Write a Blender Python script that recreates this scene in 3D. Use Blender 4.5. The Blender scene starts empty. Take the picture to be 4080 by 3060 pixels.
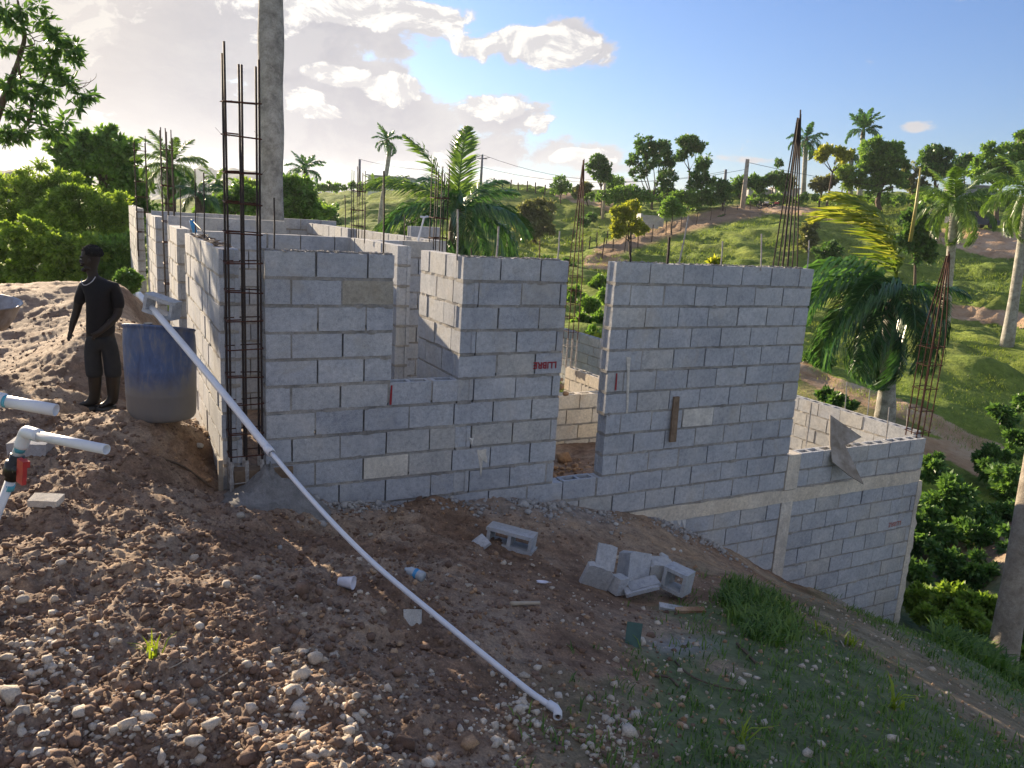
import bpy, bmesh, math, random
import numpy as np
from mathutils import Vector, Matrix, Euler
random.seed(7); np.random.seed(7)
sc = bpy.context.scene
COL = sc.collection
R = math.radians

# ---------------------------------------------------------------- camera
FPX, PITCH, ROLL, EYE = 3098.0, 0.2098, 0.0603, 1.8
cp, sp, cr, sr = math.cos(PITCH), math.sin(PITCH), math.cos(ROLL), math.sin(ROLL)
cam_d = bpy.data.cameras.new('camera'); cam = bpy.data.objects.new('camera', cam_d); COL.objects.link(cam)
ax = Vector((cr, sr*sp, sr*cp)); ay = Vector((-sr, cr*sp, cr*cp)); az_ = Vector((0, -cp, sp))
M = Matrix((ax, ay, az_)).transposed().to_4x4(); M.translation = Vector((0, 0, EYE))
cam.matrix_world = M
cam_d.sensor_width = 36.0; cam_d.lens = FPX/4080*36.0
cam_d.clip_start = 0.05; cam_d.clip_end = 20000
sc.camera = cam

# ---------------------------------------------------------------- light
SUN_AZ, SUN_EL = R(-38.6), R(14.0)
world = bpy.data.worlds.new('World'); sc.world = world; world.use_nodes = True
sun_d = bpy.data.lights.new('sun', 'SUN'); sun_d.energy = 5.0; sun_d.angle = R(0.5); sun_d.color = (1.0, 0.80, 0.56)
sun = bpy.data.objects.new('sun', sun_d); COL.objects.link(sun)
sdir = Vector((math.sin(SUN_AZ)*math.cos(SUN_EL), math.cos(SUN_AZ)*math.cos(SUN_EL), math.sin(SUN_EL)))
sun.rotation_euler = sdir.to_track_quat('Z', 'Y').to_euler(); sun.location = (-20, 20, 30)
sc.view_settings.view_transform = 'Standard'; sc.view_settings.look = 'None'
sc.view_settings.exposure = 1.5; sc.view_settings.gamma = 1.0; sc.view_settings.use_curve_mapping = False
sc.cycles.max_bounces = 6; sc.cycles.diffuse_bounces = 3; sc.cycles.transparent_max_bounces = 6

# ---------------------------------------------------------------- projection helpers (positions measured in the photograph, 2212 px wide)
K = 4080/2212
def ray(x, y):
    a, b = (x*K-2040)/FPX, (y*K-1530)/FPX
    X = cr*a+sr*b; up = sr*a-cr*b
    return np.array([X, cp+up*sp, -sp+up*cp])
def at(x, y, Y):
    r = ray(x, y); p = r*Y/r[1]; p[2] += EYE
    return p
AZW, HC = 1.0814, 0.2176
EU = np.array([math.sin(AZW), math.cos(AZW), 0]); EV = np.array([-math.cos(AZW), math.sin(AZW), 0])
OW = np.array([-1.9565, 6.0263, -0.3573+EYE])
def H(u, v, n=0.0): return OW+u*EU+v*EV-np.array([0, 0, n*HC])
def on_v(x, y, v=0.0):           # point of the photograph on a wall plane v = const -> (u, n)
    r = ray(x, y); o = OW-np.array([0, 0, EYE]); t = (o@EV+v)/(r@EV); d = r*t-o
    return d@EU, -d[2]/HC

# ---------------------------------------------------------------- world: clear sky with clouds
def build_world():
    nt = world.node_tree; N = nt.nodes; L = nt.links
    for n in list(N): N.remove(n)
    out = N.new('ShaderNodeOutputWorld'); bg = N.new('ShaderNodeBackground'); L.new(bg.outputs[0], out.inputs[0])
    bg.inputs[1].default_value = 0.075
    sky = N.new('ShaderNodeTexSky'); sky.sky_type = 'NISHITA'; sky.sun_disc = False
    sky.sun_elevation = SUN_EL; sky.sun_rotation = SUN_AZ
    sky.altitude = 100; sky.air_density = 1.1; sky.dust_density = 1.0; sky.ozone_density = 2.0
    tc = N.new('ShaderNodeTexCoord')
    def math_(op, a, b=None, c=None, clamp=False):
        m = N.new('ShaderNodeMath'); m.operation = op; m.use_clamp = clamp
        for i, v in enumerate((a, b, c)):
            if v is None: continue
            if isinstance(v, (int, float)): m.inputs[i].default_value = v
            else: L.new(v, m.inputs[i])
        return m.outputs[0]
    sepn = N.new('ShaderNodeSeparateXYZ'); L.new(tc.outputs['Generated'], sepn.inputs[0])
    x, y, z = sepn.outputs
    azi = math_('ARCTAN2', x, y); ele = math_('ARCSINE', z)
    comb = N.new('ShaderNodeCombineXYZ'); L.new(azi, comb.inputs[0]); L.new(ele, comb.inputs[1])
    def noise(vec, scale, detail, rough, off=(0, 0, 0), sc3=(1, 1, 1), dist=0.0):
        mp = N.new('ShaderNodeMapping'); L.new(vec, mp.inputs[0]); mp.inputs['Location'].default_value = off; mp.inputs['Scale'].default_value = sc3
        n = N.new('ShaderNodeTexNoise'); L.new(mp.outputs[0], n.inputs['Vector'])
        n.inputs['Scale'].default_value = scale; n.inputs['Detail'].default_value = detail; n.inputs['Roughness'].default_value = rough
        n.inputs['Distortion'].default_value = dist
        return n.outputs['Fac']
    def angles(px, py):
        r = ray(px, py); r = r/np.linalg.norm(r); return math.atan2(r[0], r[1]), math.asin(r[2])
    px2rad = K/FPX
    # (x, y, rx, ry, weight, hardness)
    blobs = [(150, 100, 620, 330, 1.0), (420, 260, 420, 190, 1.0), (820, 240, 210, 150, 0.95), (1080, 250, 150, 60, 0.75), (690, 60, 330, 110, 0.8),
             (860, 30, 240, 80, 0.8), (1180, 100, 170, 58, 0.72), (850, 330, 420, 90, 0.75), (1150, 320, 260, 60, 0.62), (1100, 400, 600, 42, 0.62),
             (1650, 345, 260, 14, 0.46), (1965, 275, 48, 18, 0.52), (1380, 365, 160, 18, 0.42), (-600, 200, 700, 420, 1.0), (600, 400, 500, 40, 0.7)]
    acc = None
    for (bx, by, rx, ry, w) in blobs:
        a, e = angles(bx, by)
        mp = N.new('ShaderNodeMapping'); L.new(comb.outputs[0], mp.inputs[0]); mp.vector_type = 'POINT'
        sx, sy = 1/(rx*px2rad), 1/(ry*px2rad)
        # account for the camera roll: rotate blobs a little with the horizon
        mp.inputs['Scale'].default_value = (sx, sy, 0); mp.inputs['Location'].default_value = (-a*sx, -e*sy, 0)
        ln = N.new('ShaderNodeVectorMath'); ln.operation = 'LENGTH'; L.new(mp.outputs[0], ln.inputs[0])
        mr = N.new('ShaderNodeMapRange'); mr.interpolation_type = 'SMOOTHSTEP'; L.new(ln.outputs['Value'], mr.inputs[0])
        mr.inputs[1].default_value = 1.45; mr.inputs[2].default_value = 0.1; mr.inputs[3].default_value = 0; mr.inputs[4].default_value = w
        acc = mr.outputs[0] if acc is None else math_('MAXIMUM', acc, mr.outputs[0])
    S3 = (1, 1.7, 1)
    az_abs = math_('ABSOLUTE', azi)
    far = N.new('ShaderNodeMapRange'); far.interpolation_type = 'SMOOTHSTEP'; L.new(az_abs, far.inputs[0]); far.inputs[1].default_value = 0.95; far.inputs[2].default_value = 1.6; far.inputs[4].default_value = 0.56  # unseen clouds added beside and behind the camera as fill light
    acc = math_('MAXIMUM', acc, far.outputs[0])
    n1 = noise(comb.outputs[0], 5.5, 9, 0.62, (3.1, 1.7, 0), S3, 0.25)
    sa, se = SUN_AZ, SUN_EL
    n1s = noise(comb.outputs[0], 5.5, 9, 0.62, (3.1-0.022, 1.7+0.03, 0), S3, 0.25)
    dens = math_('ADD', math_('MULTIPLY', acc, 0.72), math_('MULTIPLY', math_('SUBTRACT', n1, 0.5), 1.9))
    mr = N.new('ShaderNodeMapRange'); mr.interpolation_type = 'SMOOTHSTEP'; L.new(dens, mr.inputs[0])
    mr.inputs[1].default_value = 0.30; mr.inputs[2].default_value = 0.44
    # lit rims: the density falls towards the sun
    grad = math_('SUBTRACT', n1, n1s)
    rim = N.new('ShaderNodeMapRange'); L.new(grad, rim.inputs[0]); rim.inputs[1].default_value = -0.03; rim.inputs[2].default_value = 0.06
    thick = N.new('ShaderNodeMapRange'); L.new(dens, thick.inputs[0]); thick.inputs[1].default_value = 0.38; thick.inputs[2].default_value = 0.62; thick.inputs[3].default_value = 1.0; thick.inputs[4].default_value = 0.0
    puff = None
    for (bx, by, rx, ry, w) in [(735, 165, 95, 32, 1.0), (850, 190, 90, 38, .95), (660, 205, 60, 30, .8), (1060, 232, 110, 34, 1.0), (1165, 265, 40, 40, .8), (790, 25, 220, 38, 1), (930, 40, 110, 40, .9), (1150, 100, 190, 50, 1.0), (690, 240, 70, 22, .8), (450, 345, 230, 26, .95), (1080, 400, 420, 34, .9), (990, 350, 90, 26, .8), (1240, 335, 130, 24, .7), (60, 20, 210, 110, .9), (560, 30, 120, 60, .5)]:
        a, e = angles(bx, by); mp = N.new('ShaderNodeMapping'); L.new(comb.outputs[0], mp.inputs[0]); sx, sy = 1/(rx*px2rad), 1/(ry*px2rad)
        mp.inputs['Scale'].default_value = (sx, sy, 0); mp.inputs['Location'].default_value = (-a*sx, -e*sy, 0)
        ln = N.new('ShaderNodeVectorMath'); ln.operation = 'LENGTH'; L.new(mp.outputs[0], ln.inputs[0])
        q = N.new('ShaderNodeMapRange'); q.interpolation_type = 'SMOOTHSTEP'; L.new(ln.outputs['Value'], q.inputs[0]); q.inputs[1].default_value = 1.3; q.inputs[2].default_value = 0.1; q.inputs[3].default_value = 0; q.inputs[4].default_value = w
        puff = q.outputs[0] if puff is None else math_('MAXIMUM', puff, q.outputs[0])
    n2 = noise(comb.outputs[0], 17, 8, 0.62, (1.3, 4.7, 0), (1, 1.5, 1), 0.5); n2s = noise(comb.outputs[0], 17, 8, 0.62, (1.3-.008, 4.7+.010, 0), (1, 1.5, 1), 0.5)
    pr = N.new('ShaderNodeMapRange'); L.new(math_('SUBTRACT', n2, n2s), pr.inputs[0]); pr.inputs[1].default_value = -0.035; pr.inputs[2].default_value = 0.05
    pd = N.new('ShaderNodeMapRange'); pd.interpolation_type = 'SMOOTHSTEP'; L.new(math_('ADD', math_('MULTIPLY', puff, 0.8), math_('MULTIPLY', math_('SUBTRACT', n2, 0.5), 1.7)), pd.inputs[0]); pd.inputs[1].default_value = 0.28; pd.inputs[2].default_value = 0.46
    plit = math_('MULTIPLY', pd.outputs[0], math_('ADD', math_('MULTIPLY', pr.outputs[0], 0.7), 0.35), clamp=True)
    back = N.new('ShaderNodeMapRange'); L.new(az_abs, back.inputs[0]); back.inputs[1].default_value = 1.2; back.inputs[2].default_value = 2.4; back.inputs[4].default_value = 0.22  # brightness floor of the added rear clouds, for more fill
    lit = math_('ADD', math_('MULTIPLY', rim.outputs[0], 0.16), math_('MULTIPLY', thick.outputs[0], 0.22), clamp=True)
    lit = math_('MAXIMUM', math_('MAXIMUM', lit, plit), back.outputs[0])
    cc = N.new('ShaderNodeMix'); cc.data_type = 'RGBA'; L.new(lit, cc.inputs[0])
    cc.inputs[6].default_value = (2.25, 2.25, 2.55, 1); cc.inputs[7].default_value = (4.7, 4.6, 4.4, 1)
    # glow of the cloud sheet round the sun
    dt = N.new('ShaderNodeVectorMath'); dt.operation = 'DOT_PRODUCT'; L.new(tc.outputs['Generated'], dt.inputs[0]); dt.inputs[1].default_value = sdir
    gl = N.new('ShaderNodeMapRange'); gl.interpolation_type = 'SMOOTHSTEP'; L.new(dt.outputs['Value'], gl.inputs[0]); gl.inputs[1].default_value = 0.93; gl.inputs[2].default_value = 1.0
    gp = math_('MULTIPLY', math_('POWER', gl.outputs[0], 1.5), 0.85)
    cg = N.new('ShaderNodeMix'); cg.data_type = 'RGBA'; L.new(gp, cg.inputs[0]); L.new(cc.outputs[2], cg.inputs[6]); cg.inputs[7].default_value = (3.2, 2.95, 2.8, 1)
    cool = N.new('ShaderNodeMix'); cool.data_type = 'RGBA'; cool.blend_type = 'MULTIPLY'; cool.inputs[0].default_value = 1
    L.new(sky.outputs[0], cool.inputs[6]); cool.inputs[7].default_value = (0.41, 0.57, 0.90, 1)
    cover = math_('MAXIMUM', mr.outputs[0], pd.outputs[0]); mx = N.new('ShaderNodeMix'); mx.data_type = 'RGBA'; L.new(cover, mx.inputs[0]); L.new(cool.outputs[2], mx.inputs[6]); L.new(cg.outputs[2], mx.inputs[7])
    L.new(mx.outputs[2], bg.inputs[0])
build_world()

# ---------------------------------------------------------------- materials
MATS = {}
def new_mat(name):
    m = bpy.data.materials.new(name); m.use_nodes = True; MATS[name] = m
    return m, m.node_tree.nodes, m.node_tree.links, m.node_tree.nodes['Principled BSDF']
def tex_noise(N, L, vec, scale, detail=6, rough=0.6, dist=0.0):
    n = N.new('ShaderNodeTexNoise'); n.inputs['Scale'].default_value = scale; n.inputs['Detail'].default_value = detail
    n.inputs['Roughness'].default_value = rough; n.inputs['Distortion'].default_value = dist
    if vec is not None: L.new(vec, n.inputs['Vector'])
    return n.outputs['Fac']
def ramp(N, L, fac, stops):
    r = N.new('ShaderNodeValToRGB'); L.new(fac, r.inputs[0]); e = r.color_ramp.elements
    while len(e) > 1: e.remove(e[-1])
    e[0].position = stops[0][0]; e[0].color = (*stops[0][1], 1)
    for p, c in stops[1:]:
        k = e.new(p); k.color = (*c, 1)
    return r.outputs[0]
def mixc(N, L, fac, a, b, mode='MIX'):
    m = N.new('ShaderNodeMix'); m.data_type = 'RGBA'; m.blend_type = mode
    if isinstance(fac, (int, float)): m.inputs[0].default_value = fac
    else: L.new(fac, m.inputs[0])
    for i, v in ((6, a), (7, b)):
        if isinstance(v, tuple): m.inputs[i].default_value = (*v, 1)
        else: L.new(v, m.inputs[i])
    return m.outputs[2]
def bump(N, L, h, strength, dist, bsdf, prev=None):
    b = N.new('ShaderNodeBump'); b.inputs['Strength'].default_value = strength; b.inputs['Distance'].default_value = dist
    L.new(h, b.inputs['Height'])
    if prev is not None: L.new(prev, b.inputs['Normal'])
    L.new(b.outputs[0], bsdf.inputs['Normal']); return b.outputs[0]
def objvec(N, L, rnd=True):
    tc = N.new('ShaderNodeTexCoord'); 
    if not rnd: return tc.outputs['Object'], None
    oi = N.new('ShaderNodeObjectInfo'); mu = N.new('ShaderNodeMath'); mu.operation = 'MULTIPLY'; mu.inputs[1].default_value = 37.0
    L.new(oi.outputs['Random'], mu.inputs[0]); ad = N.new('ShaderNodeVectorMath'); ad.operation = 'ADD'
    L.new(tc.outputs['Object'], ad.inputs[0]); L.new(mu.outputs[0], ad.inputs[1])
    return ad.outputs[0], oi.outputs['Random']
def geovec(N, L):
    g = N.new('ShaderNodeNewGeometry'); return g.outputs['Position']

def mat_masonry(name, c0, c1, c2, stain, var=0.35, bumpd=0.004):
    m, N, L, b = new_mat(name); v, rnd = objvec(N, L)
    big = tex_noise(N, L, v, 5, 4, 0.6); fine = tex_noise(N, L, v, 170, 4, 0.75); mid = tex_noise(N, L, v, 30, 5, 0.7)
    col = ramp(N, L, big, [(0.3, c0), (0.5, c1), (0.72, c2)])
    sp_ = ramp(N, L, fine, [(0.3, (0.66, 0.66, 0.66)), (0.5, (1, 1, 1)), (0.72, (1.28, 1.28, 1.28))])
    col = mixc(N, L, 1.0, col, sp_, 'MULTIPLY')
    sm_ = ramp(N, L, mid, [(0.28, (0.74, 0.74, 0.75)), (0.5, (1, 1, 1)), (0.7, (1.16, 1.15, 1.12))])
    col = mixc(N, L, 1.0, col, sm_, 'MULTIPLY')
    blot = tex_noise(N, L, v, 9, 3, 0.5, 0.8); bf = N.new('ShaderNodeMapRange'); L.new(blot, bf.inputs[0]); bf.inputs[1].default_value = 0.6; bf.inputs[2].default_value = 0.72; bf.inputs[4].default_value = 0.35
    col = mixc(N, L, bf.outputs[0], col, tuple(min(1, c*1.22) for c in c2))
    tint = ramp(N, L, rnd, [(0.0, (1-var, 1-var, 1-var)), (0.15, (0.95, 0.95, 0.96)), (0.6, (1.0, 1.0, 1.0)), (0.85, (1.02, 0.99, 0.94)), (0.95, (1.04, 0.98, 0.88)), (1.0, (1.08, 1.08, 1.08))])
    col = mixc(N, L, 1.0, col, tint, 'MULTIPLY')
    w = geovec(N, L); lo = tex_noise(N, L, w, 1.1, 5, 0.65, 0.6); lr = ramp(N, L, lo, [(0.3, (0.80, 0.81, 0.83)), (0.5, (1, 1, 1)), (0.7, (1.12, 1.10, 1.05))]); col = mixc(N, L, 1.0, col, lr, 'MULTIPLY'); st = tex_noise(N, L, w, 1.7, 6, 0.7, 1.0)
    stf = N.new('ShaderNodeMapRange'); L.new(st, stf.inputs[0]); stf.inputs[1].default_value = 0.53; stf.inputs[2].default_value = 0.72; stf.inputs[4].default_value = 0.5
    col = mixc(N, L, stf.outputs[0], col, stain)
    L.new(col, b.inputs['Base Color']); b.inputs['Roughness'].default_value = 0.95
    p = bump(N, L, fine, 0.6, bumpd, b); bump(N, L, mid, 0.5, bumpd*1.5, b, p)
    return m
BLOCK = mat_masonry('grey_concrete_block', (0.365, 0.39, 0.425), (0.42, 0.445, 0.478), (0.475, 0.49, 0.51), (0.42, 0.38, 0.31), 0.14)
CREAM = mat_masonry('pale_concrete_block', (0.58, 0.55, 0.48), (0.66, 0.62, 0.54), (0.70, 0.66, 0.58), (0.55, 0.44, 0.31), 0.1)
TAN = mat_masonry('tan_concrete_block', (0.30, 0.28, 0.23), (0.37, 0.345, 0.285), (0.42, 0.395, 0.33), (0.30, 0.25, 0.17), 0.05)
MORTAR = mat_masonry('mortar', (0.23, 0.225, 0.21), (0.32, 0.31, 0.29), (0.42, 0.405, 0.375), (0.30, 0.25, 0.19), 0.1, 0.01)
BEAMM = mat_masonry('cast_concrete', (0.52, 0.485, 0.42), (0.60, 0.56, 0.49), (0.68, 0.645, 0.57), (0.46, 0.41, 0.33), 0.05, 0.006)
WETM = mat_masonry('wet_mortar', (0.17, 0.17, 0.17), (0.24, 0.24, 0.24), (0.32, 0.32, 0.32), (0.12, 0.11, 0.10), 0.05, 0.02)
SPLASH = mat_masonry('white_mortar_splash', (0.5, 0.5, 0.48), (0.6, 0.6, 0.58), (0.68, 0.68, 0.66), (0.5, 0.5, 0.47), 0.05, 0.004)

def mat_simple(name, c, rough=0.6, metal=0.0, var=None, scale=20, bd=0.0, spec=None, coat=0.0):
    m, N, L, b = new_mat(name); b.inputs['Roughness'].default_value = rough; b.inputs['Metallic'].default_value = metal
    if coat: b.inputs['Coat Weight'].default_value = coat
    v, r = objvec(N, L)
    n = tex_noise(N, L, v, scale, 6, 0.65)
    c2 = var if var else tuple(x*0.75 for x in c)
    col = ramp(N, L, n, [(0.35, c2), (0.62, c)])
    L.new(col, b.inputs['Base Color'])
    if bd: bump(N, L, n, 0.6, bd, b)
    return m
RUST = mat_simple('rusty_steel', (0.11, 0.035, 0.018), 0.8, 0.3, (0.03, 0.018, 0.015), 60, 0.001)
DARKBAR = mat_simple('dark_steel_bar', (0.06, 0.045, 0.04), 0.7, 0.5, (0.025, 0.02, 0.02), 50, 0.001)
CEMBAR = mat_simple('cement_coated_bar', (0.45, 0.43, 0.40), 0.9, 0, (0.25, 0.23, 0.21), 40, 0.003)
PVC = mat_simple('white_pvc', (0.72, 0.74, 0.78), 0.35, 0, (0.64, 0.66, 0.70), 8)
GLUE = mat_simple('blue_pipe_glue', (0.05, 0.32, 0.45), 0.4, 0, (0.10, 0.42, 0.55), 30)
BLUEPIPE = mat_simple('blue_plastic', (0.05, 0.30, 0.62), 0.4)
BLACKP = mat_simple('black_plastic', (0.012, 0.013, 0.013), 0.35)
REDP = mat_simple('red_plastic', (0.50, 0.045, 0.05), 0.35)
REDPAINT = mat_simple('red_paint', (0.32, 0.02, 0.03), 0.8, 0, (0.24, 0.03, 0.035), 80)
REDFAINT = mat_simple('faded_red_paint', (0.36, 0.12, 0.10), 0.9, 0, (0.32, 0.17, 0.15), 80)
WOOD = mat_simple('weathered_board', (0.24, 0.17, 0.11), 0.8, 0, (0.14, 0.095, 0.06), 14, 0.003)
PALEWOOD = mat_simple('pale_board', (0.42, 0.36, 0.28), 0.85, 0, (0.27, 0.22, 0.16), 9, 0.003)
PLY = mat_simple('cement_stained_plywood', (0.36, 0.33, 0.29), 0.9, 0, (0.20, 0.17, 0.13), 6, 0.003)
BAMBOO = mat_simple('bamboo', (0.42, 0.36, 0.10), 0.5, 0, (0.30, 0.25, 0.08), 10)
ROCK = mat_masonry('pale_limestone', (0.46, 0.39, 0.30), (0.60, 0.53, 0.43), (0.68, 0.62, 0.53), (0.36, 0.25, 0.17), 0.2, 0.01)
OROCK = mat_masonry('ochre_limestone', (0.33, 0.19, 0.10), (0.45, 0.29, 0.17), (0.52, 0.38, 0.25), (0.26, 0.15, 0.09), 0.3, 0.01)
CLOD = mat_masonry('earth_clod', (0.12, 0.076, 0.055), (0.20, 0.13, 0.092), (0.28, 0.19, 0.135), (0.14, 0.09, 0.06), 0.3, 0.01)
GREYROCK = mat_masonry('broken_block_rubble', (0.30, 0.30, 0.30), (0.38, 0.38, 0.375), (0.45, 0.44, 0.42), (0.30, 0.24, 0.18), 0.2, 0.006)
PALMBARK = mat_masonry('lichened_palm_bark', (0.20, 0.19, 0.165), (0.38, 0.365, 0.32), (0.52, 0.50, 0.45), (0.15, 0.14, 0.11), 0.1, 0.02)
GREYBARK = mat_masonry('grey_bark', (0.26, 0.22, 0.17), (0.40, 0.35, 0.28), (0.50, 0.45, 0.37), (0.14, 0.10, 0.07), 0.1, 0.03)
BARK = mat_simple('brown_bark', (0.14, 0.10, 0.07), 0.9, 0, (0.07, 0.05, 0.035), 12, 0.02)
WHITEWALL = mat_simple('white_render', (0.72, 0.73, 0.75), 0.8)
ROOFM = mat_simple('zinc_roof', (0.45, 0.46, 0.48), 0.5)
GLASSDARK = mat_simple('dark_window', (0.03, 0.02, 0.02), 0.2)
POLEM = mat_simple('utility_pole', (0.22, 0.22, 0.24), 0.8)
SKIN_ = mat_simple('dark_skin', (0.014, 0.008, 0.006), 0.6, 0, (0.010, 0.006, 0.005), 20)
SHIRT = mat_simple('black_cotton', (0.006, 0.006, 0.009), 0.9, 0, (0.004, 0.004, 0.006), 30, 0.002)
JEANS = mat_simple('dark_denim', (0.009, 0.013, 0.020), 0.85, 0, (0.018, 0.022, 0.026), 10, 0.002)
BOOTM = mat_simple('muddy_black_rubber', (0.008, 0.008, 0.009), 0.4, 0, (0.014, 0.013, 0.011), 14)
HAIR = mat_simple('black_hair', (0.006, 0.005, 0.005), 0.9, 0, (0.003, 0.003, 0.003), 80, 0.01)
SILVER = mat_simple('silver_chain', (0.55, 0.55, 0.58), 0.3, 0.9)
EYEW = mat_simple('eye_white', (0.5, 0.48, 0.46), 0.3)
TUBM = mat_simple('worn_zinc', (0.38, 0.38, 0.40), 0.5, 0.3, (0.22, 0.20, 0.19), 8, 0.002)
CUPM = mat_simple('white_foam', (0.70, 0.70, 0.78), 0.5)
DIM = mat_simple('dusty_plastic_bottle', (0.42, 0.47, 0.52), 0.25)
LIME = mat_simple('white_lime_dust', (0.42, 0.44, 0.46), 0.95, 0, (0.20, 0.19, 0.18), 12, 0.004)

def drum_mat():
    m, N, L, b = new_mat('dirty_blue_plastic'); v, r = objvec(N, L, False)
    s = N.new('ShaderNodeSeparateXYZ'); L.new(v, s.inputs[0])
    mpd = N.new('ShaderNodeMapping'); L.new(v, mpd.inputs[0]); mpd.inputs['Scale'].default_value = (1, 1, .3); n = tex_noise(N, L, v, 4, 8, 0.7); n2 = tex_noise(N, L, mpd.outputs[0], 11, 9, 0.7, 0.6)
    h = N.new('ShaderNodeMapRange'); L.new(s.outputs[2], h.inputs[0]); h.inputs[1].default_value = 0.42; h.inputs[2].default_value = 0.10
    a = N.new('ShaderNodeMath'); a.operation = 'ADD'; L.new(h.outputs[0], a.inputs[0]); L.new(n, a.inputs[1])
    f = N.new('ShaderNodeMapRange'); L.new(a.outputs[0], f.inputs[0]); f.inputs[1].default_value = 0.45; f.inputs[2].default_value = 1.0; f.inputs[4].default_value = 0.9
    base = ramp(N, L, n2, [(0.35, (0.035, 0.06, 0.14)), (0.5, (0.055, 0.10, 0.23)), (0.64, (0.17, 0.18, 0.21))])
    L.new(mixc(N, L, f.outputs[0], base, (0.17, 0.155, 0.135)), b.inputs['Base Color']); b.inputs['Roughness'].default_value = 0.55
    bump(N, L, n2, 0.3, 0.003, b)
    return m
DRUM = drum_mat()

def mat_leaf(name, c0, c1, c2, trans=0.35, rough=0.45, nscale=0.6, spec=0.35):
    m, N, L, b = new_mat(name)
    g = N.new('ShaderNodeNewGeometry'); oi = N.new('ShaderNodeObjectInfo')
    n = tex_noise(N, L, g.outputs['Position'], nscale, 3, 0.6)
    ri = g.outputs['Random Per Island']
    a = N.new('ShaderNodeMath'); a.operation = 'MULTIPLY_ADD'; L.new(ri, a.inputs[0]); a.inputs[1].default_value = 0.5; L.new(n, a.inputs[2])
    s = N.new('ShaderNodeMath'); s.operation = 'SUBTRACT'; L.new(a.outputs[0], s.inputs[0]); s.inputs[1].default_value = 0.25
    col = ramp(N, L, s.outputs[0], [(0.25, c0), (0.5, c1), (0.78, c2)])
    L.new(col, b.inputs['Base Color']); b.inputs['Roughness'].default_value = rough
    b.inputs['Specular IOR Level'].default_value = spec
    tr = N.new('ShaderNodeBsdfTranslucent')
    tcol = mixc(N, L, 1.0, col, (1.7, 1.65, 0.75), 'MULTIPLY'); L.new(tcol, tr.inputs[0])
    mx = N.new('ShaderNodeMixShader'); mx.inputs[0].default_value = trans; L.new(b.outputs[0], mx.inputs[1]); L.new(tr.outputs[0], mx.inputs[2])
    L.new(mx.outputs[0], N['Material Output'].inputs[0])
    return m
LEAF_DARK = mat_leaf('dark_leaf', (0.049, 0.110, 0.036), (0.087, 0.186, 0.054), (0.148, 0.271, 0.074), 0.3)
LEAF_MID = mat_leaf('mid_leaf', (0.079, 0.158, 0.040), (0.135, 0.259, 0.062), (0.225, 0.360, 0.090), 0.4)
LEAF_LIGHT = mat_leaf('light_leaf', (0.110, 0.184, 0.037), (0.202, 0.313, 0.064), (0.313, 0.423, 0.092), 0.45)
LEAF_YEL = mat_leaf('yellow_green_leaf', (0.182, 0.221, 0.033), (0.273, 0.312, 0.046), (0.364, 0.377, 0.065), 0.45)
LEAF_GREY = mat_leaf('grey_green_leaf', (0.105, 0.128, 0.060), (0.165, 0.188, 0.090), (0.225, 0.240, 0.120), 0.35)
PALM_DARK = mat_leaf('dark_palm_frond', (0.030, 0.092, 0.041), (0.057, 0.151, 0.057), (0.101, 0.223, 0.072), 0.3, 0.3, 0.8, 0.6)
PALM_MID = mat_leaf('green_palm_frond', (0.060, 0.120, 0.030), (0.105, 0.195, 0.045), (0.180, 0.285, 0.075), 0.4, 0.35, 0.8, 0.5)
PALM_YEL = mat_leaf('yellow_palm_frond', (0.10, 0.17, 0.03), (0.20, 0.25, 0.04), (0.33, 0.34, 0.07), 0.4, 0.4)
GRASSM = mat_leaf('grass_blade', (0.045, 0.105, 0.022), (0.090, 0.180, 0.038), (0.165, 0.255, 0.060), 0.35)
GRASSY = mat_leaf('bright_grass_blade', (0.16, 0.22, 0.02), (0.22, 0.30, 0.03), (0.3, 0.38, 0.05), 0.45)

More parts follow.
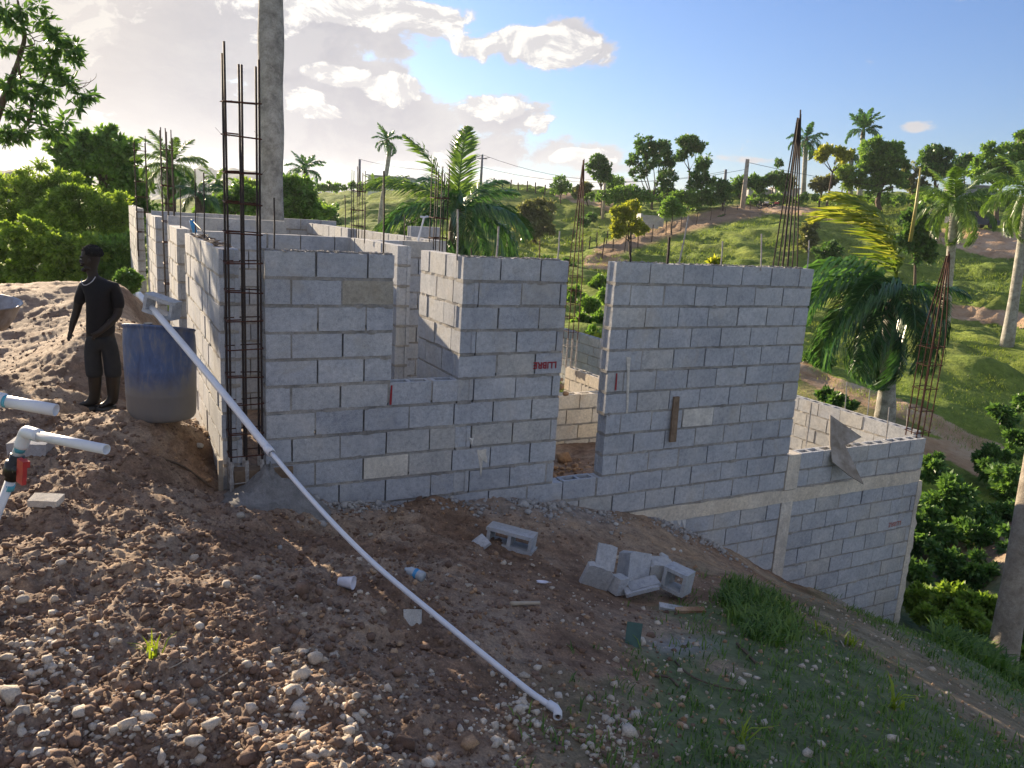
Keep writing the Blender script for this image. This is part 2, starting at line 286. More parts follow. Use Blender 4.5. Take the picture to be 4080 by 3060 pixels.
def ground_mat():
    m, N, L, b = new_mat('site_earth'); p = geovec(N, L)
    n1 = tex_noise(N, L, p, 0.9, 6, 0.62, 0.6); n2 = tex_noise(N, L, p, 9, 7, 0.7); n3 = tex_noise(N, L, p, 70, 5, 0.75)
    base = ramp(N, L, n1, [(0.30, (0.15, 0.094, 0.062)), (0.45, (0.26, 0.175, 0.12)), (0.58, (0.36, 0.28, 0.21)), (0.72, (0.43, 0.30, 0.19))])
    sp2 = ramp(N, L, n2, [(0.3, (0.55, 0.52, 0.5)), (0.5, (1, 1, 1)), (0.7, (1.45, 1.4, 1.3))])
    col = mixc(N, L, 1.0, base, sp2, 'MULTIPLY')
    sp3 = ramp(N, L, n3, [(0.35, (0.6, 0.58, 0.56)), (0.55, (1, 1, 1)), (0.72, (1.7, 1.65, 1.55))])
    col = mixc(N, L, 0.85, col, sp3, 'MULTIPLY')
    at_ = N.new('ShaderNodeAttribute'); at_.attribute_name = 'cover'
    s = N.new('ShaderNodeSeparateColor'); L.new(at_.outputs['Color'], s.inputs[0])
    grn = ramp(N, L, n2, [(0.3, (0.07, 0.11, 0.05)), (0.55, (0.13, 0.19, 0.085)), (0.75, (0.20, 0.26, 0.12))])
    gf = N.new('ShaderNodeMath'); gf.operation = 'MULTIPLY'; L.new(s.outputs[1], gf.inputs[0]); gf.inputs[1].default_value = 0.85
    col = mixc(N, L, gf.outputs[0], col, grn)
    pale = ramp(N, L, n2, [(0.3, (0.34, 0.24, 0.16)), (0.6, (0.50, 0.39, 0.29))])
    col = mixc(N, L, s.outputs[0], col, pale)
    ash = ramp(N, L, n2, [(0.3, (0.20, 0.20, 0.19)), (0.7, (0.42, 0.42, 0.42))])
    col = mixc(N, L, s.outputs[2], col, ash)
    L.new(col, b.inputs['Base Color']); 
    rr = N.new('ShaderNodeMapRange'); L.new(n1, rr.inputs[0]); rr.inputs[3].default_value = 0.75; rr.inputs[4].default_value = 0.98
    L.new(rr.outputs[0], b.inputs['Roughness']); b.inputs['Specular IOR Level'].default_value = 0.25
    q = bump(N, L, n2, 0.7, 0.03, b); bump(N, L, n3, 0.8, 0.012, b, q)
    return m
GROUND = ground_mat()
def hill_mat():
    m, N, L, b = new_mat('hill_pasture'); p = geovec(N, L)
    mp = N.new('ShaderNodeMapping'); L.new(p, mp.inputs[0]); mp.inputs['Scale'].default_value = (1, 1, 2.6)
    n1 = tex_noise(N, L, p, 0.07, 6, 0.6, 0.3); n2 = tex_noise(N, L, mp.outputs[0], 0.55, 7, 0.7); n3 = tex_noise(N, L, p, 4, 5, 0.75)
    base = ramp(N, L, n1, [(0.3, (0.13, 0.20, 0.045)), (0.5, (0.21, 0.28, 0.06)), (0.7, (0.30, 0.33, 0.085))])
    s2 = ramp(N, L, n2, [(0.3, (0.45, 0.5, 0.42)), (0.5, (0.95, 0.97, 0.9)), (0.7, (1.5, 1.4, 1.25))])
    col = mixc(N, L, 1.0, base, s2, 'MULTIPLY')
    s3 = ramp(N, L, n3, [(0.3, (0.6, 0.62, 0.58)), (0.7, (1.35, 1.32, 1.2))]); col = mixc(N, L, 0.8, col, s3, 'MULTIPLY')
    at_ = N.new('ShaderNodeAttribute'); at_.attribute_name = 'cover'
    s = N.new('ShaderNodeSeparateColor'); L.new(at_.outputs['Color'], s.inputs[0])
    dirt = ramp(N, L, n2, [(0.3, (0.36, 0.22, 0.12)), (0.5, (0.54, 0.37, 0.23)), (0.7, (0.66, 0.53, 0.38))])
    f = N.new('ShaderNodeMath'); f.operation = 'MULTIPLY_ADD'; L.new(n3, f.inputs[0]); f.inputs[1].default_value = 0.6; 
    sb = N.new('ShaderNodeMath'); sb.operation = 'SUBTRACT'; L.new(s.outputs[0], sb.inputs[0]); sb.inputs[1].default_value = 0.3; L.new(sb.outputs[0], f.inputs[2])
    ff = N.new('ShaderNodeMapRange'); L.new(f.outputs[0], ff.inputs[0]); ff.inputs[1].default_value = 0.3; ff.inputs[2].default_value = 0.55
    col = mixc(N, L, ff.outputs[0], col, dirt)
    strw = ramp(N, L, n2, [(0.3, (0.22, 0.15, 0.09)), (0.6, (0.38, 0.27, 0.17))]); col = mixc(N, L, s.outputs[2], col, strw)
    L.new(col, b.inputs['Base Color']); b.inputs['Roughness'].default_value = 0.95; b.inputs['Specular IOR Level'].default_value = 0.15
    q = bump(N, L, n2, 0.9, 0.5, b); bump(N, L, n3, 0.8, 0.12, b, q)
    return m
HILL = hill_mat()
MOUNT = mat_simple('forested_mountain', (0.06, 0.10, 0.05), 1.0, 0, (0.04, 0.07, 0.035), 0.02)
MIDHILL = mat_simple('wooded_slope', (0.05, 0.08, 0.035), 1.0, 0, (0.03, 0.05, 0.025), 0.3, 0.5)

# ---------------------------------------------------------------- object helpers
def tag(o, label=None, cat=None, group=None, kind=None):
    if label: o['label'] = label
    if cat: o['category'] = cat
    if group: o['group'] = group
    if kind: o['kind'] = kind
    return o
def empty(name, loc, label, cat, group=None, rz=0.0):
    o = bpy.data.objects.new(name, None); COL.objects.link(o); o.location = tuple(float(c) for c in loc); o.rotation_euler = (0, 0, rz)
    o.empty_display_size = 0.2
    return tag(o, label, cat, group)
def link_mesh(name, me, parent=None, mat=None):
    o = bpy.data.objects.new(name, me); COL.objects.link(o)
    if mat is not None and not me.materials: me.materials.append(mat)
    if parent is not None:
        o.parent = parent; o.matrix_parent_inverse = parent_mw(parent).inverted()
    return o
def parent_mw(p):
    m = Matrix.Translation(p.location) @ p.rotation_euler.to_matrix().to_4x4() @ Matrix.Diagonal((*p.scale, 1))
    if p.parent is not None: m = parent_mw(p.parent) @ p.matrix_parent_inverse @ m
    return m
def mesh_np(name, V, F, mat=None, smooth=False):
    """V (n,3), F (m,k) all faces with the same number of corners."""
    V = np.asarray(V, dtype=np.float32); F = np.asarray(F, dtype=np.int32)
    me = bpy.data.meshes.new(name); me.vertices.add(len(V)); me.vertices.foreach_set('co', V.ravel())
    k = F.shape[1]; me.loops.add(F.size); me.loops.foreach_set('vertex_index', F.ravel())
    me.polygons.add(len(F)); me.polygons.foreach_set('loop_start', np.arange(0, F.size, k, dtype=np.int32))
    me.polygons.foreach_set('loop_total', np.full(len(F), k, dtype=np.int32))
    if smooth: me.polygons.foreach_set('use_smooth', np.ones(len(F), dtype=bool))
    me.update(calc_edges=True); me.validate()
    if mat: me.materials.append(mat)
    return me
class MB:
    """collects primitives, builds one mesh"""
    def __init__(s): s.v = []; s.f = []
    def box(s, c, size, rot=None):
        hx, hy, hz = size[0]/2, size[1]/2, size[2]/2; b = len(s.v)
        for dx in (-hx, hx):
            for dy in (-hy, hy):
                for dz in (-hz, hz):
                    p = Vector((dx, dy, dz))
                    if rot is not None: p = rot @ p
                    s.v.append((p.x+c[0], p.y+c[1], p.z+c[2]))
        for f in ((0, 1, 3, 2), (4, 6, 7, 5), (0, 4, 5, 1), (2, 3, 7, 6), (0, 2, 6, 4), (1, 5, 7, 3)): s.f.append(tuple(b+i for i in f))
    def hexa(s, pts):            # 8 corner points in box order
        b = len(s.v); s.v += [tuple(float(c) for c in p) for p in pts]
        for f in ((0, 1, 3, 2), (4, 6, 7, 5), (0, 4, 5, 1), (2, 3, 7, 6), (0, 2, 6, 4), (1, 5, 7, 3)): s.f.append(tuple(b+i for i in f))
    def tube(s, pts, rad, sides=6, caps=True):
        pts = [Vector(tuple(float(c) for c in p)) for p in pts]; n = len(pts); b = len(s.v)
        if not hasattr(rad, '__len__'): rad = [rad]*n
        ref = Vector((0.31, 0.17, 0.93)).normalized()
        for i, p in enumerate(pts):
            d = (pts[min(i+1, n-1)]-pts[max(i-1, 0)]).normalized()
            a = d.cross(ref)
            if a.length < 1e-3: a = d.cross(Vector((1, 0, 0)))
            a.normalize(); c = d.cross(a)
            for k in range(sides):
                t = 2*math.pi*k/sides; q = p+(a*math.cos(t)+c*math.sin(t))*rad[i]; s.v.append(tuple(q))
        for i in range(n-1):
            for k in range(sides):
                k2 = (k+1) % sides; s.f.append((b+i*sides+k, b+i*sides+k2, b+(i+1)*sides+k2, b+(i+1)*sides+k))
        if caps:
            s.f.append(tuple(b+k for k in reversed(range(sides)))); s.f.append(tuple(b+(n-1)*sides+k for k in range(sides)))
    def lathe(s, c, prof, sides=24, axis=None, close=False):
        b = len(s.v); rot = axis.to_track_quat('Z', 'Y').to_matrix() if axis is not None else None
        for (r, z) in prof:
            for k in range(sides):
                t = 2*math.pi*k/sides; p = Vector((r*math.cos(t), r*math.sin(t), z))
                if rot is not None: p = rot @ p
                s.v.append((p.x+c[0], p.y+c[1], p.z+c[2]))
        for i in range(len(prof)-1):
            for k in range(sides):
                k2 = (k+1) % sides; s.f.append((b+i*sides+k, b+i*sides+k2, b+(i+1)*sides+k2, b+(i+1)*sides+k))
    def build(s, name, mat, parent=None, smooth=False, local=False):
        me = bpy.data.meshes.new(name); me.from_pydata(s.v, [], s.f); me.update()
        if smooth: me.polygons.foreach_set('use_smooth', [True]*len(me.polygons))
        if mat: me.materials.append(mat)
        bm = bmesh.new(); bm.from_mesh(me); bmesh.ops.recalc_face_normals(bm, faces=bm.faces); bm.to_mesh(me); bm.free()
        o = bpy.data.objects.new(name, me); COL.objects.link(o)
        if parent is not None:
            o.parent = parent
            if not local: o.matrix_parent_inverse = parent_mw(parent).inverted()
        return o

def smooth(P, k=6):
    P = np.array(P); n = len(P); out = []
    for i in range(n-1):
        p0, p1, p2, p3 = P[max(i-1, 0)], P[i], P[i+1], P[min(i+2, n-1)]
        for j in range(k):
            t = j/k; out.append(.5*((2*p1)+(-p0+p2)*t+(2*p0-5*p1+4*p2-p3)*t*t+(-p0+3*p1-3*p2+p3)*t**3))
    out.append(P[-1]); return out
# ---------------------------------------------------------------- vector noise
_rs = np.random.RandomState(3); _P = _rs.permutation(256); _P = np.concatenate([_P, _P, _P]); _G = _rs.rand(256)*2-1
def vnoise2(x, y):
    xi = np.floor(x).astype(int); yi = np.floor(y).astype(int); fx = x-xi; fy = y-yi
    fx = fx*fx*fx*(fx*(fx*6-15)+10); fy = fy*fy*fy*(fy*(fy*6-15)+10); xi &= 255; yi &= 255
    def g(a, b): return _G[_P[_P[a]+b]]
    a = g(xi, yi); b = g(xi+1, yi); c = g(xi, yi+1); d = g(xi+1, yi+1)
    return (a*(1-fx)+b*fx)*(1-fy)+(c*(1-fx)+d*fx)*fy
def fbm2(x, y, oct=4, lac=2.03, gain=0.5):
    s = 0; a = 1; f = 1
    for i in range(oct):
        s = s+a*vnoise2(x*f+17.3*i, y*f+5.7*i); a *= gain; f *= lac
    return s

# ---------------------------------------------------------------- terrain surface
CP = []     # world control points (X, Y, z)
def cpx(x, y, Y): CP.append(tuple(at(x, y, Y)))
def cph(u, v, n): CP.append(tuple(H(u, v, n)))
# foot of the front wall (u, course)
for u, n in ((0.09, 9.1), (0.635, 9.7), (1.775, 10.3), (2.736, 10.9), (3.568, 11.9), (4.656, 13.8), (6.225, 17.5), (8.612, 22.9)): cph(u, -0.02, n)
cph(-0.4, -0.05, 8.8); cph(-0.35, 2.0, 8.6); cph(-0.6, 4, 8.6); cph(-0.5, 8, 8.2)
# inside the shell
for u, v, n in ((0.8, 2, 9.6), (1.0, 8, 9.3), (2.9, 1.2, 11.2), (3.3, 0.6, 11.6), (3.9, 1.9, 12.2), (2.5, 5, 9.6), (4.5, 6, 12), (5, 1.5, 11.5), (6, 3, 14), (7.4, 1.5, 18), (7.4, 4, 17), (7.4, 8, 16), (8.8, 3, 19.5), (8.8, 8, 17), (4, 10, 11.5), (1, 12, 9.5)): cph(u, v, n)
# the site in front of the house
for X, Y, z in ((0, 0, -1.72), (0, 2, -1.98), (-2, 0.5, -1.62), (-2, -3, -1.5), (3, -3, -1.9), (3, 0, -2.15), (-1.4, 2.2, -1.75), (0.31, 3.2, -2.22), (-2.3, 3.6, -1.72), (-3.3, 3.0, -1.6), (-5, 0, -1.5), (-5, 4, -1.7), (-3.4, 5.2, -1.95), (-2.2, 5.2, -2.10), (-1.0, 4.6, -2.18), (0.1, 5.0, -2.42), (1.5, 3.2, -2.45), (1.9, 4.6, -2.66), (2.9, 4.2, -2.9), (2.72, 3.0, -2.6), (4.0, 2.5, -3.0), (6.5, 1.0, -3.8), (7, -3, -3.6), (4.45, 5.6, -3.62), (3.4, 6.4, -3.35), (5.6, 4.6, -4.3)): CP.append((X, Y, z+EYE))
for x, y, Y in ((215, 885, 7.6), (60, 770, 9.6), (150, 690, 11.3), (340, 915, 6.15), (1100, 1190, 5.9), (1370, 1290, 5.7), (1620, 1290, 6.0)): cpx(x, y, Y)
for x, y, Y in ((285, 700, 10.4), (262, 740, 9.2), (120, 735, 9.9)): cpx(x, y, Y)
for x, y, Y in ((20, 624, 12.6), (100, 628, 12.6), (200, 632, 12.6), (280, 634, 12.8)): cpx(x, y, Y)
# ravine right of the house
for x, y, Y in ((2150, 1430, 9.2), (2212, 1500, 9.0), (2000, 1385, 10.8), (2050, 1300, 13), (2200, 1200, 13), (2120, 1080, 17), (2000, 985, 18.5)): cpx(x, y, Y)
CP.append((14, 8, -7.5+EYE)); CP.append((12, 2, -6.5+EYE)); CP.append((20, 0, -8+EYE)); CP.append((-12, 2, -2+EYE)); CP.append((-12, 8, -2+EYE))
# bench, banks and slopes
for x, y, Y in ((1915, 905, 20), (1740, 850, 21.5), (1990, 945, 20), (2100, 985, 20), (1995, 880, 22.5), (1900, 850, 24), (1760, 780, 27), (2130, 800, 28), (2190, 930, 22.5), (2050, 760, 32), (2150, 740, 36),
                (2140, 700, 42), (2140, 664, 44), (2100, 625, 50), (2200, 620, 50), (2150, 560, 60), (2150, 508, 66), (2170, 490, 76), (2150, 452, 95), (2150, 428, 112),
                (1950, 560, 60), (1880, 500, 72), (1760, 462, 82), (1640, 462, 80), (1500, 466, 80), (1420, 490, 74), (1650, 520, 62), (1750, 505, 65), (1500, 545, 58), (1400, 556, 55), (1320, 548, 54), (1300, 585, 50),
                (1640, 640, 44), (1600, 700, 32), (1480, 760, 26), (1300, 600, 46), (1260, 650, 37), (1290, 720, 26), (1240, 700, 28), (1330, 460, 90), (1250, 432, 100), (1190, 424, 100), (1085, 412, 100), (1150, 480, 84), (1200, 535, 68), (1170, 560, 60),
                (1000, 412, 98), (900, 416, 90), (800, 428, 86), (740, 450, 84), (780, 472, 70), (740, 495, 58), (860, 480, 66), (940, 500, 58), (1060, 520, 55), (640, 480, 100), (560, 460, 120), (400, 450, 150), (250, 500, 60), (100, 520, 60), (60, 700, 20), (180, 690, 22), (260, 640, 30), (400, 640, 24), (600, 600, 28),
                (1700, 436, 104), (1900, 428, 110), (1560, 438, 102), (1400, 440, 110), (1640, 452, 92), (1800, 470, 86), (2050, 470, 84)): cpx(x, y, Y)
for X, Y, z in ((-150, 200, -6), (-60, 200, 2), (0, 200, 3), (60, 200, 5), (150, 200, 7), (-250, 330, -12), (0, 330, -8), (250, 330, -4), (90, 80, 1), (60, 30, -3), (-70, 60, -6), (-40, 25, -4), (-200, 100, -10), (200, 100, 3)): CP.append((X, Y, z+EYE))
CP = np.array(CP)
def warp(X, Y):
    q = np.maximum(Y+9.0, 2.0); return X/q*1.6, np.log(q)*1.0
def tps_fit(P):
    a, b = warp(P[:, 0], P[:, 1]); n = len(P); d2 = (a[:, None]-a[None])**2+(b[:, None]-b[None])**2
    Kk = 0.5*d2*np.log(d2+1e-9); lam = 4e-5; A = np.zeros((n+3, n+3)); A[:n, :n] = Kk+lam*np.eye(n); A[:n, n] = 1; A[:n, n+1] = a; A[:n, n+2] = b
    A[n:, :n] = A[:n, n:].T; q = np.maximum(P[:, 1]+9, 2)
    rhs = np.concatenate([(P[:, 2])/q, np.zeros(3)])     # slopes seen from the site keep the fit even near and far
    w = np.linalg.solve(A, rhs); return a, b, w
_ta, _tb, _tw = tps_fit(CP)
def base_z(X, Y):
    X = np.asarray(X, float); Y = np.asarray(Y, float); shp = X.shape; x = X.ravel(); y = Y.ravel(); out = np.empty(len(x))
    for i in range(0, len(x), 20000):
        a, b = warp(x[i:i+20000], y[i:i+20000]); d2 = (a[:, None]-_ta[None])**2+(b[:, None]-_tb[None])**2
        n = len(_ta); z = (0.5*d2*np.log(d2+1e-9)) @ _tw[:n]+_tw[n]+_tw[n+1]*a+_tw[n+2]*b
        out[i:i+20000] = z*np.maximum(y[i:i+20000]+9, 2)
    return out.reshape(shp)
def sstep(a, b, x):
    t = np.clip((x-a)/(b-a), 0, 1); return t*t*(3-2*t)
def rough_mask(X, Y):
    # churned earth lower left and along the wall foot, trodden path in the middle
    m = 1-sstep(-1.0, 0.9, X-0.12*(Y-3)); m = np.maximum(m, 0.25*sstep(5.0, 6.5, Y))
    far = sstep(7.0, 9.5, Y)*(1-sstep(-3.0, -2.0, X)); m = m*(1-0.5*far)
    return np.clip(m, 0.12, 1)
def near_detail(X, Y):
    m = rough_mask(X, Y)
    big = fbm2(X*0.9, Y*0.9, 3)*0.07
    mid = fbm2(X*3.1+4, Y*3.1, 3)*0.045
    wx, wy = X+.05*vnoise2(X*6, Y*6), Y+.05*vnoise2(X*6+9, Y*6); rid = fbm2(wx*7.3+2, wy*7.3, 5, 2.1, .62)*0.026-np.abs(vnoise2(wx*15+3, wy*15))*0.016+np.abs(vnoise2(wx*27+8, wy*27))*0.014
    fine = fbm2(X*34, Y*34, 2)*0.007
    return big*0.6*np.clip(m+0.3, 0, 1)+m*(mid+rid*0.9)+fine*(0.35+0.65*m)+0.05*m*sstep(0.1, 0.6, fbm2(X*1.6+9, Y*1.6+2, 2))
def gz(X, Y): return base_z(X, Y)+near_detail(np.asarray(X, float), np.asarray(Y, float))*(1-sstep(16, 22, np.asarray(Y, float)))
def on_ground(px, py, y0=1.2, y1=40):
    r = ray(px, py); ts = np.exp(np.linspace(math.log(y0), math.log(y1), 260))/r[1]
    P = ts[:, None]*r[None]; g = gz(P[:, 0], P[:, 1]); d = P[:, 2]+EYE-g; idx = np.where(d < 0)[0]
    if len(idx) == 0: k = len(ts)-1; return np.array([P[k, 0], P[k, 1], g[k]])
    k = idx[0]; 
    if k == 0: return np.array([P[0, 0], P[0, 1], g[0]])
    t = d[k-1]/(d[k-1]-d[k]); q = P[k-1]*(1-t)+P[k]*t
    return np.array([q[0], q[1], float(gz(np.array([q[0]]), np.array([q[1]]))[0])])
def to_px(P):
    X, Y, Z = P[..., 0], P[..., 1], P[..., 2]-EYE
    d = Y*cp-Z*sp; up = Y*sp+Z*cp; x = X/d; y = -up/d
    return (2040+FPX*(cr*x-sr*y))/K, (1530+FPX*(sr*x+cr*y))/K

def grid_faces(nr, nc):
    i = np.arange((nr-1)*(nc-1)); r = i//(nc-1); c = i % (nc-1); a = r*nc+c
    return np.stack([a, a+1, a+nc+1, a+nc], 1)
def set_cover(me, C):
    ca = me.color_attributes.new('cover', 'FLOAT_COLOR', 'POINT'); buf = np.ones((len(C), 4), np.float32); buf[:, :3] = C; ca.data.foreach_set('color', buf.ravel())

def build_ground():
    nc, nr = 760, 520
    s = np.linspace(-0.92, 0.92, nc); t = np.linspace(math.log(1.8), math.log(17.5), nr)
    S, T = np.meshgrid(s, t); q = np.exp(T); X = S*q; Y = q-1.5
    Z = gz(X, Y)
    Z -= 0.25*sstep(15.2, 16.0, Y)
    me = mesh_np('ground', np.stack([X, Y, Z], -1).reshape(-1, 3), grid_faces(nr, nc), GROUND, True)
    pxx, pyy = to_px(np.stack([X, Y, Z], -1))
    nn = fbm2(X*1.3, Y*1.3, 3)
    green = sstep(0.0, 0.45, (pxx-1480)/500+(pyy-1250)/700+nn*0.35-0.12)*sstep(1180, 1300, pyy)
    green = np.maximum(green, sstep(0.2, 0.7, nn+0.2)*0.5*sstep(1000, 1400, pxx)*sstep(1350, 1500, pyy))
    edge = sstep(0.15, 0.5, 1-np.abs(((pyy-1180)-(pxx-1560)*0.62)/70))*sstep(1560, 1650, pxx)
    green = green*(1-0.6*edge)
    pale = sstep(7.3, 9.0, Y)*(1-sstep(-3.4, -2.4, X))*0.14+0.10*edge
    pale = np.clip(pale+0.2*nn*(pale > 0.05), 0, 1)
    ash = np.exp(-(((pxx-1470)/70)**2+((pyy-1395)/22)**2)*1.2)+0.8*np.exp(-(((pxx-540)/60)**2+((pyy-1050)/45)**2))
    foot = sstep(-0.55, -0.1, -( -(X-OW[0])*EV[0]-(Y-OW[1])*EV[1]))*(1-sstep(0.0, 0.1, (X-OW[0])*EV[0]+(Y-OW[1])*EV[1]))*((X-OW[0])*EU[0]+(Y-OW[1])*EU[1] > 0.0)
    ash = np.clip(ash+0.55*foot*sstep(-0.1, 0.4, nn), 0, 1)
    set_cover(me, np.stack([pale, np.clip(green, 0, 1), ash], -1).reshape(-1, 3))
    o = bpy.data.objects.new('ground', me); COL.objects.link(o); tag(o, kind='structure')
    # hillside beyond and around
    nc, nr = 620, 520
    s = np.linspace(-1.35, 1.35, nc); t = np.linspace(math.log(6), math.log(420), nr); S, T = np.meshgrid(s, t); q = np.exp(T); Y = q-14; X = S*q
    Z = base_z(X, Y)
    f = sstep(14, 30, Y); Z += f*(fbm2(X*0.35, Y*0.35, 4)*0.35+fbm2(X*0.07, Y*0.07, 3)*0.8*sstep(60, 110, Y))
    # terraced cattle paths that follow the contours
    hh = Z*2.6+fbm2(X*0.12, Y*0.12, 3)*1.6; Z += f*sstep(30, 50, Y)*0.10*np.sin(hh*math.pi*2/1.0)
    Z -= 0.35*(1-sstep(15.0, 16.5, Y))
    me = mesh_np('hillside', np.stack([X, Y, Z], -1).reshape(-1, 3), grid_faces(nr, nc), HILL, True)
    pxx, pyy = to_px(np.stack([X, Y, Z], -1))
    def seg(pts, w, wy=None):      # dirt along a polyline drawn on the slope
        d = np.full(X.shape, 9.0); 
        for (x0, y0, x1, y1) in zip([p[0] for p in pts[:-1]], [p[1] for p in pts[:-1]], [p[0] for p in pts[1:]], [p[1] for p in pts[1:]]):
            vx, vy = x1-x0, y1-y0; tt = np.clip(((pxx-x0)*vx+(pyy-y0)*vy)/(vx*vx+vy*vy), 0, 1); dd = np.hypot(pxx-x0-tt*vx, pyy-y0-tt*vy)/w; d = np.minimum(d, dd)
        return 1-sstep(0.6, 1.1, d)
    nn = fbm2(X*0.2, Y*0.2, 3)*6; pyn = pyy+nn*0.6
    vis = Y > 14
    def seg2(pts, w, ya, yb): return seg(pts, w)*(Y > ya)*(Y < yb)
    dirt = seg2([(1640, 452), (1740, 456), (1850, 478)], 11, 70, 110)
    dirt = np.maximum(dirt, seg2([(2060, 505), (2140, 528), (2212, 530)], 32, 50, 75))
    dirt = np.maximum(dirt, seg2([(1960, 500), (2060, 520)], 14, 50, 80)*0.8)
    dirt = np.maximum(dirt, seg2([(2060, 672), (2140, 682), (2212, 695)], 18, 35, 52))
    dirt = np.maximum(dirt, seg2([(1275, 566), (1330, 570), (1345, 572)], 18, 42, 60))
    dirt = np.maximum(dirt, seg2([(1735, 800), (1790, 830), (1900, 868), (1990, 900), (2080, 950), (2150, 975)], 22, 18.5, 30))
    dirt = np.maximum(dirt, seg2([(1980, 960), (2060, 975), (2120, 1010)], 26, 15, 24)*0.8)
    dirt = np.maximum(dirt, seg2([(1210, 420), (1300, 440), (1350, 455)], 9, 70, 130))
    straw = seg2([(1300, 545), (1400, 510), (1480, 485), (1560, 465), (1640, 452)], 20, 48, 110)
    straw = np.maximum(straw, 0.55*seg2([(1740, 845), (1850, 880), (1960, 930)], 24, 17, 25))
    set_cover(me, np.stack([dirt*vis, np.zeros_like(X), straw*vis], -1).reshape(-1, 3))
    o = bpy.data.objects.new('hillside', me); COL.objects.link(o); tag(o, kind='structure')
build_ground()

# ---------------------------------------------------------------- far mountains
def ridge(name, pts, Y, depth, mat, rough):
    V = []; n = 160; xs = np.interp(np.linspace(0, 1, n), np.linspace(0, 1, len(pts)), [p[0] for p in pts]); ys = np.interp(xs, [p[0] for p in pts], [p[1] for p in pts])
    ys = ys+fbm2(xs*0.03, xs*0+3, 4)*rough; rows = 14
    for j in range(rows):
        for i in range(n):
            top = at(xs[i], ys[i], Y); f = j/(rows-1)
            sl = math.sin(i*0.35+j*0.9)*0.02*depth*(f*(1-f)*4)
            V.append((top[0]*(1-0.12*f), top[1]-depth*f+sl, top[2]*(1-f)+(-Y*0.035)*f))
    me = mesh_np(name, np.array(V), grid_faces(rows, n), mat, True); o = bpy.data.objects.new(name, me); COL.objects.link(o); tag(o, kind='structure')
ridge('mountain_range', [(-300, 360), (0, 372), (120, 378), (260, 385), (380, 366), (470, 364), (560, 378), (700, 402), (900, 425), (1300, 470)], 1500, 500, MOUNT, 8)
ridge('wooded_hill', [(-500, 330), (-120, 345), (40, 372), (110, 415), (200, 440), (420, 455)], 420, 170, MIDHILL, 6)

# ================================================================ BLOCK WALLS
TH = 0.15; BH = 0.1925; PL = 0.41
def block_mesh(name, L_, mat, hollow=False, seed=0, half=False):
    rnd = random.Random(seed); W = TH; x0, x1 = 0.0, L_; g = 0.012; fl = 0.034; y0, y1 = -W/2, W/2
    V = []; F = []
    def v(x, y, z):
        V.append((x, y, z)); return len(V)-1
    if not hollow:
        prof = [(x0, y0), (x1, y0), (x1, y0+fl), (x1-g, y0+fl+0.008), (x1-g, y1-fl-0.008), (x1, y1-fl), (x1, y1), (x0, y1), (x0, y1-fl), (x0+g, y1-fl-0.008), (x0+g, y0+fl+0.008), (x0, y0+fl)]
        jit = [(rnd.uniform(-.0015, .0015), rnd.uniform(-.0015, .0015)) for _ in prof]
        b = [v(p[0]+j[0], p[1]+j[1], 0) for p, j in zip(prof, jit)]; t = [v(p[0]+j[0]+rnd.uniform(-.0015, .0015), p[1]+j[1], BH+rnd.uniform(-.003, .001)) for p, j in zip(prof, jit)]
        n = len(prof)
        for i in range(n): k = (i+1) % n; F.append((b[i], b[k], t[k], t[i]))
        F.append(tuple(reversed(b))); F.append(tuple(t))
    else:
        if half: xs = [x0, x0+0.032, x1-0.032, x1]; holes = [(1, 1)]
        else: xs = [x0, x0+0.032, x0+L_*0.5-0.016, x0+L_*0.5+0.016, x1-0.032, x1]; holes = [(1, 1), (3, 1)]
        ys = [y0, y0+0.030, y1-0.030, y1]; idt = {}; idb = {}
        for i, x in enumerate(xs):
            for j, y in enumerate(ys):
                idt[i, j] = v(x+rnd.uniform(-.001, .001), y, BH+rnd.uniform(-.002, .001)); idb[i, j] = v(x, y, 0)
        nx = len(xs)-1
        for i in range(nx):
            for j in range(3):
                if (i, j) in holes:
                    q = [(i, j), (i+1, j), (i+1, j+1), (i, j+1)]
                    for a in range(4):
                        c = (a+1) % 4; F.append((idt[q[a]], idb[q[a]], idb[q[c]], idt[q[c]]))
                else: F.append((idt[i, j], idt[i+1, j], idt[i+1, j+1], idt[i, j+1])); F.append((idb[i, j], idb[i, j+1], idb[i+1, j+1], idb[i+1, j]))
        for i in range(nx):
            F.append((idb[i, 0], idb[i+1, 0], idt[i+1, 0], idt[i, 0])); F.append((idb[i+1, 3], idb[i, 3], idt[i, 3], idt[i+1, 3]))
        for j in range(3):
            F.append((idb[0, j+1], idb[0, j], idt[0, j], idt[0, j+1])); F.append((idb[nx, j], idb[nx, j+1], idt[nx, j+1], idt[nx, j]))
    me = bpy.data.meshes.new(name); me.from_pydata(V, [], F); me.materials.append(mat); me.update(); return me
BM = {}
for mk, mat in (('g', BLOCK), ('c', CREAM)):
    for hol in (False, True):
        BM[mk, hol, 'full'] = [block_mesh('block_mesh', 0.398, mat, hol, s) for s in range(4)]
        BM[mk, hol, 'half'] = [block_mesh('half_block_mesh', 0.195, mat, hol, s+10, True) for s in range(3)]

